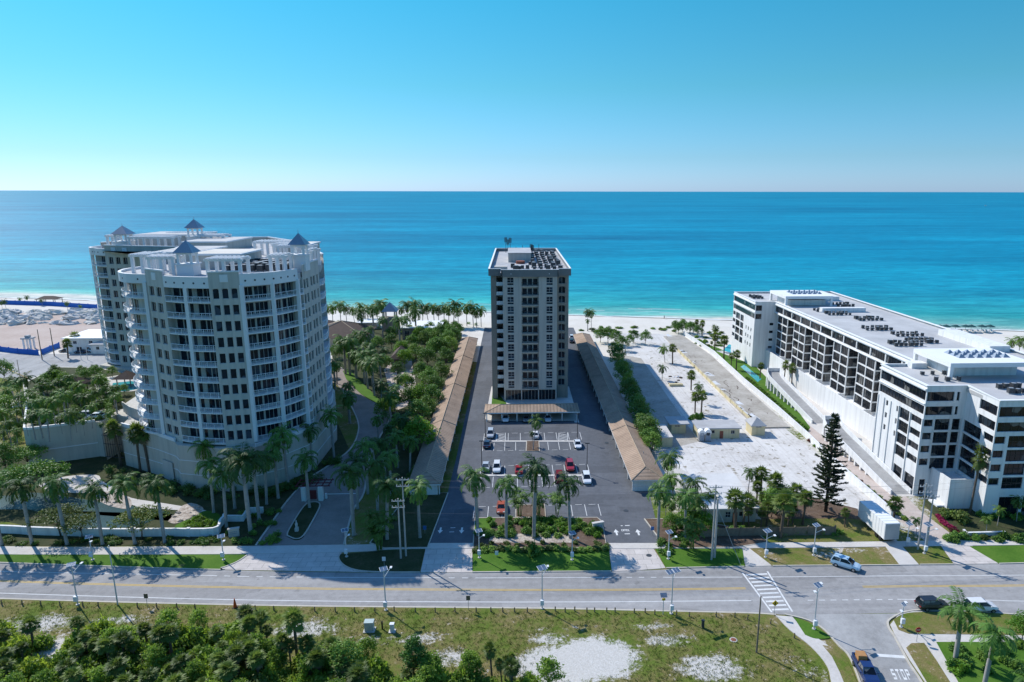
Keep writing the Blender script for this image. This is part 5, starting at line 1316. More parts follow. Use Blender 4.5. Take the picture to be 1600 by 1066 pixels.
def make_norfolk():
    rr=random.Random(9); t=thing('norfolk_pine','','pine tree'); b=MB(); c=MB(); H=20.6
    b.tube([(0,0,0),(.05,0,7),(0,.05,14),(0,0,H)],[.34,.24,.14,.03],8)
    z=2.2
    while z<H-.4:
        u=z/H; n=7 if u<.8 else 5; Lb=(3.7*(1-u)**.75+.35)*rr.uniform(.8,1.12); a0=rr.uniform(0,6.28)
        for k in range(n):
            if rr.random()<.22: continue
            az=a0+k*2*math.pi/n+rr.uniform(-.2,.2); L=Lb*rr.uniform(.5,1.15); h=Vector((math.cos(az),math.sin(az),0)); s=Vector((-h.y,h.x,0))
            P=[Vector((0,0,z)),Vector((0,0,z-.05*L))+h*L*.5,Vector((0,0,z+.10*L))+h*L]
            b.tube([tuple(q) for q in P],[.06,.045,.02],4,False)
            m=int(10+L*11)
            for j in range(m):
                q=.22+.78*j/m; p=P[0].lerp(P[1],q*2) if q<.5 else P[1].lerp(P[2],q*2-1)
                for w in (-1,1):
                    d=(s*w*.8+h*.55+Vector((0,0,rr.uniform(.1,.8)))).normalized()
                    leaf(c,p,d,Vector((rr.gauss(0,.5),rr.gauss(0,.5),1)),rr.uniform(.3,.6)*(.8+.5*q),.11)
        z+=.38+.4*(1-u)*rr.uniform(.5,1.3)
    mk(t,'trunk',b,M['darkbark'],True); mk(t,'crown',c,M['pine']); return t
NATURAL={'royal':9.7,'coco':9.3,'sabal':5.4}
KEYS={'royal':[('royal%d'%i,make_royal(11+i)) for i in range(7)],'coco':[('coco%d'%i,make_coco(31+i)) for i in range(5)],'sabal':[('sabal%d'%i,make_sabal(51+i)) for i in range(4)]}
_rt=random.Random(99)
def palm(kind,bx,by,cx,cy,label,group=None,z=0.,fat=1.):
    x,y,_=G(bx,by,z); h=Zat(cx,cy,x,y)-z
    key,mkr=KEYS[kind][_rt.randrange(len(KEYS[kind]))]
    s=max(.25,h/NATURAL[kind]); f=s*fat
    if fat>1.: s=f; z=z+h-NATURAL[kind]*f   # a bigger head on a shorter stem: the foot of the trunk stays below the soil
    o=spawn(key,mkr,(x,y,z),_rt.uniform(0,6.28),label,group,(f,f,s)); o.rotation_euler=(R(_rt.gauss(0,1.6)),R(_rt.gauss(0,1.6)),o.rotation_euler.z); return o
ORD=['leftmost','second from the left','third from the left','fourth from the left','fifth from the left','sixth from the left','seventh from the left','eighth from the left','ninth from the left','tenth from the left']
def palms(kind,rows,what,where,group,z=0.,fat=1.):
    rows=sorted(rows,key=lambda r:r[0]); n=len(rows)
    for i,r_ in enumerate(rows):
        if n<=10:
            w='rightmost' if i==n-1 and n>1 else ORD[i]
            lab='%s %s, %s'%(what,where,w)
        else: lab='%s %s'%(what,where)
        palm(kind,*r_,label=lab,group=group,z=z,fat=fat)
# row along the pond wall, trunks at the sidewalk
palms('royal',[(2.6,852,-22,757),(50.5,851,31,758),(105,851,82,755),(160.5,851,142,764),(211,850,201,755),(257.6,848,243,757)],'tall royal palm','at the sidewalk before the pond wall','royal palms along the pond wall',fat=.95)
# group at the corner of the left podium
palms('royal',[(334,801.7,314,728),(353.8,824,342,741),(367,795,351,717),(391.9,833,385,718),(405,812,398,717),(416.8,788.5,409,715),(435,779,430,699),(451,761,445.7,675.6)],'royal palm','in the shaded group before the cream podium','royal palms in front of the cream podium')
palms('royal',[(490,734.7,486,670),(522,715,519,646)],'royal palm','beside the curve of the entry drive behind the cream podium','royal palms by the drive curve')
palm('royal',483.8,793.8,481,715,'royal palm standing in the drive island at the entry gate',None)
palms('sabal',[(189.6,728,179,666),(219.8,738.6,201,674),(234,738.6,222,674),(248.7,736,241,671)],'slender leaning palm with thin dark trunk','against the cream podium wall','thin palms against the podium',fat=.75)
palms('coco',[(330,765,318,697),(395,745,384,679)],'slim dark palm','close to the podium front behind the royal palms','slim palms at the podium')
palms('royal',[(553,836.7,545.5,736),(559,795,556,720)],'big royal palm with drooping fronds','on the right edge of the entry drive','royal palms right of the entry drive',fat=1.0)
palms('royal',[(605,843.5,599.5,756),(656.5,841,653.5,758)],'royal palm with sunlit crown','beside the utility poles left of the parking entrance','royal palms by the utility poles',fat=1.0)
palms('royal',[(575,772,566,698),(602,748,599,690),(622,732,619,680),(631,704,628,655),(612,775,608,712),(640,740,637,690),(590,800,585,726)],'shaded royal palm','between entry drive and left carport','royal palms between drive and carport',fat=1.1)
palm('royal',587,735,587,690,'royal palm in the dark trees behind the utility poles')
x,y,_=G(593,860); spawn('clump0',make_clumppalm(71),(x,y,.1),.4,'three stemmed palm clump at the tip of the dark planted island',None,1.5)
# parking lot front row
palms('royal',[(747,837.6,745,741),(791,842,790,756),(834,842,834,732),(891,842,891,754)],'tall royal palm','in the front bed of the parking lot','royal palms at the front of the parking lot',fat=.95)
palms('coco',[(833,703.5,831,657),(832,697,834,677)],'palm','in the middle island of the parking lot','palms in the parking island',fat=.9)
for i,(px,py,s,l) in enumerate([(812,807,1.15,'left'),(842,806,1.05,'middle'),(870.5,806,1.05,'right')]):
    x,y,_=G(px,py); spawn('clump0',make_clumppalm(71),(x,y,.14),i*1.3,'small feathery palm at the head of the planted bed, %s of three'%l,'small palms behind the planted bed',s)
# right of the lot entrance
palms('royal',[(1028,843,1028,765),(1070,842,1070,772)],'royal palm with pale trunk','in the bed right of the lot entrance','royal palms right of the lot entrance')
palms('coco',[(1040,760,1041,714),(1054,790,1054,748),(1081,795,1081,752),(1097,828,1097,779),(1040,805,1036,778),(1060,800,1058,775),(1110,800,1103,770),(1048,812,1046,786),(1090,832,1088,792)],'bushy palm','in the clump beside the white roofed house','palms between carport and white roofed house',fat=1.5)
x,y,_=G(1081,858); spawn('clump0',make_clumppalm(71),(x,y,.1),1.,'multi stemmed palm leaning over the sidewalk by the utility poles right of the entrance',None,1.25)
palms('sabal',[(1149,835,1151,780),(1160,822,1165,780),(1219,841,1215,780),(1238,820,1239,793),(1253.5,820,1255,775),(1239,808,1239,764),(1189,780,1182.6,737),(1205,797,1200.6,748),(1212,805,1210,768),(1194,806,1189,774)],'sabal palm','between white roofed house and tall pine','sabal palms by the board fence',fat=1.12)
palms('sabal',[(1176,812,1176,786),(1182,790,1181,760),(1197,822,1198,790),(1226,806,1225,775),(1170,822,1171,796),(1188,826,1188,800),(1231,826,1231,800)],'smaller sabal palm','under the taller sabal palms by the board fence','smaller sabal palms by the board fence',fat=1.2)
palm('coco',1167,778,1167,736,'pale ragged coconut palm leaning beside the white roofed house')
palm('sabal',1320,824,1322,800,'small sabal palm at the edge of the lot right of the pine',fat=1.2)
palm('sabal',1395,822.7,1394,784,'sabal palm on the kerb of the right hand drive left of the white trailer',fat=1.2)
palm('sabal',1515,803,1508,708,'very tall thin palm in front of the angled white terrace',fat=.46)
palm('sabal',1533,801,1533,779,'short palm at the foot of the white terrace wall',fat=1.25)
palm('coco',1542,833,1544,813,'young palm at the sidewalk in front of the white planter',fat=1.5)
palm('coco',1432,838,1427,810,'leaning young palm beside the right utility poles',fat=1.1)
palm('sabal',1574,800,1574,783,'dark palm at the right end of the white terrace',fat=1.3)
palms('sabal',[(1224.6,599,1225,569),(1236.5,607,1236.5,575)],'thin tall palm','beside the white terrace wall above the far ramp','thin palms at the far ramp',fat=.8)
palm('sabal',1187,592,1187,571,'bushy palm near the far end of the white terrace',fat=1.1)
# bare lot
palm('coco',1040,567,1040,545,'big coconut palm at the back of the bare lot',fat=1.5)
palm('sabal',1051,569,1059.5,543,'leaning palm beside the big coconut palm in the bare lot',fat=1.1)
palm('coco',1034.7,594,1037,574,'short palm beside the debris pile in the bare lot',fat=1.5)
palm('sabal',1080,610,1079,586,'round headed palm alone in the middle of the bare lot',fat=1.3)
palms('sabal',[(1086,645,1084,619),(1095.6,645,1096.6,617)],'round headed palm','of the pair behind the yellow building','pair of palms behind the yellow building',fat=1.2)
palm('coco',1090,630,1090,603,'ragged pale palm behind the pair of round headed palms',fat=1.1)
palms('coco',[(918,517.5,914,487),(924,517.5,923,488),(919,518,917,501)],'beach palm','behind the far end of the right carport','beach palms behind the right carport',fat=.9)
palms('sabal',[(1088,519.5,1088,503),(1097,525.7,1099,505),(1078,520,1077,506),(1083,520,1084,507),(1116,548,1116,524),(1117,540,1117,513),(1131,561,1132,531),(1150,579,1151,553),(1142,577,1141,556),(1112,546,1110,535)],'palm','at the beach end of the white building','palms at the beach end of the white building',fat=1.)
# palms of the court between the cream tower and the left carport
palms('royal',[(568,529,566,487),(547,586,545,534),(558.5,592,557,561),(575.5,607.6,575,562),(586,619,585,567),(596.5,596,596.5,558),(526.6,600,526.6,571),(546,661,546,618),(610,662,610,618),(643,612,643,591),(602,672,602,648),(540,585,538,533),(579,538,578,513),(598,530,598,499),(584,520,584.7,482),(625,540,625,500),(637,530,637,497),(515,640,513,600),(650,528,648,486),(533,530,533,505),(618,650,616,628),(556,545,556,520),(524,610,524,567),(545,640,544,601),(548,662,547,625),(556,592,555,553),(584,590,583,549),(604,572,603,546),(616,640,615,606),(602,655,602,646),(592,690,592,655),(627,545,627,541),(570,600,569,553),(565,570,564,522),(531,575,530,545),(512,620,511,580),(518,660,517,622),(597,640,596,600),(608,700,607,668),(578,580,578,540),(622,620,621,590)],'royal palm','in the palm court between the cream tower and left carport','royal palms of the palm court',fat=1.25)
palms('coco',[(508,507,508,479),(520,508,520,481),(533,507,533,475),(542,508,542,481),(555,508,556,484),(566,505,567,477),(590,508,590,480),(598.5,506,598.5,473),(628,508,628,483),(638,507,638,475),(644,505,644,480),(650,506,650,473),(660,508,660,480),(671,508,671,479),(679,509,679,479),(686,509,687,482),(694,510,694,479),(701,510,701,481),(708,510,708,475),(716.7,512,716.7,485),(729.5,510,729.5,479),(740,511,740,479),(745,513,745,487),(752,511,752,484),(600,508,606,476),(575,506,574,481)],'beach palm','in the row between the sand and the palm court','beach palms in the row behind the palm court',fat=1.3)
# left: raised garden deck
rowsG=[]
for (zx,zy) in [(60,170),(130,110),(220,60),(310,30),(230,150),(290,260),(390,140),(350,330),(590,110),(480,200),(560,280),(680,260),(720,160),(850,110),(870,180),(820,260),(190,300),(120,250),(50,340),(460,50),(540,60),(640,220),(400,250),(245,320),(380,60),(330,200),(160,190),(90,60),(620,300),(760,330),(20,110),(30,260),(100,300),(150,40),(270,180),(340,110),(430,180),(500,130),(520,340),(300,310),(450,290),(20,420),(70,400),(120,430),(680,120),(780,200),(740,40),(880,60)]:
    cx=zx/4.845; cy=580+zy/4.845; hh=_rt.uniform(18,40); rowsG.append((cx+4,cy+34,cx,cy+34-hh))
for r_ in rowsG:
    palm('coco' if _rt.random()<.5 else 'royal',*r_,label='palm in the dense group on the raised garden deck left of the cream tower',group='palms on the raised garden deck',z=8.75 if r_[0]>38 else 0.,fat=_rt.uniform(1.0,1.3))
palms('sabal',[(118,548,116,524),(106,560,108,535),(157,552,157,540)],'palm','before the grey houses at the far left','palms before the grey houses',fat=1.3)
palms('coco',[(4,482,4,472),(10,482,11,470),(32,475,30,467),(43,474,42,464),(67,478,66,469),(106,484,107,473),(127,486,126,478)],'small beach palm','along the blue beach fence at the far left','beach palms along the blue fence',fat=1.5)
palms('coco',[(1466,546,1467,523),(1580,560,1579,533),(1590,562,1592,530),(1600,565,1604,534),(1612,566,1612,540)],'palm','on the sand behind the white building at the right edge','palms behind the white building',fat=1.2)
# near corner, right foreground
palm('royal',1493,1031,1493,948,'big royal palm with grey trunk on the corner lawn in the right foreground',fat=1.45)
palm('royal',1534,1088,1541,984,'bright green royal palm near the bottom right corner',fat=1.1)
palm('royal',1590,1130,1584,1052,'royal palm crown cut by the bottom right corner of the picture',fat=1.15)
# scrub palms at the bottom
palms('sabal',[(465,1038,465,964),(442,1047,439,999),(455,1050,454,1008)],'dark sabal palm','rising from the scrub below the road','sabal palms in the scrub',fat=.85)
palms('sabal',[(769,1062,768,1012),(801,1062,804,1026),(785,1072,786,1036),(789,1064,790,1030)],'slim yellowish sabal palm','at the edge of the white sand patch','sabal palms by the sand patch',fat=.75)
# norfolk pine
x,y,_=G(1290,800); spawn('pine',make_norfolk,(x,y,.03),.3,'tall sparse norfolk pine beside the right hand drive')
# ---- broadleaf trees
TR={'flat':make_tree(201,6.,8.,'leafD',30,75,.42,True),'flat2':make_tree(202,6.,8.,'leafA',30,75,.42,True),'round':make_tree(203,7.,6.5,'leafA',30,75,.45),'round2':make_tree(204,7.,6.,'leafA',26,75,.5),'bright':make_tree(205,7.,7.,'leafB',32,80,.5),'mid':make_tree(206,7.,6.5,'leafC',30,75,.45),'scrubtree':make_tree(207,5.,3.6,'scrubB',24,70,.36),'cone':make_tree(208,6.,3.4,'leafA',26,80,.36)}
def tree(kind,px,py,s,label,group=None,z=0.05,fat=1.):
    x,y,_=G(px,py,z); return spawn(kind,TR[kind],(x,y,z),_rt.uniform(0,6.28),label,group,(s*fat,s*fat,s))
for px,py,s,l in ((95,838,.95,'left of three'),(128,843,.8,'middle of three'),(222,842,1.,'right of three')):
    tree('flat',px,py,s,'spreading olive green tree leaning over the white pond wall, %s'%l,'spreading trees on the pond wall')
for px,py,s,l in ((20,782,1.2,'left'),(70,775,1.25,'right'),(45,735,.95,'rear')):
    tree('flat2',px,py,s,'dark feathery tree in the pond garden below the garage wall, %s one'%l,'feathery trees in the pond garden')
for i in range(26):
    px=_rt.uniform(62,196); py=_rt.uniform(586,640)
    tree(['mid','round','bright','round2'][i%4],px,py,_rt.uniform(.4,.62),'leafy tree among the palms of the raised garden deck','leafy trees of the raised garden deck',8.75)
tree('mid',10,740,1.,'round mid green tree at the left edge in front of the deck palms')
tree('mid',12,660,1.,'dark green tree at the left edge below the street')
tree('round',8,596,1.,'dark round tree beside the street at the far left edge')
belt=[(676,640,1.0),(655,668,1.05),(690,600,1.0),(680,618,.9),(697,575,1.0),(703,555,1.),(709,540,1.),(715,528,.9),(668,655,.9),(640,700,.9),(660,600,1.),(650,570,1.05),(668,575,1.),(680,560,1.1),(664,545,1.),(700,530,.9),(688,535,1.1),(672,527,.9),(640,640,.9),(625,690,.95)]
for i,(px,py,s) in enumerate(belt):
    tree(['round','round2','mid'][i%3],px,py,s,'dense green tree in the belt along the left carport','trees in the belt along the left carport',.1)
for i,(px,py,sc) in enumerate([(575,560,.75),(590,548,.8),(612,545,.85),(628,560,.9),(560,545,.7),(604,580,.75),(622,592,.8),(634,612,.8),(632,575,.9),(612,532,.8),(645,548,.9),(656,534,.9),(672,540,1.),(690,560,1.05),(670,610,1.),(655,640,1.),(618,640,.7),(700,545,1.05),(712,522,.8),(695,520,.8),(640,528,.8),(524,560,.7),(530,545,.7),(516,590,.6),(548,565,.6)]):
    tree(['mid','round','round2','bright'][i%4 if i%8 else 3],px,py,sc,'leafy green tree among the palms of the court','leafy trees in the palm court',.1)
tree('bright',655,708,1.2,'large bright green tree in front of the tree belt beside the left carport')
tree('bright',602,655,.8,'bright green tree among the royal palms of the court')
for i,(px,py,s) in enumerate([(938,535,.9),(950,536,.95),(962,540,.9),(972,548,.8),(990,536,.75),(1008,538,.8),(984,540,.6)]):
    tree('round2',px,py,s,'rounded dark green tree beyond the right carport at the beach','trees at the beach end of the right carport')
for i in range(19):
    t_=i/18; px=960+(1018-960)*t_+3*math.sin(i*2.1); py=560+(712-560)*t_
    tree('round2' if i%2 else 'mid',px,py,.85+.12*math.sin(i*1.7),'dark shaded tree in the row between right carport and bare lot','trees in the row between right carport and lot',.02)
palms('coco',[(1012,690,1010,660),(1022,705,1017,680),(1004,680,1004,652)],'sunlit palm','at the near end of the shaded tree row','palms at the end of the shaded tree row',fat=1.4)
for px,py,s in ((1055,520,.75),(1066,519,.8),(1078,523,.8),(1090,526,.7),(1060,522,.7)):
    tree('round',px,py,s,'low rounded green tree in the beach thicket behind the foundation slab','trees of the beach thicket')
for px,py,s,l in ((1075,830,.6,''),(1098,836,.6,''),(1050,832,.5,'')):
    tree('bright',px,py,s,'leafy green tree under the bushy palms beside the white roofed house','leafy trees beside the white roofed house')
for px,py,s in ((1205,808,.8),(1222,800,.75)):
    tree('mid',px,py,s,'dense bush tree under the sabal palms by the board fence','bush trees under the sabal palms')
tree('bright',1597,1000,.55,'grey green rounded tree at the right edge above the corner garden')
# ---- shrubs and ground planting, each its own plant
SH={'s1':make_shrub(301,'hedge'),'s2':make_shrub(302,'leafA'),'s3':make_shrub(303,'leafC'),'s4':make_shrub(304,'leafB'),'s5':make_shrub(305,'leafD'),'sr':make_shrub(306,'redshrub'),'sf':make_shrub(307,'flower')}
def shrub(kind,px,py,w,h,label,group=None,z=.05):
    x,y,_=G(px,py,z); return spawn(kind,SH[kind],(x,y,z),_rt.uniform(0,6.28),label,group,(w/2,w/2,h))
MASS={}
def mass(kind,px,py,w,h,label,key,z=.05):
    """ground cover nobody could count: grows into one object per bed"""
    x,y,_=G(px,py,z); mb,mats,_l=MASS.setdefault(key,(MB(),[],label)); m=SH_MAT[kind]
    if m not in mats: mats.append(m)
    mb.cur=mats.index(m)
    for k in range(5):
        a=rr.uniform(0,6.28); q=rr.uniform(0,.36)*w
        cloud(mb,(x+math.cos(a)*q,y+math.sin(a)*q,z+h*rr.uniform(.25,.6)),(w*.24,w*.24,h*.38),45,.3,rr)
SH_MAT={'s1':M['hedge'],'s2':M['leafA'],'s3':M['leafC'],'s4':M['leafB'],'s5':M['leafD'],'sr':M['redshrub']}
rr=random.Random(77)
for i in range(80):   # planted bed at the front of the lot
    px=rr.uniform(745,938); py=rr.choice([816,821,826,831,836])+rr.uniform(-2.5,2.5)
    if px<765 and py<832: continue
    shrub(rr.choice(['s1','s1','s2','s3','s4']),px,py,rr.uniform(1.5,2.4),rr.uniform(.7,1.2),'leafy shrub in the planted bed at the front of the parking lot','shrubs of the planted bed',.14)
for i in range(14):
    mass('s5',rr.uniform(745,950),rr.uniform(848,856),1.2,.5,'low groundcover in the stony strip of the planted bed','low groundcover clump',.14)
for i in range(17):
    px=745+12.5*i; shrub('s3' if i%3 else 's5',px,860+1.5*math.cos(i),1.8,.75,'clipped hedge plant along the sidewalk before the planted bed','hedge along the lot sidewalk',.12)
shrub('s2',834,868,2.2,2.4,'silvery rounded bush in front of the middle royal palm',None,.12)
for i in range(22):
    mass(rr.choice(['s1','s2','s3']),rr.uniform(1030,1075),rr.uniform(822,870),rr.uniform(1.,2.),rr.uniform(.5,1.),'small planting in the mulch bed right of the lot entrance','small shrub in the mulch',.12)
for i in range(20):
    mass(rr.choice(['s2','s2','s3']),rr.uniform(1112,1320),rr.uniform(828,836),rr.uniform(1.2,2.2),rr.uniform(.6,1.3),'weeds behind the board fence','weedy shrub behind')
for i in range(85):   # foot of the cream podium and beds round the pond
    t_=rr.random(); a=[(165,735),(250,758),(330,772),(430,768),(490,745),(545,705)]; k=int(t_*5); f=t_*5-k
    mass(rr.choice(['s2','s2','s3','s5']),a[k][0]+(a[k+1][0]-a[k][0])*f+rr.uniform(-6,6),a[k][1]+(a[k+1][1]-a[k][1])*f+rr.uniform(-2,10),rr.uniform(1.8,3.),rr.uniform(1.,2.),'dark shaded planting along the foot of the cream podium','dark shaded shrub at the foot')
for i in range(24):
    shrub(rr.choice(['s4','s4','s1']),rr.uniform(292,342),rr.uniform(812,830),rr.uniform(1.2,2.),rr.uniform(.8,1.3),'bright green shrub in the sunlit corner of the pond garden','bright shrubs in the pond garden corner')
for i in range(40):
    mass(rr.choice(['s2','s3','s5']),rr.uniform(-10,340),rr.uniform(842,851),rr.uniform(1.2,2.2),rr.uniform(.4,.8),'low shaded planting between the white wall and the sidewalk','low shaded shrub between')
for i in range(26):
    mass(rr.choice(['s2','s3']),rr.uniform(350,440),rr.uniform(790,850),rr.uniform(1.2,2.4),rr.uniform(.6,1.2),'shaded planting under the royal palms before the podium','shaded shrub under the royal')
for i in range(34):
    t_=rr.random(); mass(rr.choice(['s2','s3','s2']),680-100*t_+rr.uniform(-12,12),700+145*t_+rr.uniform(-4,4),rr.uniform(1.6,3.),rr.uniform(1.,2.2),'dark planting in the shaded bed between entry drive and carport','dark shrub in the shaded bed')
for i in range(22):
    t_=i/21; shrub('s1' if i%3 else 's4',1168+(1256-1168)*t_,594+(672-594)*t_,2.2,1.2,'hedge plant on the strip of lawn beside the boundary wall','hedge along the boundary wall')
for i in range(16):
    t_=i/15; shrub(['sr','s4','s3','s1'][i%4],1262+(1410-1262)*t_+3,690+(812-690)*t_,1.5,.8,'low garden shrub along the left edge of the right hand drive','shrubs along the right hand drive')
for i in range(12):
    t_=i/11; shrub('sf' if i<8 else 'sr',1465+(1500-1465)*t_+rr.uniform(-3,3),808+(838-808)*t_,1.3,.6,'pink flowering bush along the right hand drive in front of the terrace','pink flower bed at the right hand drive',.09)
palms('coco',[(1558,822,1558,795),(1588,815,1590,780),(1606,826,1608,790)],'young palm','in the shaded bed before the right white columns','young palms before the white columns',fat=1.2)
for i in range(46):
    shrub(rr.choice(['s1','s2','s3','s5']),rr.uniform(1470,1640),rr.choice([rr.uniform(800,812),rr.uniform(840,846)]),rr.uniform(1.3,2.2),rr.uniform(.7,1.3),'garden shrub at the foot of the white terrace wall','shrubs at the foot of the white terrace',.09)
shrub('s5',1500,815,3.4,2.2,'big rounded clipped grey green bush by the planter at the right hand drive',None,.09)
for i in range(26):
    shrub(rr.choice(['s1','s2','s4']),rr.uniform(1478,1640),rr.uniform(1008,1060),rr.uniform(1.2,2.2),rr.uniform(.5,1.2),'leafy shrub in the corner garden of the right foreground','shrubs of the corner garden',.14)
for i in range(8): shrub('s2',1090+rr.uniform(-12,10),rr.uniform(650,656),rr.uniform(1.,2.),rr.uniform(.8,1.6),'scrubby bush at the feet of the pair of palms behind the yellow building','bushes behind the yellow building')
for i in range(120):
    zx=rr.uniform(-2,178); zy=rr.uniform(625,668) if zx>40 else rr.uniform(605,700)
    mass(rr.choice(['s2','s2','s1','s3']),zx,zy-4,rr.uniform(1.6,3.),rr.uniform(1.,2.2),'dense undergrowth of the raised garden deck','dense shrub under the palms',8.75 if zx>40 else 0.)
for i in range(26):
    mass(rr.choice(['s2','s3','s1']),rr.uniform(505,755),rr.uniform(505,514),rr.uniform(2.,3.4),rr.uniform(.8,1.8),'dune scrub under the beach palms','dune shrub under the beach')
for i in range(22):
    shrub(rr.choice(['s3','s5']),rr.uniform(895,1060),rr.uniform(512,520),rr.uniform(2.,3.4),rr.uniform(.6,1.),'dune shrub on the beach edge behind the bare lot','dune shrubs behind the bare lot')
for i in range(20):
    shrub(rr.choice(['s3','s5']),rr.uniform(1085,1130),rr.uniform(520,545),rr.uniform(2.,3.),rr.uniform(.6,1.2),'dune shrub near the beach end of the side lawn','dune shrubs by the side lawn')
for k_,(mb,mats,lab) in MASS.items(): solo('ground_cover',mb,mats,lab,'ground cover',kind='stuff')
# scrub below the road
def inside(p,poly):
    c=False; j=len(poly)-1
    for i in range(len(poly)):
        if (poly[i][1]>p[1])!=(poly[j][1]>p[1]) and p[0]<(poly[j][0]-poly[i][0])*(p[1]-poly[i][1])/(poly[j][1]-poly[i][1])+poly[i][0]: c=not c
        j=i
    return c
SCRUB=[[(-60,985),(15,985),(28,1010),(70,1010),(70,1055),(30,1066),(30,1140),(-60,1140)],[(98,1045),(110,1010),(165,985),(200,1000),(260,1000),(310,990),(350,985),(400,990),(430,1020),(420,1140),(60,1140),(75,1090)],[(425,1075),(430,1045),(500,1045),(590,1050),(600,1130),(420,1140)],[(480,1045),(520,1030),(575,1035),(600,1060),(480,1070)],[(625,1060),(645,1045),(700,1070),(700,1120),(620,1120)],[(715,1060),(760,1055),(765,1120),(700,1120)],[(800,1075),(870,1078),(880,1120),(790,1120)]]
pr=['scrub','scrubtree','sabal']
KS={'b1':make_shrub(321,'scrubB',16,65,.24,'scrub_bush','bush'),'b2':make_shrub(322,'scrubB',16,65,.26,'scrub_bush','bush'),'b3':make_shrub(323,'scrubA',14,60,.24,'scrub_bush','bush'),'b4':make_shrub(324,'leafD',14,55,.22,'scrub_bush','bush')}
rr=random.Random(5); cnt=0
for poly in SCRUB:
    xs=[p[0] for p in poly]; ys=[p[1] for p in poly]; target=int((max(xs)-min(xs))*(max(ys)-min(ys))/360); placed=[]
    for _ in range(target*6):
        if len(placed)>=target: break
        p=(rr.uniform(min(xs),max(xs)),rr.uniform(min(ys),max(ys)))
        if not inside(p,poly) or any((p[0]-q[0])**2+((p[1]-q[1])*1.7)**2<15**2 for q in placed): continue
        placed.append(p); x,y,_=G(*p,.1); u=rr.random()
        if u<.26:
            key,mkr=KEYS['sabal'][rr.randrange(4)]; s=rr.uniform(.45,.8)
            spawn(key,mkr,(x,y,.1),rr.uniform(0,6.3),'low sabal palm growing among the scrub below the road','low palms in the scrub',(s*1.25,s*1.25,s))
        elif u<.36: spawn('scrubtree',TR['scrubtree'],(x,y,.1),rr.uniform(0,6.3),'taller thicket tree standing in the scrub below the road','thicket trees in the scrub',rr.uniform(.7,.95))
        else:
            k=rr.choice(['b1','b1','b2','b2','b3','b4']) if p[0]>60 or rr.random()<.4 else 'b3'
            w=rr.uniform(2.6,4.4); spawn(k,KS[k],(x,y,.1),rr.uniform(0,6.3),{'b1':'mid green scrub bush below the road','b2':'dark green scrub bush below the road','b3':'bright yellow green scrub bush below the road','b4':'grey olive scrub bush below the road'}[k],'scrub bushes below the road',(w/2,w/2,rr.uniform(1.6,3.)))
tree('cone',648,1062,.95,'dark conical tree at the lower edge between scrub and sand',None,.1)
tree('mid',540,1062,.75,'broad rounded green tree in the scrub right of the sabal palms',None,.1)
tree('scrubtree',505,1058,.9,'small leafy tree left of the broad rounded tree in the scrub',None,.1)
tree('scrubtree',737,1064,.8,'small green tree just left of the yellowish sabal palms',None,.1)
tree('scrubtree',675,1072,.8,'pale green tree right of the dark conical tree',None,.1)
# rocks by the pond
for i in range(34):
    px=rr.choice([rr.uniform(155,205),rr.uniform(268,312)]); py=rr.uniform(770,792) if px<210 else rr.uniform(792,816)
    x,y,_=G(px,py); mb=MB(); s=rr.uniform(.25,.6); mb.blob((x,y,.1),(s,s*.8,s*.55),i,7,5,.25)
    solo('boulder',mb,M['rock'],'tan boulder on the rocky bank of the pond','boulder',(x,y,.1),'boulders on the pond bank')
for i in range(12):
    px,py=rr.uniform(1045,1065),rr.uniform(588,600); x,y,_=G(px,py); mb=MB(); s=rr.uniform(.3,.8); mb.blob((x,y,0),(s,s*.8,s*.5),i+60,7,5,.3)
    solo('rubble_lump',mb,M['tarp' if i%2 else 'timber'],'lump in the debris pile of the bare lot','rubble',(x,y,0),'debris pile in the bare lot')
x,y,_=G(1056,603); mb=MB(); mb.box(x-2.2,x+2.2,y-.8,y+.8,0,.7); mb.box(x-2.,x+2.,y-.6,y+.6,.7,.75); solo('planter_box',mb,M['yellowwall'],'long low yellow block lying in the bare lot by the debris','block',(x,y,0))
# leaf litter and small weeds of the bare lot
mb=MB(); rr=random.Random(8)
for i in range(420):
    px,py=rr.uniform(960,1390),rr.uniform(560,815); x,y,_=G(px,py)
    if not inside((px,py),[(1000,560),(1035,560),(1180,690),(1260,690),(1380,805),(1345,806),(1110,780)]): continue
    for k in range(7):
        a=rr.uniform(0,6.28); leaf(mb,Vector((x+rr.gauss(0,.25),y+rr.gauss(0,.25),.03)),Vector((math.cos(a),math.sin(a),rr.uniform(.1,.7))).normalized(),Vector((0,0,1)),rr.uniform(.15,.4),.06)
solo('weeds',mb,M['deadleaf'],'dry weeds and litter scattered over the bare lot','weeds',kind='stuff')
def grass(name,poly,n,h,mat,label,z,seed):
    rr=random.Random(seed); mb=MB(); xs=[p[0] for p in poly]; ys=[p[1] for p in poly]; k=0
    while k<n:
        p=(rr.uniform(min(xs),max(xs)),rr.uniform(min(ys),max(ys)))
        if not inside(p,poly): continue
        k+=1; x,y,_=G(*p,z)
        if ((p[0]-915)/105)**2+((p[1]-1032)/52)**2<rr.uniform(.35,1.15): continue
        for j in range(5):
            a=rr.uniform(0,6.28); leaf(mb,Vector((x+rr.gauss(0,.12),y+rr.gauss(0,.12),z)),Vector((math.cos(a)*.6,math.sin(a)*.6,rr.uniform(.5,1.2))).normalized(),Vector((math.sin(a),-math.cos(a),.4)),h*rr.uniform(.5,1.4),.035)
    solo(name,mb,M[mat],label,'grass',kind='stuff')
grass('rough_grass',[(0,940),(400,950),(820,955),(1170,962),(1225,990),(1280,1040),(1290,1085),(860,1085),(560,1020),(430,990),(0,990)],7500,.2,'leafD','rough dry grass tufts on the sandy verge below the road',.1,21)
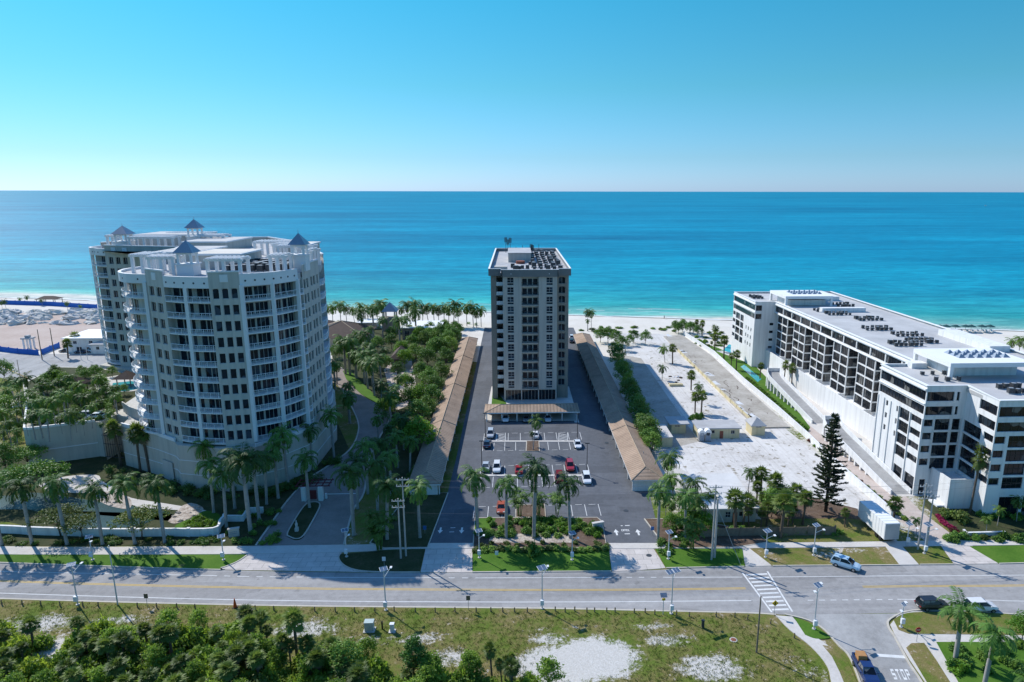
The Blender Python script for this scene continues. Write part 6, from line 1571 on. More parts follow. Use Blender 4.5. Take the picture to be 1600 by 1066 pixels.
# ------------------------------------------------------------------ vehicles
CARG={}
def loft(mb,secs):
    """secs: list of rings (same length) of points"""
    n=len(secs[0]); b=len(mb.v)
    for s in secs: mb.v+=s
    for i in range(len(secs)-1):
        for k in range(n):
            k2=(k+1)%n; mb.f.append((b+i*n+k,b+i*n+k2,b+(i+1)*n+k2,b+(i+1)*n+k)); mb.m.append(mb.cur)
    mb.f.append(tuple(b+k for k in reversed(range(n)))); mb.m.append(mb.cur)
    mb.f.append(tuple(b+(len(secs)-1)*n+k for k in range(n))); mb.m.append(mb.cur)
def hullring(y,hw,z0,zs,zt):
    c=.12
    return [(-hw+c,y,z0),(hw-c,y,z0),(hw,y,z0+c*1.5),(hw+.02,y,zs),(hw-.10,y,zt),(-hw+.10,y,zt),(-hw-.02,y,zs),(-hw,y,z0+c*1.5)]
def make_car(kind,paint):
    """front towards +Y, wheels on z=0"""
    def f():
        t=thing('parked_car','','car'); P=M[paint]
        L,W,zt={'sedan':(4.7,1.82,.98),'suv':(4.7,1.9,1.12),'pickup':(5.6,1.95,1.15)}[kind]; h=L/2; hw=W/2
        mb=MB()
        if kind=='pickup': st=[(-h,hw*.94,.45,.75,1.05),(-h+.1,hw,.4,.8,1.1),(-.2,hw,.36,.8,1.12),(.9,hw,.36,.82,1.15),(h-.7,hw*.98,.36,.8,1.1),(h-.12,hw*.92,.4,.72,.98),(h,hw*.84,.45,.66,.86)]
        else: st=[(-h,hw*.80,.42,.66,.82),(-h+.12,hw*.93,.34,.72,zt-.04),(-h+.7,hw*.99,.28,.72,zt),(0,hw,.26,.7,zt),(h-1.3,hw*.99,.28,.7,zt-.04),(h-.45,hw*.93,.3,.64,zt-.20),(h-.1,hw*.82,.34,.58,zt-.32),(h,hw*.72,.4,.54,zt-.42)]
        loft(mb,[hullring(*s) for s in st])
        part('body',mb,P,t,False,False)
        # cabin: glass box with painted roof and pillars
        if kind=='sedan': y=(-1.75,-.95,.35,1.15); zr=1.44
        elif kind=='suv': y=(-2.15,-1.85,.35,1.2); zr=1.74
        else: y=(-.75,-.6,.55,1.25); zr=1.78
        wb=hw-.12; wr=hw-.32; zb=zt-.01 if kind!='pickup' else 1.1
        B_=[(-wb,y[0],zb),(wb,y[0],zb),(wb,y[3],zb),(-wb,y[3],zb)]; T_=[(-wr,y[1],zr-.06),(wr,y[1],zr-.06),(wr,y[2],zr-.06),(-wr,y[2],zr-.06)]
        g=MB()
        for i in range(4): g.face([B_[i],B_[(i+1)%4],T_[(i+1)%4],T_[i]])
        part('windows',g,M['glass2'],t,False,False)
        r_=MB(); e=.03
        r_.prism([(-wr-e,y[1]-e),(wr+e,y[1]-e),(wr+e,y[2]+e),(-wr-e,y[2]+e)],zr-.06,zr,True)
        for i in range(4): r_.tube([B_[i],T_[i]],.05,4)
        for s in (-1,1):
            ym=(y[1]+y[2])/2; r_.tube([(s*wb,ym-.05,zb),(s*wr,ym-.05,zr-.06)],.045,4)
        part('roof',r_,P,t,False,False)
        if kind=='pickup':
            bd=MB(); bd.box(-hw+.2,hw-.2,-h+.2,y[0]-.1,1.115,1.14); part('load_bed',bd,M['black'],t,False,False)
            rl=MB()
            for s in (-1,1): rl.box(s*(hw-.12)-.07,s*(hw-.12)+.07,-h+.08,y[0],1.1,1.42)
            rl.box(-hw+.19,hw-.19,-h+.08,-h+.18,1.1,1.42); part('bed_side',rl,P,t,False,False)
        wy=h-.95; 
        for s in (-1,1):
            for yy in (-h+1.0,wy):
                w=MB(); w.tube([(s*(hw-.2),yy,.34),(s*(hw+.03),yy,.34)],.34,14); wo=part('wheel',w,M['tyre'],t,False,False)
                w=MB(); w.tube([(s*(hw+.01),yy,.34),(s*(hw+.045),yy,.34)],.2,10); o=put('rim',w.mesh('rim',[M['rim']]),wo)
            w=MB(); w.box(s*hw*.60-.2,s*hw*.60+.2,h-.22,h-.05 if kind!='pickup' else h+.01,.60 if kind!='pickup' else .74,.74 if kind!='pickup' else .9); part('headlight',w,M['lamp'],t,False,False)
            w=MB(); w.box(s*hw*.74-.16,s*hw*.74+.16,-h-.012,-h+.1,.70,.86); part('tail_light',w,M['tail'],t,False,False)
            w=MB(); w.box(s*(hw+.12)-.1,s*(hw+.12)+.1,y[3]-.35,y[3]-.22,zt-.02,zt+.12); part('mirror',w,P,t,False,False)
        w=MB(); w.box(-.26,.26,-h-.015,-h+.05,.52,.64); part('number_plate',w,M['line'],t,False,False)
        return t
    return f
for n_,c_ in (('silver',(.48,.50,.52)),('white',(.74,.75,.76)),('navy',(.012,.02,.05)),('red',(.34,.012,.018)),('maroon',(.19,.010,.015)),('black',(.014,.014,.016)),('blue',(.012,.03,.12)),('orange',(.45,.09,.03)),('grey',(.18,.19,.2)),('pale',(.42,.58,.70))):
    M['car_'+n_]=carpaint('car_paint_'+n_,c_)
def car(kind,paint,px,py,rz,label,z=.02,name=None,rzero=0):
    x,y,_=G(px,py,z); o=spawn(kind+paint,make_car(kind,'car_'+paint),(x,y,z),rz,label,None)
    if kind=='pickup': o.name='pickup_truck'; o['category']='pickup truck'
    return o
PI=math.pi
car('suv','silver',766.5,681.5,PI,'silver car at the left end of the back parking row')
car('sedan','navy',761,697,0,'dark blue car alone at the left end of the second parking row')
car('sedan','silver',759,733,PI,'pale silver car at the left end of the third row, nearest the median')
car('suv','white',776.5,734.5,PI,'white car beside the pale silver car in the third row')
car('sedan','white',836.5,682.5,0,'white car half behind the island palms in the back row')
car('sedan','white',902.5,697.5,PI,'white car alone at the right end of the second row')
car('sedan','red',811,737,0,'red car hidden behind the big middle royal palm')
car('suv','maroon',874,751,PI,'dark red car beside the right royal palm in the fourth row')
car('suv','red',890.5,732,PI,'bright red car at the right of the third row')
car('suv','white',916.5,752,PI,'white car at the right end of the fourth row')
car('sedan','orange',783.5,797,PI,'orange red car in the front row beside the second royal palm')
car('suv','white',790,657,PI,'white car under the left bay of the wide carport')
car('sedan','grey',822,657,PI,'grey car under the middle of the wide carport behind the palm')
car('suv','silver',856,657,PI,'silver car under the right half of the wide carport')
car('suv','white',893,529,0,'white car parked behind the taupe tower near the beach')
car('sedan','black',893,535,0,'black car parked behind the taupe tower in front of the white car')
car('suv','silver',132,653,PI/2,'silver car parked on the raised deck above the garage wall',8.79)
car('sedan','navy',112,657,PI/2+.2,'dark car under the palms on the raised deck above the garage wall',8.79)
car('sedan','white',150,654,PI/2+.1,'white car at the right end of the raised deck parking',8.79)
car('suv','white',140,550,1.2,'white car parked in front of the small grey hip roofed house',.02)
car('sedan','black',103,550,1.7,'black car parked before the big grey house beside the blue fence',.02)
car('sedan','navy',126,552,1.5,'dark blue car parked between the two grey houses',.02)
car('suv','pale',1321,886,-2.25,'pale blue car nosing over the kerb onto the road right of the crosswalk',.03)
car('suv','black',1456,950,-PI/2,'black car on the road by the corner lawn, half behind the big palm',.03)
car('suv','white',1531,953,-PI/2,'white car on the road behind the right foreground palms',.03)
p1=Vector(G(1331,1010)[:2]); p2=Vector(G(1362,1066)[:2]); dv=(p2-p1).normalized()
o=car('pickup','blue',1352.5,1056,math.atan2(-dv.x,dv.y),'dark blue pickup with a wooden crate in its bed on the side street',.02)
bx=Matrix.Rotation(o.rotation_euler.z,4,'Z')@Vector((.15,-1.6,0)); mb=MB()
M['crate']=surf('crate_wood',(.42,.22,.09),.2,2.,.8)
mb.box(-.55,.55,-.55,.55,0,1.0)
for z in (.05,.45,.86): mb.box(-.59,.59,-.59,.59,z,z+.1)
c_=put('wooden_crate',mb.mesh('wooden_crate',[M['crate']])); c_.location=(o.location.x+bx.x,o.location.y+bx.y,1.16); c_.rotation_euler=o.rotation_euler; tag(c_,'square orange wooden crate standing in the bed of the blue pickup','crate')
# white box trailer on the entry slab
x,y,_=G(1392,851.5); t=thing('box_trailer','big white box trailer parked on the pale slab beside the right hand drive','trailer',(x,y,.12),rz=.02)
mb=MB(); mb.box(-1.35,1.35,.1,9.2,.9,4.0); part('body',mb,M['white_clean'],t,False,False)
mb=MB(); mb.box(-1.25,1.25,.0,.097,1.,3.9); part('rear_door',mb,M['roofgrey'],t,False,False)
mb=MB()
for k in range(10): mb.box(-1.38,1.38,.2+k*.97,.26+k*.97,.95,4.03)
part('roof_rib',mb,M['white_trim'],t,False,False)
for yy in (1.6,2.8):
    for s in (-1,1): mb=MB(); mb.tube([(s*1.0,yy,.48),(s*1.3,yy,.48)],.48,14); part('wheel',mb,M['tyre'],t,False,False)
mb=MB(); mb.box(-.5,.5,7.9,8.3,.0,.9); part('stand',mb,M['equip'],t,False,False)
# ------------------------------------------------------------------ street furniture
def lamp(px,py,tx,ty,label,arms=1,panel=1.,az=.4,twin=False):
    x,y,_=G(px,py,.1); h=Zat(tx,ty,x,y)-.1; t=thing('solar_street_lamp',label,'street lamp',(x,y,.1),'solar street lamps along the road')
    mb=MB(); mb.tube([(0,0,0),(0,0,.12)],.28,8); part('base',mb,M['concrete_lt'],t,False,False)
    mb=MB(); mb.tube([(0,0,.1),(0,0,h-.15)],[.11,.07],8); part('pole',mb,M['post'],t,False,False)
    mb=MB(); mb.box(-.27,.27,-.45,-.1,.8,1.6); part('battery_box',mb,M['white_trim'],t,False,False)
    mb=MB(); ca,sa=math.cos(az),math.sin(az)
    def rot(p): return (p[0]*ca-p[1]*sa,p[0]*sa+p[1]*ca,p[2])
    for k in ((0,) if not twin else (-1,1)):
        w=panel*.55; c=k*(w+.06)
        q=[rot(p) for p in ((c-w,-.42*panel,h-.10),(c+w,-.42*panel,h-.10),(c+w,.42*panel,h+.10),(c-w,.42*panel,h+.10))]
        mb.face(q); mb.face([(a,b,z-.05) for a,b,z in reversed(q)])
        for i in range(4): a,b=q[i],q[(i+1)%4]; mb.face([(a[0],a[1],a[2]-.05),(b[0],b[1],b[2]-.05),b,a])
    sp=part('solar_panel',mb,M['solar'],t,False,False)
    fr=MB()
    for k in ((0,) if not twin else (-1,1)):
        w=panel*.55; c=k*(w+.06)
        q=[rot(p) for p in ((c-w,-.42*panel,h-.095),(c+w,-.42*panel,h-.095),(c+w,.42*panel,h+.105),(c-w,.42*panel,h+.105))]
        for i in range(4): fr.tube([q[i],q[(i+1)%4]],.035,4)
        fr.tube([tuple((q[0][j]+q[1][j])/2 for j in range(3)),tuple((q[2][j]+q[3][j])/2 for j in range(3))],.02,4)
    put('panel_frame',fr.mesh('panel_frame',[M['white_trim']]),sp)
    dirs=[1] if arms==1 else [1,-1]
    sgn=-1 if y>98 else 1
    for i,d in enumerate(dirs):
        mb=MB(); e=(d*.9,sgn*1.0*(1 if i==0 else -1),h-.35) if arms else (0,0,h); mb.tube([(0,0,h-1.5),(e[0]*.6,e[1]*.6,h-.75),e],[.05,.045,.04],6); mb.box(e[0]-.16,e[0]+.16,e[1]-.32,e[1]+.2,e[2]-.05,e[2]+.06); part('lamp_arm',mb,M['white_trim'],t,False,False)
    return t
lamp(145,875,141,838,'short solar lamp on the far verge in front of the pond wall, left of two')
lamp(349.5,875,348,837,'short solar lamp at the rounded end of the far verge beside the entry drive')
lamp(121.7,945,115,881,'tall solar lamp on the near roadside at the left, beside the plain pole')
lamp(603,953.6,598.6,889,'tall solar lamp on the near roadside by the utility boxes')
lamp(541.7,870,541,828,'solar lamp at the left tip of the dark planted island')
lamp(847,951,847,887,'tall solar lamp on the near roadside facing the planted bed',panel=1.2)
lamp(749,871.7,748.5,829,'solar lamp on the lawn left corner before the parking lot')
lamp(893.7,875,895,833,'solar lamp on the lawn before the right royal palm of the lot')
lamp(1048.7,959,1050,892,'tall near roadside lamp with a double solar panel',panel=.95,twin=True)
lamp(1044,873.6,1045,831,'solar lamp on the lawn right of the lot exit apron')
lamp(1196,871,1198,829,'solar lamp with large tilted panel on the far verge before the board fence',panel=1.15)
lamp(1271,868,1274,820,'solar lamp with curved arm on the far verge left of the boat')
lamp(1271.7,983,1278,914,'two armed solar lamp on the left corner of the side street',arms=2)
lamp(1407.6,980,1411.5,944,'lamp with white box on the right corner of the side street',arms=2,panel=.6)
lamp(1416.6,852,1419,818,'solar lamp at the sidewalk right of the white trailer')
lamp(1444,865,1449,819,'solar lamp with big panel in front of the right utility poles',panel=1.2)
lamp(1604,862,1606,818,'solar lamp at the right edge of the picture before the planter')
def pole(px,py,tx,ty,label,mat='pole',r=.17,arms=0,guy=None):
    x,y,_=G(px,py,.1); h=Zat(tx,ty,x,y)-.1; t=thing('utility_pole',label,'utility pole',(x,y,.1))
    mb=MB(); mb.tube([(0,0,0),(0,0,h)],[r,r*.62],10); part('pole',mb,M[mat],t,False,False)
    for k in range(arms):
        z=h-.5-k*1.15; mb=MB(); mb.box(-1.1,1.1,-.06,.06,z-.06,z+.06); c=part('cross_arm',mb,M['equip_lt'],t,False,False)
        i_=MB()
        for xx in (-1.,-.4,.45,1.): i_.tube([(xx,0,z+.06),(xx,0,z+.34)],[.06,.045],6)
        put('insulator',i_.mesh('insulator',[M['white_trim']]),c)
    return x,y,h
tA=pole(626.5,872.7,622.7,779,'shorter of two concrete utility poles in the dark planted island',arms=2); tB=pole(634.4,869,628.8,746,'taller of two concrete utility poles in the dark planted island',arms=2)
tC=pole(1111.7,874.7,1122,758,'taller of two utility poles on the verge right of the lot exit',arms=2); tD=pole(1116,871,1120.7,779,'shorter stout utility pole right beside the taller pole on the verge',r=.24)
tE=pole(1434,858.6,1446.6,756,'taller of two utility poles beside the right hand drive',arms=3); tF=pole(1446.6,862,1461,773,'shorter of two utility poles beside the right hand drive',arms=1)
pole(1182,1019.7,1185,931,'dark slender pole standing in the rough grass left of the path','woodpole',.13)
pole(184,945,171,852,'plain grey pole without lamp on the near roadside at the left','post',.11)
pole(66,562,57,515,'left of two tall wood poles at the blue street fence','woodpole',.2); pole(85,556,82,512,'right of two tall wood poles at the blue street fence','woodpole',.2); pole(31,588,28,562,'thin wood pole on the verge of the back street at far left','woodpole',.12)
for px,py,tx,ty,l in ((127,562,124,535,'left'),(137,562,134,537,'right')): pole(px,py,tx,ty,'thin grey pole before the grey houses, %s one'%l,'post',.1)
def wire(a,b,sag,label):
    mb=MB(); P=[]
    for i in range(13):
        t=i/12; P.append((a[0]+(b[0]-a[0])*t,a[1]+(b[1]-a[1])*t,a[2]+(b[2]-a[2])*t-sag*4*t*(1-t)))
    mb.tube(P,.011,3,False); solo('power_line',mb,M['wire'],label,'power line',P[0],'power lines between the poles')
def top(t,dz,dx=0): return (t[0]+dx,t[1],t[2]+.1-dz)
LP=(-120,112,14.5)
for i,(dz,dx) in enumerate(((.2,-1.),(.2,1.),(1.35,-1.),(1.35,1.))):
    w_=['topmost left','topmost right','second left','second right'][i]
    wire(top(tB,dz,dx),top(tC,dz,dx),.5,'%s thin power line spanning from island poles to verge poles'%w_); wire(top(tC,dz,dx),top(tE,dz*.9,dx),.4,'%s thin power line spanning from verge poles to drive poles'%w_)
wire(top(tB,6.5),top(tD,2.),.5,'lower cable from island poles to the stout pole on the verge'); wire(top(tD,2.),top(tF,3.),.4,'lower cable from the stout pole to the drive poles')
for dz,dx,w_ in ((.2,0,'upper'),(1.35,0,'lower')): wire(top(tE,dz,dx),(130,112,14-dz),.4,'%s power line running out of the right edge'%w_)
g=MB(); g.tube([(tC[0],tC[1],11.),(G(1161,893)[0],G(1161,893)[1],.12)],.035,4); solo('guy_wire',g,M['equip_lt'],'slanting guy wire from the verge poles to the crosswalk kerb','guy wire',(tC[0],tC[1],11.))
# parking lot light masts
for px,py,l in ((758.5,687,'back left'),(902,688,'back right'),(753,735,'front left'),(917,739,'front right')):
    x,y,_=G(px,py); t=thing('parking_light_mast','thin black light mast at the %s of the parking rows'%l,'light mast',(x,y,.02)); mb=MB(); mb.tube([(0,0,0),(0,0,7.)],[.09,.06],7); part('pole',mb,M['black'],t,False,False); mb=MB(); mb.box(-.5,.5,-.16,.16,6.98,7.12); part('lamp_head',mb,M['black'],t,False,False); mb=MB(); mb.tube([(0,0,0),(0,0,.55)],.24,9); part('base',mb,M['concrete_lt'],t,False,False)
# bollards along the near verge
bol=[(3,945),(35,945),(64,946),(94,947),(129.5,947),(154,948),(215,949),(245,949.5),(276.5,950),(305,951),(399,953),(428,954),(492,955.5),(524,956),(554,956),(586,956.5),(616,955),(649,956.5),(680,956.5),(711,956),(744,956.5),(767,956),(785.5,956.5),(804,956.5),(824,956.5),(867.5,955),(883,956.5),(898,955),(917,956.5),(929,956.5),(948,956.5),(961,956.5),(991,958),(1008,957.5),(1023,960),(1057,961),(1077,963.5),(1119,963.5),(1148,964.5),(1168,968),(1204,975),(1241,997)]
def make_bollard():
    t=thing('bollard','','bollard'); mb=MB(); mb.tube([(0,0,0),(0,0,.72),(0,0,.8)],[.10,.10,.05],8); part('post',mb,M['woodpole'],t,False,False); mb=MB(); mb.tube([(0,0,.52),(0,0,.6)],.105,8,False); part('reflector_band',mb,M['yline'],t,False,False); return t
for i,(px,py) in enumerate(bol):
    x,y,_=G(px,py,.1); spawn('bollard',make_bollard,(x,y,.1),0,'short dark wooden post in the row along the near verge','wooden posts along the near verge')
def boxthing(name,label,cat,px,py,sx,sy,sz,mat,rz=0,plinth=True):
    x,y,_=G(px,py,.1); t=thing(name,label,cat,(x,y,.1),rz=rz); mb=MB(); mb.box(-sx/2,sx/2,-sy/2,sy/2,.12,sz); part('cabinet',mb,M[mat],t,False,False)
    mb=MB(); mb.box(-sx/2+.04,-.01,-sy/2-.02,-sy/2-.003,.2,sz-.12); part('door',mb,M[mat],t,False,False); mb=MB(); mb.box(.01,sx/2-.04,-sy/2-.02,-sy/2-.003,.2,sz-.12); part('door',mb,M[mat],t,False,False)
    mb=MB(); mb.box(-sx/2-.05,sx/2+.05,-sy/2-.05,sy/2+.05,sz,sz+.08); part('lid',mb,M[mat],t,False,False)
    if plinth: mb=MB(); mb.box(-sx/2-.2,sx/2+.2,-sy/2-.2,sy/2+.2,0,.12); part('plinth',mb,M['concrete_lt'],t,False,False)
boxthing('utility_cabinet','large pale green utility cabinet on the verge grass below the road','utility cabinet',577.5,985,1.25,.9,1.45,'utilgreen')
boxthing('utility_cabinet','small white utility cabinet on a pad right of the large green one','utility cabinet',613,987,.55,.5,1.25,'white_trim')
boxthing('utility_cabinet','grey box on a post in the rough grass left of the manhole','utility cabinet',1098,981,.35,.3,1.2,'equip',plinth=False)
mb=MB(); x,y,_=G(597.5,984); mb.tube([(x,y,.1),(x,y,1.1),(x,y,1.35)],[.12,.12,.08],8); solo('marker_post',mb,M['black'],'short black marker post with white top between the two utility cabinets','marker post',(x,y,.1))
# signs
def sign(px,py,h,label,kind,rz=0.):
    x,y,_=G(px,py,.1); t=thing('road_sign',label,'sign',(x,y,.1),rz=rz); mb=MB(); mb.tube([(0,0,0),(0,0,h)],.035,6); part('post',mb,M['equip_lt'],t,False,False); mb=MB()
    if kind=='oct':
        mb.prism([(.42*math.cos(R(22.5+45*k)),.42*math.sin(R(22.5+45*k))) for k in range(8)],-.02,.02,True); mb.v=[(a,b_z-.06,h-.1+b) for a,b,b_z in mb.v]
        s=part('plate',mb,M['red'],t,False,False); mb=MB(); letters(mb,'STOP',(-.28,0),(1,0),(0,1),.11,.2,.04,0,.8); mb.v=[(a,-.085,h-.2+b) for a,b,z in mb.v]
        put('lettering',mb.mesh('lettering',[M['line']]),s)
    elif kind=='diamond':
        mb.prism([(.5,0),(0,.5),(-.5,0),(0,-.5)],-.02,.02,True); mb.v=[(a,z-.06,h-.3+b) for a,b,z in mb.v]; s=part('plate',mb,M['signyellow'],t,False,False)
        mb=MB(); mb.v=[]; 
        for q in ([(-.06,.12),(.06,.12),(.06,.24),(-.06,.24)],[(-.09,-.1),(.09,-.1),(.09,.1),(-.09,.1)],[(-.14,-.3),(-.05,-.3),(.02,-.1),(-.07,-.1)],[(.05,-.3),(.14,-.3),(.07,-.1),(-.02,-.1)]): mb.face([(a,-.085,h-.3+b) for a,b in q])
        put('walking_figure',mb.mesh('walking_figure',[M['black']]),s)
    else:
        mb.box(-.3,.3,-.06,-.03,h-.75,h); part('plate',mb,M[kind],t,False,False)
    return t
sign(1432,1002.5,2.,'red octagonal stop sign on the corner of the side street','oct')
sign(1209.5,962,2.4,'yellow diamond pedestrian sign at the near end of the crosswalk','diamond')
sign(230.4,948,2.2,'brown backed sign on a post on the near verge right of the plain pole','brownsign')
sign(732,953,2.4,'brown backed sign on a thin post on the near verge in the middle','brownsign')
sign(600.5,886,1.9,'small white sign on a thin post in the dark planted island','white_trim')
sign(1019,836,1.7,'small blue sign board in the bed at the right of the lot entrance','bluebox'); sign(664,834,1.6,'small blue sign board in the dark bed left of the lot entrance','bluebox')
sign(776,869,1.,'tiny white sign on the lawn under the left palms before the lot','white_trim')
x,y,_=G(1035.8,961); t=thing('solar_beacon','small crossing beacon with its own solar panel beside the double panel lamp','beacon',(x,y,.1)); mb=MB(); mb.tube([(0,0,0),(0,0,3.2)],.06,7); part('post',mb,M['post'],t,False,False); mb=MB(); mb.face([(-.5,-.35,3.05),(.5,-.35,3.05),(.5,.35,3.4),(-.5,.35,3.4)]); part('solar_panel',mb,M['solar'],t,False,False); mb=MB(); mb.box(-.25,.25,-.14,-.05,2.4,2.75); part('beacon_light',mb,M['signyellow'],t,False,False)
x,y,_=G(367.6,950); t=thing('traffic_cone','orange traffic cone on the grass edge of the near roadside','traffic cone',(x,y,.1)); mb=MB(); mb.tube([(0,0,.06),(0,0,1.5)],[.28,.06],12); part('cone',mb,M['orange'],t,False,False); mb=MB(); mb.box(-.36,.36,-.36,.36,0,.06); part('base',mb,M['black'],t,False,False)
def monument(px,py,label,rz,w,h,mark):
    x,y,_=G(px,py,.1); t=thing('monument_sign',label,'sign',(x,y,.1),rz=rz); mb=MB(); mb.box(-w/2,w/2,-.25,.25,0,h); part('slab',mb,M['cream'],t,False,False); mb=MB(); mb.box(-w/2-.1,w/2+.1,-.32,.32,h,h+.16); part('cap',mb,M['concrete_lt'],t,False,False)
    mb=MB(); rr=random.Random(4)
    for r_,(n,zz) in enumerate(((6,.62),(8,.40))):
        xx=-w*.38
        for k in range(n):
            q=rr.uniform(.12,.26); 
            if xx+q>w*.4: break
            mb.box(xx,xx+q,-.27,-.253,h*zz,h*zz+rr.uniform(.12,.2)*h*.6); xx+=q+.07
    part('lettering',mb,M[mark],t,False,False)
monument(934,828.5,'cream monument sign with worn blue lettering angled at the lot entrance',.28,2.1,1.5,'bluebox')
monument(366,838,'pale monument sign with dark lettering angled beside the left entry drive',.3,1.8,1.5,'slate')
x,y,_=G(464,831); t=thing('stone_statue','pale stone statue on a pedestal in the entry drive island','statue',(x,y,.16)); mb=MB(); mb.box(-.3,.3,-.3,.3,0,.7); part('pedestal',mb,M['concrete_lt'],t,False,False); mb=MB(); mb.tube([(0,0,.7),(0,0,1.0),(0,.02,1.5),(0,0,1.75),(0,0,1.85),(0,0,2.02),(0,0,2.16)],[.26,.2,.26,.16,.08,.13,.05],9); part('figure',mb,M['concrete_lt'],t,True,False)
x,y,_=G(489,782); t=thing('gate_pergola','dark red trellis gate frame on white piers across the entry drive','gate',(x,y,.03)); 
for dx in (-1.7,1.7): mb=MB(); mb.box(dx-.45,dx+.45,-.45,.45,0,3.); part('pier',mb,M['white'],t,False,False)
M['darkred']=surf('dark_red_trellis',(.14,.03,.035),.2,2.,.7)
mb=MB()
for k in range(6): mb.box(-3.2+k*1.3,-3.05+k*1.3,-.2,3.4,3.15,3.35)
for yy in (.1,1.6,3.1): mb.box(-3.4,3.6,yy-.08,yy+.08,3.0,3.15)
part('trellis',mb,M['darkred'],t,False,False); mb=MB(); mb.box(-.8,.8,-.1,.1,.3,2.2); part('gate_leaf',mb,M['darkred'],t,False,False)
x,y,_=G(510,779); t=thing('barrier_arm','white barrier arm on a post at the exit side of the entry drive','barrier',(x,y,.03)); mb=MB(); mb.box(-.2,.2,-.2,.2,0,1.1); part('post',mb,M['white_trim'],t,False,False); mb=MB(); mb.box(.2,6.,-.05,.05,.9,1.0); part('arm',mb,M['white_trim'],t,False,False)
mb=MB(); x,y,_=G(1146,1000,.1); mb.tube([(x,y,.1),(x,y,.15)],.55,16); solo('manhole_ring',mb,M['concrete_lt'],'round concrete manhole ring in the dry grass left of the slender pole','manhole',(x,y,.1)); mb=MB(); mb.tube([(x,y,.15),(x,y,.165)],.38,14); solo('manhole_cover',mb,M['rust'],'dark iron cover lying in the concrete manhole ring','manhole cover',(x,y,.15))
for px,py,l in ((948,692,'upper right of the parking lot'),(978,798,'right driving lane of the parking lot'),(1014,868,'pale apron right of the lawn')):
    mb=MB(); x,y,_=G(px,py,.05); mb.tube([(x,y,.03),(x,y,.062)],.5,14); solo('manhole_cover',mb,M['equip'],'dark round manhole cover in the %s'%l,'manhole cover',(x,y,.05))
# ------------------------------------------------------------------ rooftop condensers
def make_unit(r):
    def f():
        t=thing('rooftop_unit','','air conditioner'); mb=MB(); mb.tube([(0,0,.18),(0,0,1.15)],.52,10) if r else mb.box(-.5,.5,-.5,.5,.18,1.15); part('casing',mb,M['equip'],t,False,False)
        mb=MB(); mb.tube([(0,0,1.15),(0,0,1.2)],.42,10); part('fan_guard',mb,M['equip_lt'],t,False,False); mb=MB(); mb.box(-.55,.55,-.55,.55,0,.18); part('base',mb,M['equip_lt'],t,False,False); return t
    return f
UN=[('unit0',make_unit(True)),('unit1',make_unit(False))]
def units(n,rect,z,label,group,seed,s=(.9,1.3),grid=None):
    rr=random.Random(seed)
    P=[(rr.uniform(rect[0],rect[1]),rr.uniform(rect[2],rect[3])) for _ in range(n)] if not grid else [(rect[0]+(rect[1]-rect[0])*i/max(1,grid[0]-1)+rr.uniform(-.15,.15),rect[2]+(rect[3]-rect[2])*j/max(1,grid[1]-1)+rr.uniform(-.15,.15)) for i in range(grid[0]) for j in range(grid[1])]
    for p in P:
        k=UN[rr.random()<.5]; spawn(k[0],k[1],(p[0],p[1],z),rr.uniform(-.2,.2),label,group,rr.uniform(*s)*(.8 if z<30 else 1.))
units(0,(-63,-50.5,150,164),44.6,'dark unit in the packed field of air conditioners on the cream tower roof','units on the cream tower roof',1,(1.1,1.5),(8,7))
units(0,(-100,-92,204,210),44.6,'dark unit on the rear roof of the cream tower','units on the rear cream roof',2,(1.,1.4),(4,3))
units(0,(5.6,13.5,203,256),38.6,'dark unit among the rows on the taupe tower roof','units on the taupe tower roof',3,(.85,1.5),(5,9))
units(7,(-1.5,5.,201,222),38.6,'dark unit left of the rows on the taupe tower roof','units on the taupe tower roof, left',4,(.9,1.3))
for i,(x,y) in enumerate(((95,205),(96,199),(101,190),(96,176),(100,168),(93,157),(99,160))):
    units(0,(x*RBS,x*RBS+6.8,y*RBS,y*RBS+2.7),23.23,'dark condenser in the rows on the long white roof','condensers on the long white roof',10+i,(.85,1.2),(6,2))
units(0,(87.7,92.4,136.7,131.5),23.23,'dark condenser beside the near roof canopy','condensers by the near canopy',30,(.8,1.1),(3,2)); units(0,(97.1,101.2,122.6,125.8),23.23,'dark condenser on the front corner of the white roof','condensers on the front white roof',31,(1.,1.3),(4,2)); units(0,(104.4,110.6,121.1,127.3),23.23,'dark condenser at the right edge of the white roof','condensers at the right roof edge',32,(1.,1.4),(4,3)); units(0,(87.7,90.8,242.1,246.3),23.23,'dark condenser on the far white roof beside the canopy','condensers on the far white roof',33,(.9,1.2),(3,3)); units(0,(110.6,115.8,223.3,227.5),23.23,'dark condenser right of the far roof canopy','condensers right of the far canopy',34,(.9,1.2),(5,2))
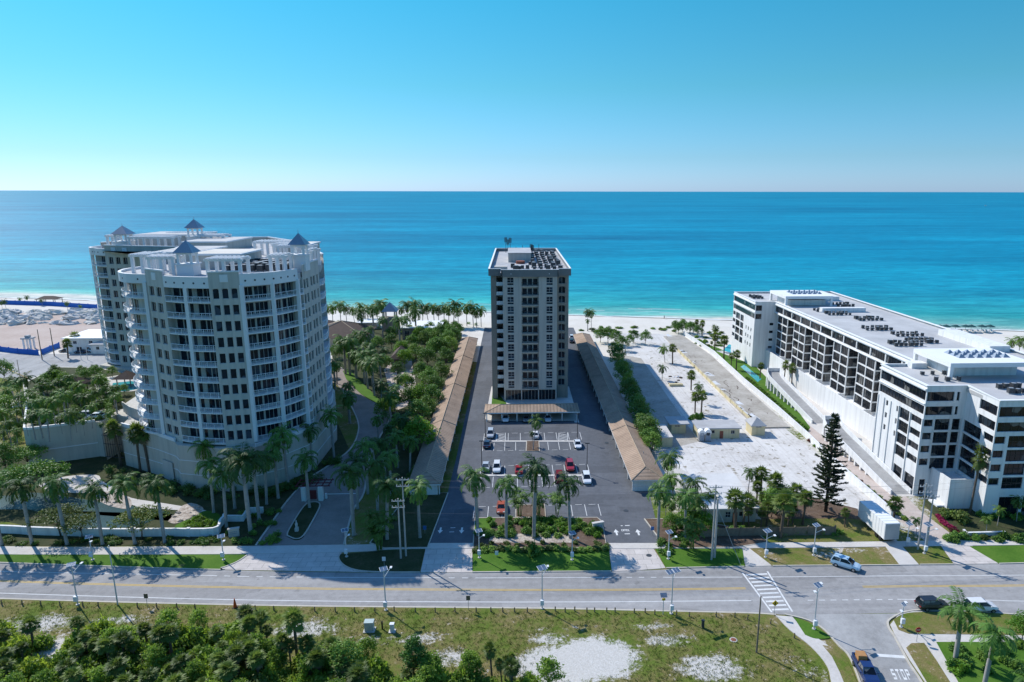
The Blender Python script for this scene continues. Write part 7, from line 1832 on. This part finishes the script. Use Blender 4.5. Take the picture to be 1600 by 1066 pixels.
# ------------------------------------------------------------------ beach
def make_parasol():
    t=thing('beach_umbrella','','beach umbrella'); mb=MB(); mb.tube([(0,0,0),(0,0,2.3)],.05,5); part('pole',mb,M['woodpole'],t,False,False); mb=MB()
    for k in range(10):
        a,b=2*PI*k/10,2*PI*(k+1)/10; mb.face([(1.6*math.cos(a),1.6*math.sin(a),1.9),(1.6*math.cos(b),1.6*math.sin(b),1.9),(0,0,2.6)]); mb.face([(1.6*math.cos(b),1.6*math.sin(b),1.9),(1.6*math.cos(a),1.6*math.sin(a),1.9),(0,0,2.5)])
    part('canopy',mb,M['umbrella'],t,False,False); return t
def make_lounger():
    t=thing('beach_lounger','','lounger'); mb=MB(); mb.box(-.35,.35,-.9,.5,.28,.38); part('seat',mb,M['white_clean'],t,False,False); mb=MB(); mb.face([(-.35,.5,.38),(.35,.5,.38),(.35,.95,.85),(-.35,.95,.85)]); part('backrest',mb,M['white_clean'],t,False,False)
    for sx in (-.3,.3):
        for sy in (-.8,.4): mb=MB(); mb.box(sx-.03,sx+.03,sy-.03,sy+.03,0,.28); part('leg',mb,M['white_trim'],t,False,False)
    return t
for i,px in enumerate((1467.5,1477,1492,1507.6,1516.6,1533,1546)):
    x,y,_=G(px,519); spawn('parasol',make_parasol,(x,y,0),i,'dark green umbrella on the sand behind the white building, %s'%(ORD+[''])[i] if i<6 else 'dark green umbrella on the sand behind the white building, rightmost','beach umbrellas behind the white building',1.35)
    spawn('lounger',make_lounger,(x-1.2,y-.6,0),.2,'white lounger under the beach umbrellas behind the white building','loungers under the umbrellas',1.3); spawn('lounger',make_lounger,(x+1.2,y-.6,0),.2,'white lounger under the beach umbrellas behind the white building','loungers under the umbrellas',1.3)
x,y,_=G(78,474); t=thing('beach_hut','wide low hut with grey hip roof on the sand behind the blue fence','hut',(x,y,0)); mb=MB(); hip(mb,x-6,x+6,y-3.5,y+3.5,2.6,4.2,'x'); part('roof',mb,M['timber'],t)
for dx in (-5,0,5):
    for dy in (-3,3): mb=MB(); mb.box(x+dx-.12,x+dx+.12,y+dy-.12,y+dy+.12,0,2.6); part('post',mb,M['woodpole'],t)
def person(px,py,label):
    """walker built as one skinned figure"""
    x,y,_=G(px,py); J=[(0,0,.95),(0,.02,1.2),(0,.02,1.42),(0,.0,1.52),(0,-.02,1.66),(-.2,.02,1.4),(-.26,.06,1.14),(-.24,-.06,.9),(.2,.02,1.4),(.26,-.04,1.14),(.24,-.16,.92),(-.09,0,.88),(-.1,-.12,.48),(-.1,-.02,.06),(-.1,-.16,.03),(.09,0,.88),(.1,.12,.48),(.1,.28,.1),(.1,.16,.03)]
    Ed=[(0,1),(1,2),(2,3),(3,4),(2,5),(5,6),(6,7),(2,8),(8,9),(9,10),(0,11),(11,12),(12,13),(13,14),(0,15),(15,16),(16,17),(17,18)]
    rad=[.15,.14,.15,.06,.105,.06,.045,.035,.06,.045,.035,.1,.07,.045,.035,.1,.07,.045,.035]
    me=bpy.data.meshes.new('person'); me.from_pydata(J,Ed,[]); o=put('person',me); o.location=(x,y,0); o.rotation_euler=(0,0,1.2)
    o.modifiers.new('Skin','SKIN'); 
    for i,v in enumerate(me.skin_vertices[0].data): v.radius=(rad[i],rad[i]); v.use_root=(i==0)
    s=o.modifiers.new('Sub','SUBSURF'); s.levels=s.render_levels=1
    me.materials.append(M['skin']); tag(o,label,'person')
    mb=MB(); mb.tube([(0,0,.66),(0,0,.98)],[.2,.18],10); c=put('shorts',mb.mesh('shorts',[M['black']]),o); mb=MB(); mb.tube([(0,.02,.97),(0,.02,1.2),(0,.02,1.44)],[.18,.18,.19],10); put('shirt',mb.mesh('shirt',[M['black']]),o); mb=MB(); mb.blob((0,-.0,1.71),(.1,.11,.1),3,8,5,.05); put('hair',mb.mesh('hair',[M['black']]),o)
person(1037.8,498.5,'lone dark clothed person walking on the open beach behind the bare lot')
# a small white motor boat far out, with its wake
x,y,_=G(1540,322); t=thing('motor_boat','tiny white motor boat far out at sea on the right','boat',(x,y,-.35),rz=1.57); mb=MB(); st=[]
for yy,w,z0,z1 in ((-6,2,-.2,1.6),(0,2.2,-.2,1.8),(4,1.4,0,2.1),(7,.1,1,2.4)): st.append([(-w*.3,yy,z0),(w*.3,yy,z0),(w,yy,z0+.8),(w,yy,z1),(-w,yy,z1),(-w,yy,z0+.8)])
loft(mb,st); part('hull',mb,M['white_clean'],t,False,False); mb=MB(); mb.box(-1.2,1.2,-2,2,1.8,3.6); part('cabin',mb,M['white_clean'],t,False,False)
# tennis style court by the side lawn and pool at the far end of the white building
slab('paddle_court',[(1157,573),(1163,570),(1190,592),(1184,597)],0,.09,M['solar'] if False else M['pool'])
slab('garden_pool',[(1129,548),(1139,538),(1146,540),(1142,551)],0,.1,M['pool'])
# ------------------------------------------------------------------ light, sky and camera
SUN_EL=R(41.); SUN_AZ=R(-45.)          # azimuth from +Y towards +X
sd=Vector((math.sin(SUN_AZ)*math.cos(SUN_EL),math.cos(SUN_AZ)*math.cos(SUN_EL),math.sin(SUN_EL)))
ld=bpy.data.lights.new('sun','SUN'); ld.energy=5.0; ld.angle=R(.5); ld.color=(1.,.96,.90)
lo=put('sun',ld); lo.rotation_euler=(-sd).to_track_quat('-Z','Y').to_euler(); lo.location=(-100,100,150)
w=bpy.data.worlds.new('World'); scene.world=w; w.use_nodes=True; nt=w.node_tree; nt.nodes.clear()
out=nt.nodes.new('ShaderNodeOutputWorld'); bg=nt.nodes.new('ShaderNodeBackground'); sk=nt.nodes.new('ShaderNodeTexSky')
sk.sky_type='NISHITA'; sk.sun_disc=False; sk.sun_elevation=SUN_EL; sk.sun_rotation=SUN_AZ; sk.altitude=0; sk.air_density=1.0; sk.dust_density=.3; sk.ozone_density=1.0
tc=nt.nodes.new('ShaderNodeTexCoord'); sx=nt.nodes.new('ShaderNodeSeparateXYZ'); nt.links.new(tc.outputs['Generated'],sx.inputs[0])
grade=ramp(nt,sx.outputs['Z'],[(.0,(.54,.87,1.72)),(.046,(.42,.77,1.24)),(.14,(.29,.84,1.01)),(.27,(.17,.96,1.13)),(.45,(.62,1.25,1.75)),(1.,(.8,1.4,2.05))])
col=mix(nt,1.,sk.outputs['Color'],grade,'MULTIPLY')
nt.links.new(col,bg.inputs['Color']); bg.inputs['Strength'].default_value=.11; nt.links.new(bg.outputs[0],out.inputs[0])
cam=bpy.data.cameras.new('camera'); cam.sensor_width=36.; cam.lens=36.*F/1600.; cam.clip_start=1.; cam.clip_end=200000.
cam.shift_x=-(PX-800.)/1600.; cam.shift_y=0.
co=put('camera',cam); 
z_=Vector((-FW[0],-FW[1],-FW[2])); x_=Vector(RT); y_=Vector(UP)
c_,s_=math.cos(ROLL),math.sin(ROLL); xr=x_*c_+y_*s_; yr=-x_*s_+y_*c_
mw=Matrix((( xr.x,yr.x,z_.x,0),(xr.y,yr.y,z_.y,0),(xr.z,yr.z,z_.z,CH),(0,0,0,1))); co.matrix_world=mw
scene.camera=co
scene.view_settings.view_transform='Standard'; scene.view_settings.look='None'; scene.view_settings.exposure=0.; scene.view_settings.gamma=1.
scene.cycles.max_bounces=6; scene.cycles.diffuse_bounces=3; scene.cycles.glossy_bounces=3; scene.cycles.transmission_bounces=4; scene.cycles.transparent_max_bounces=6
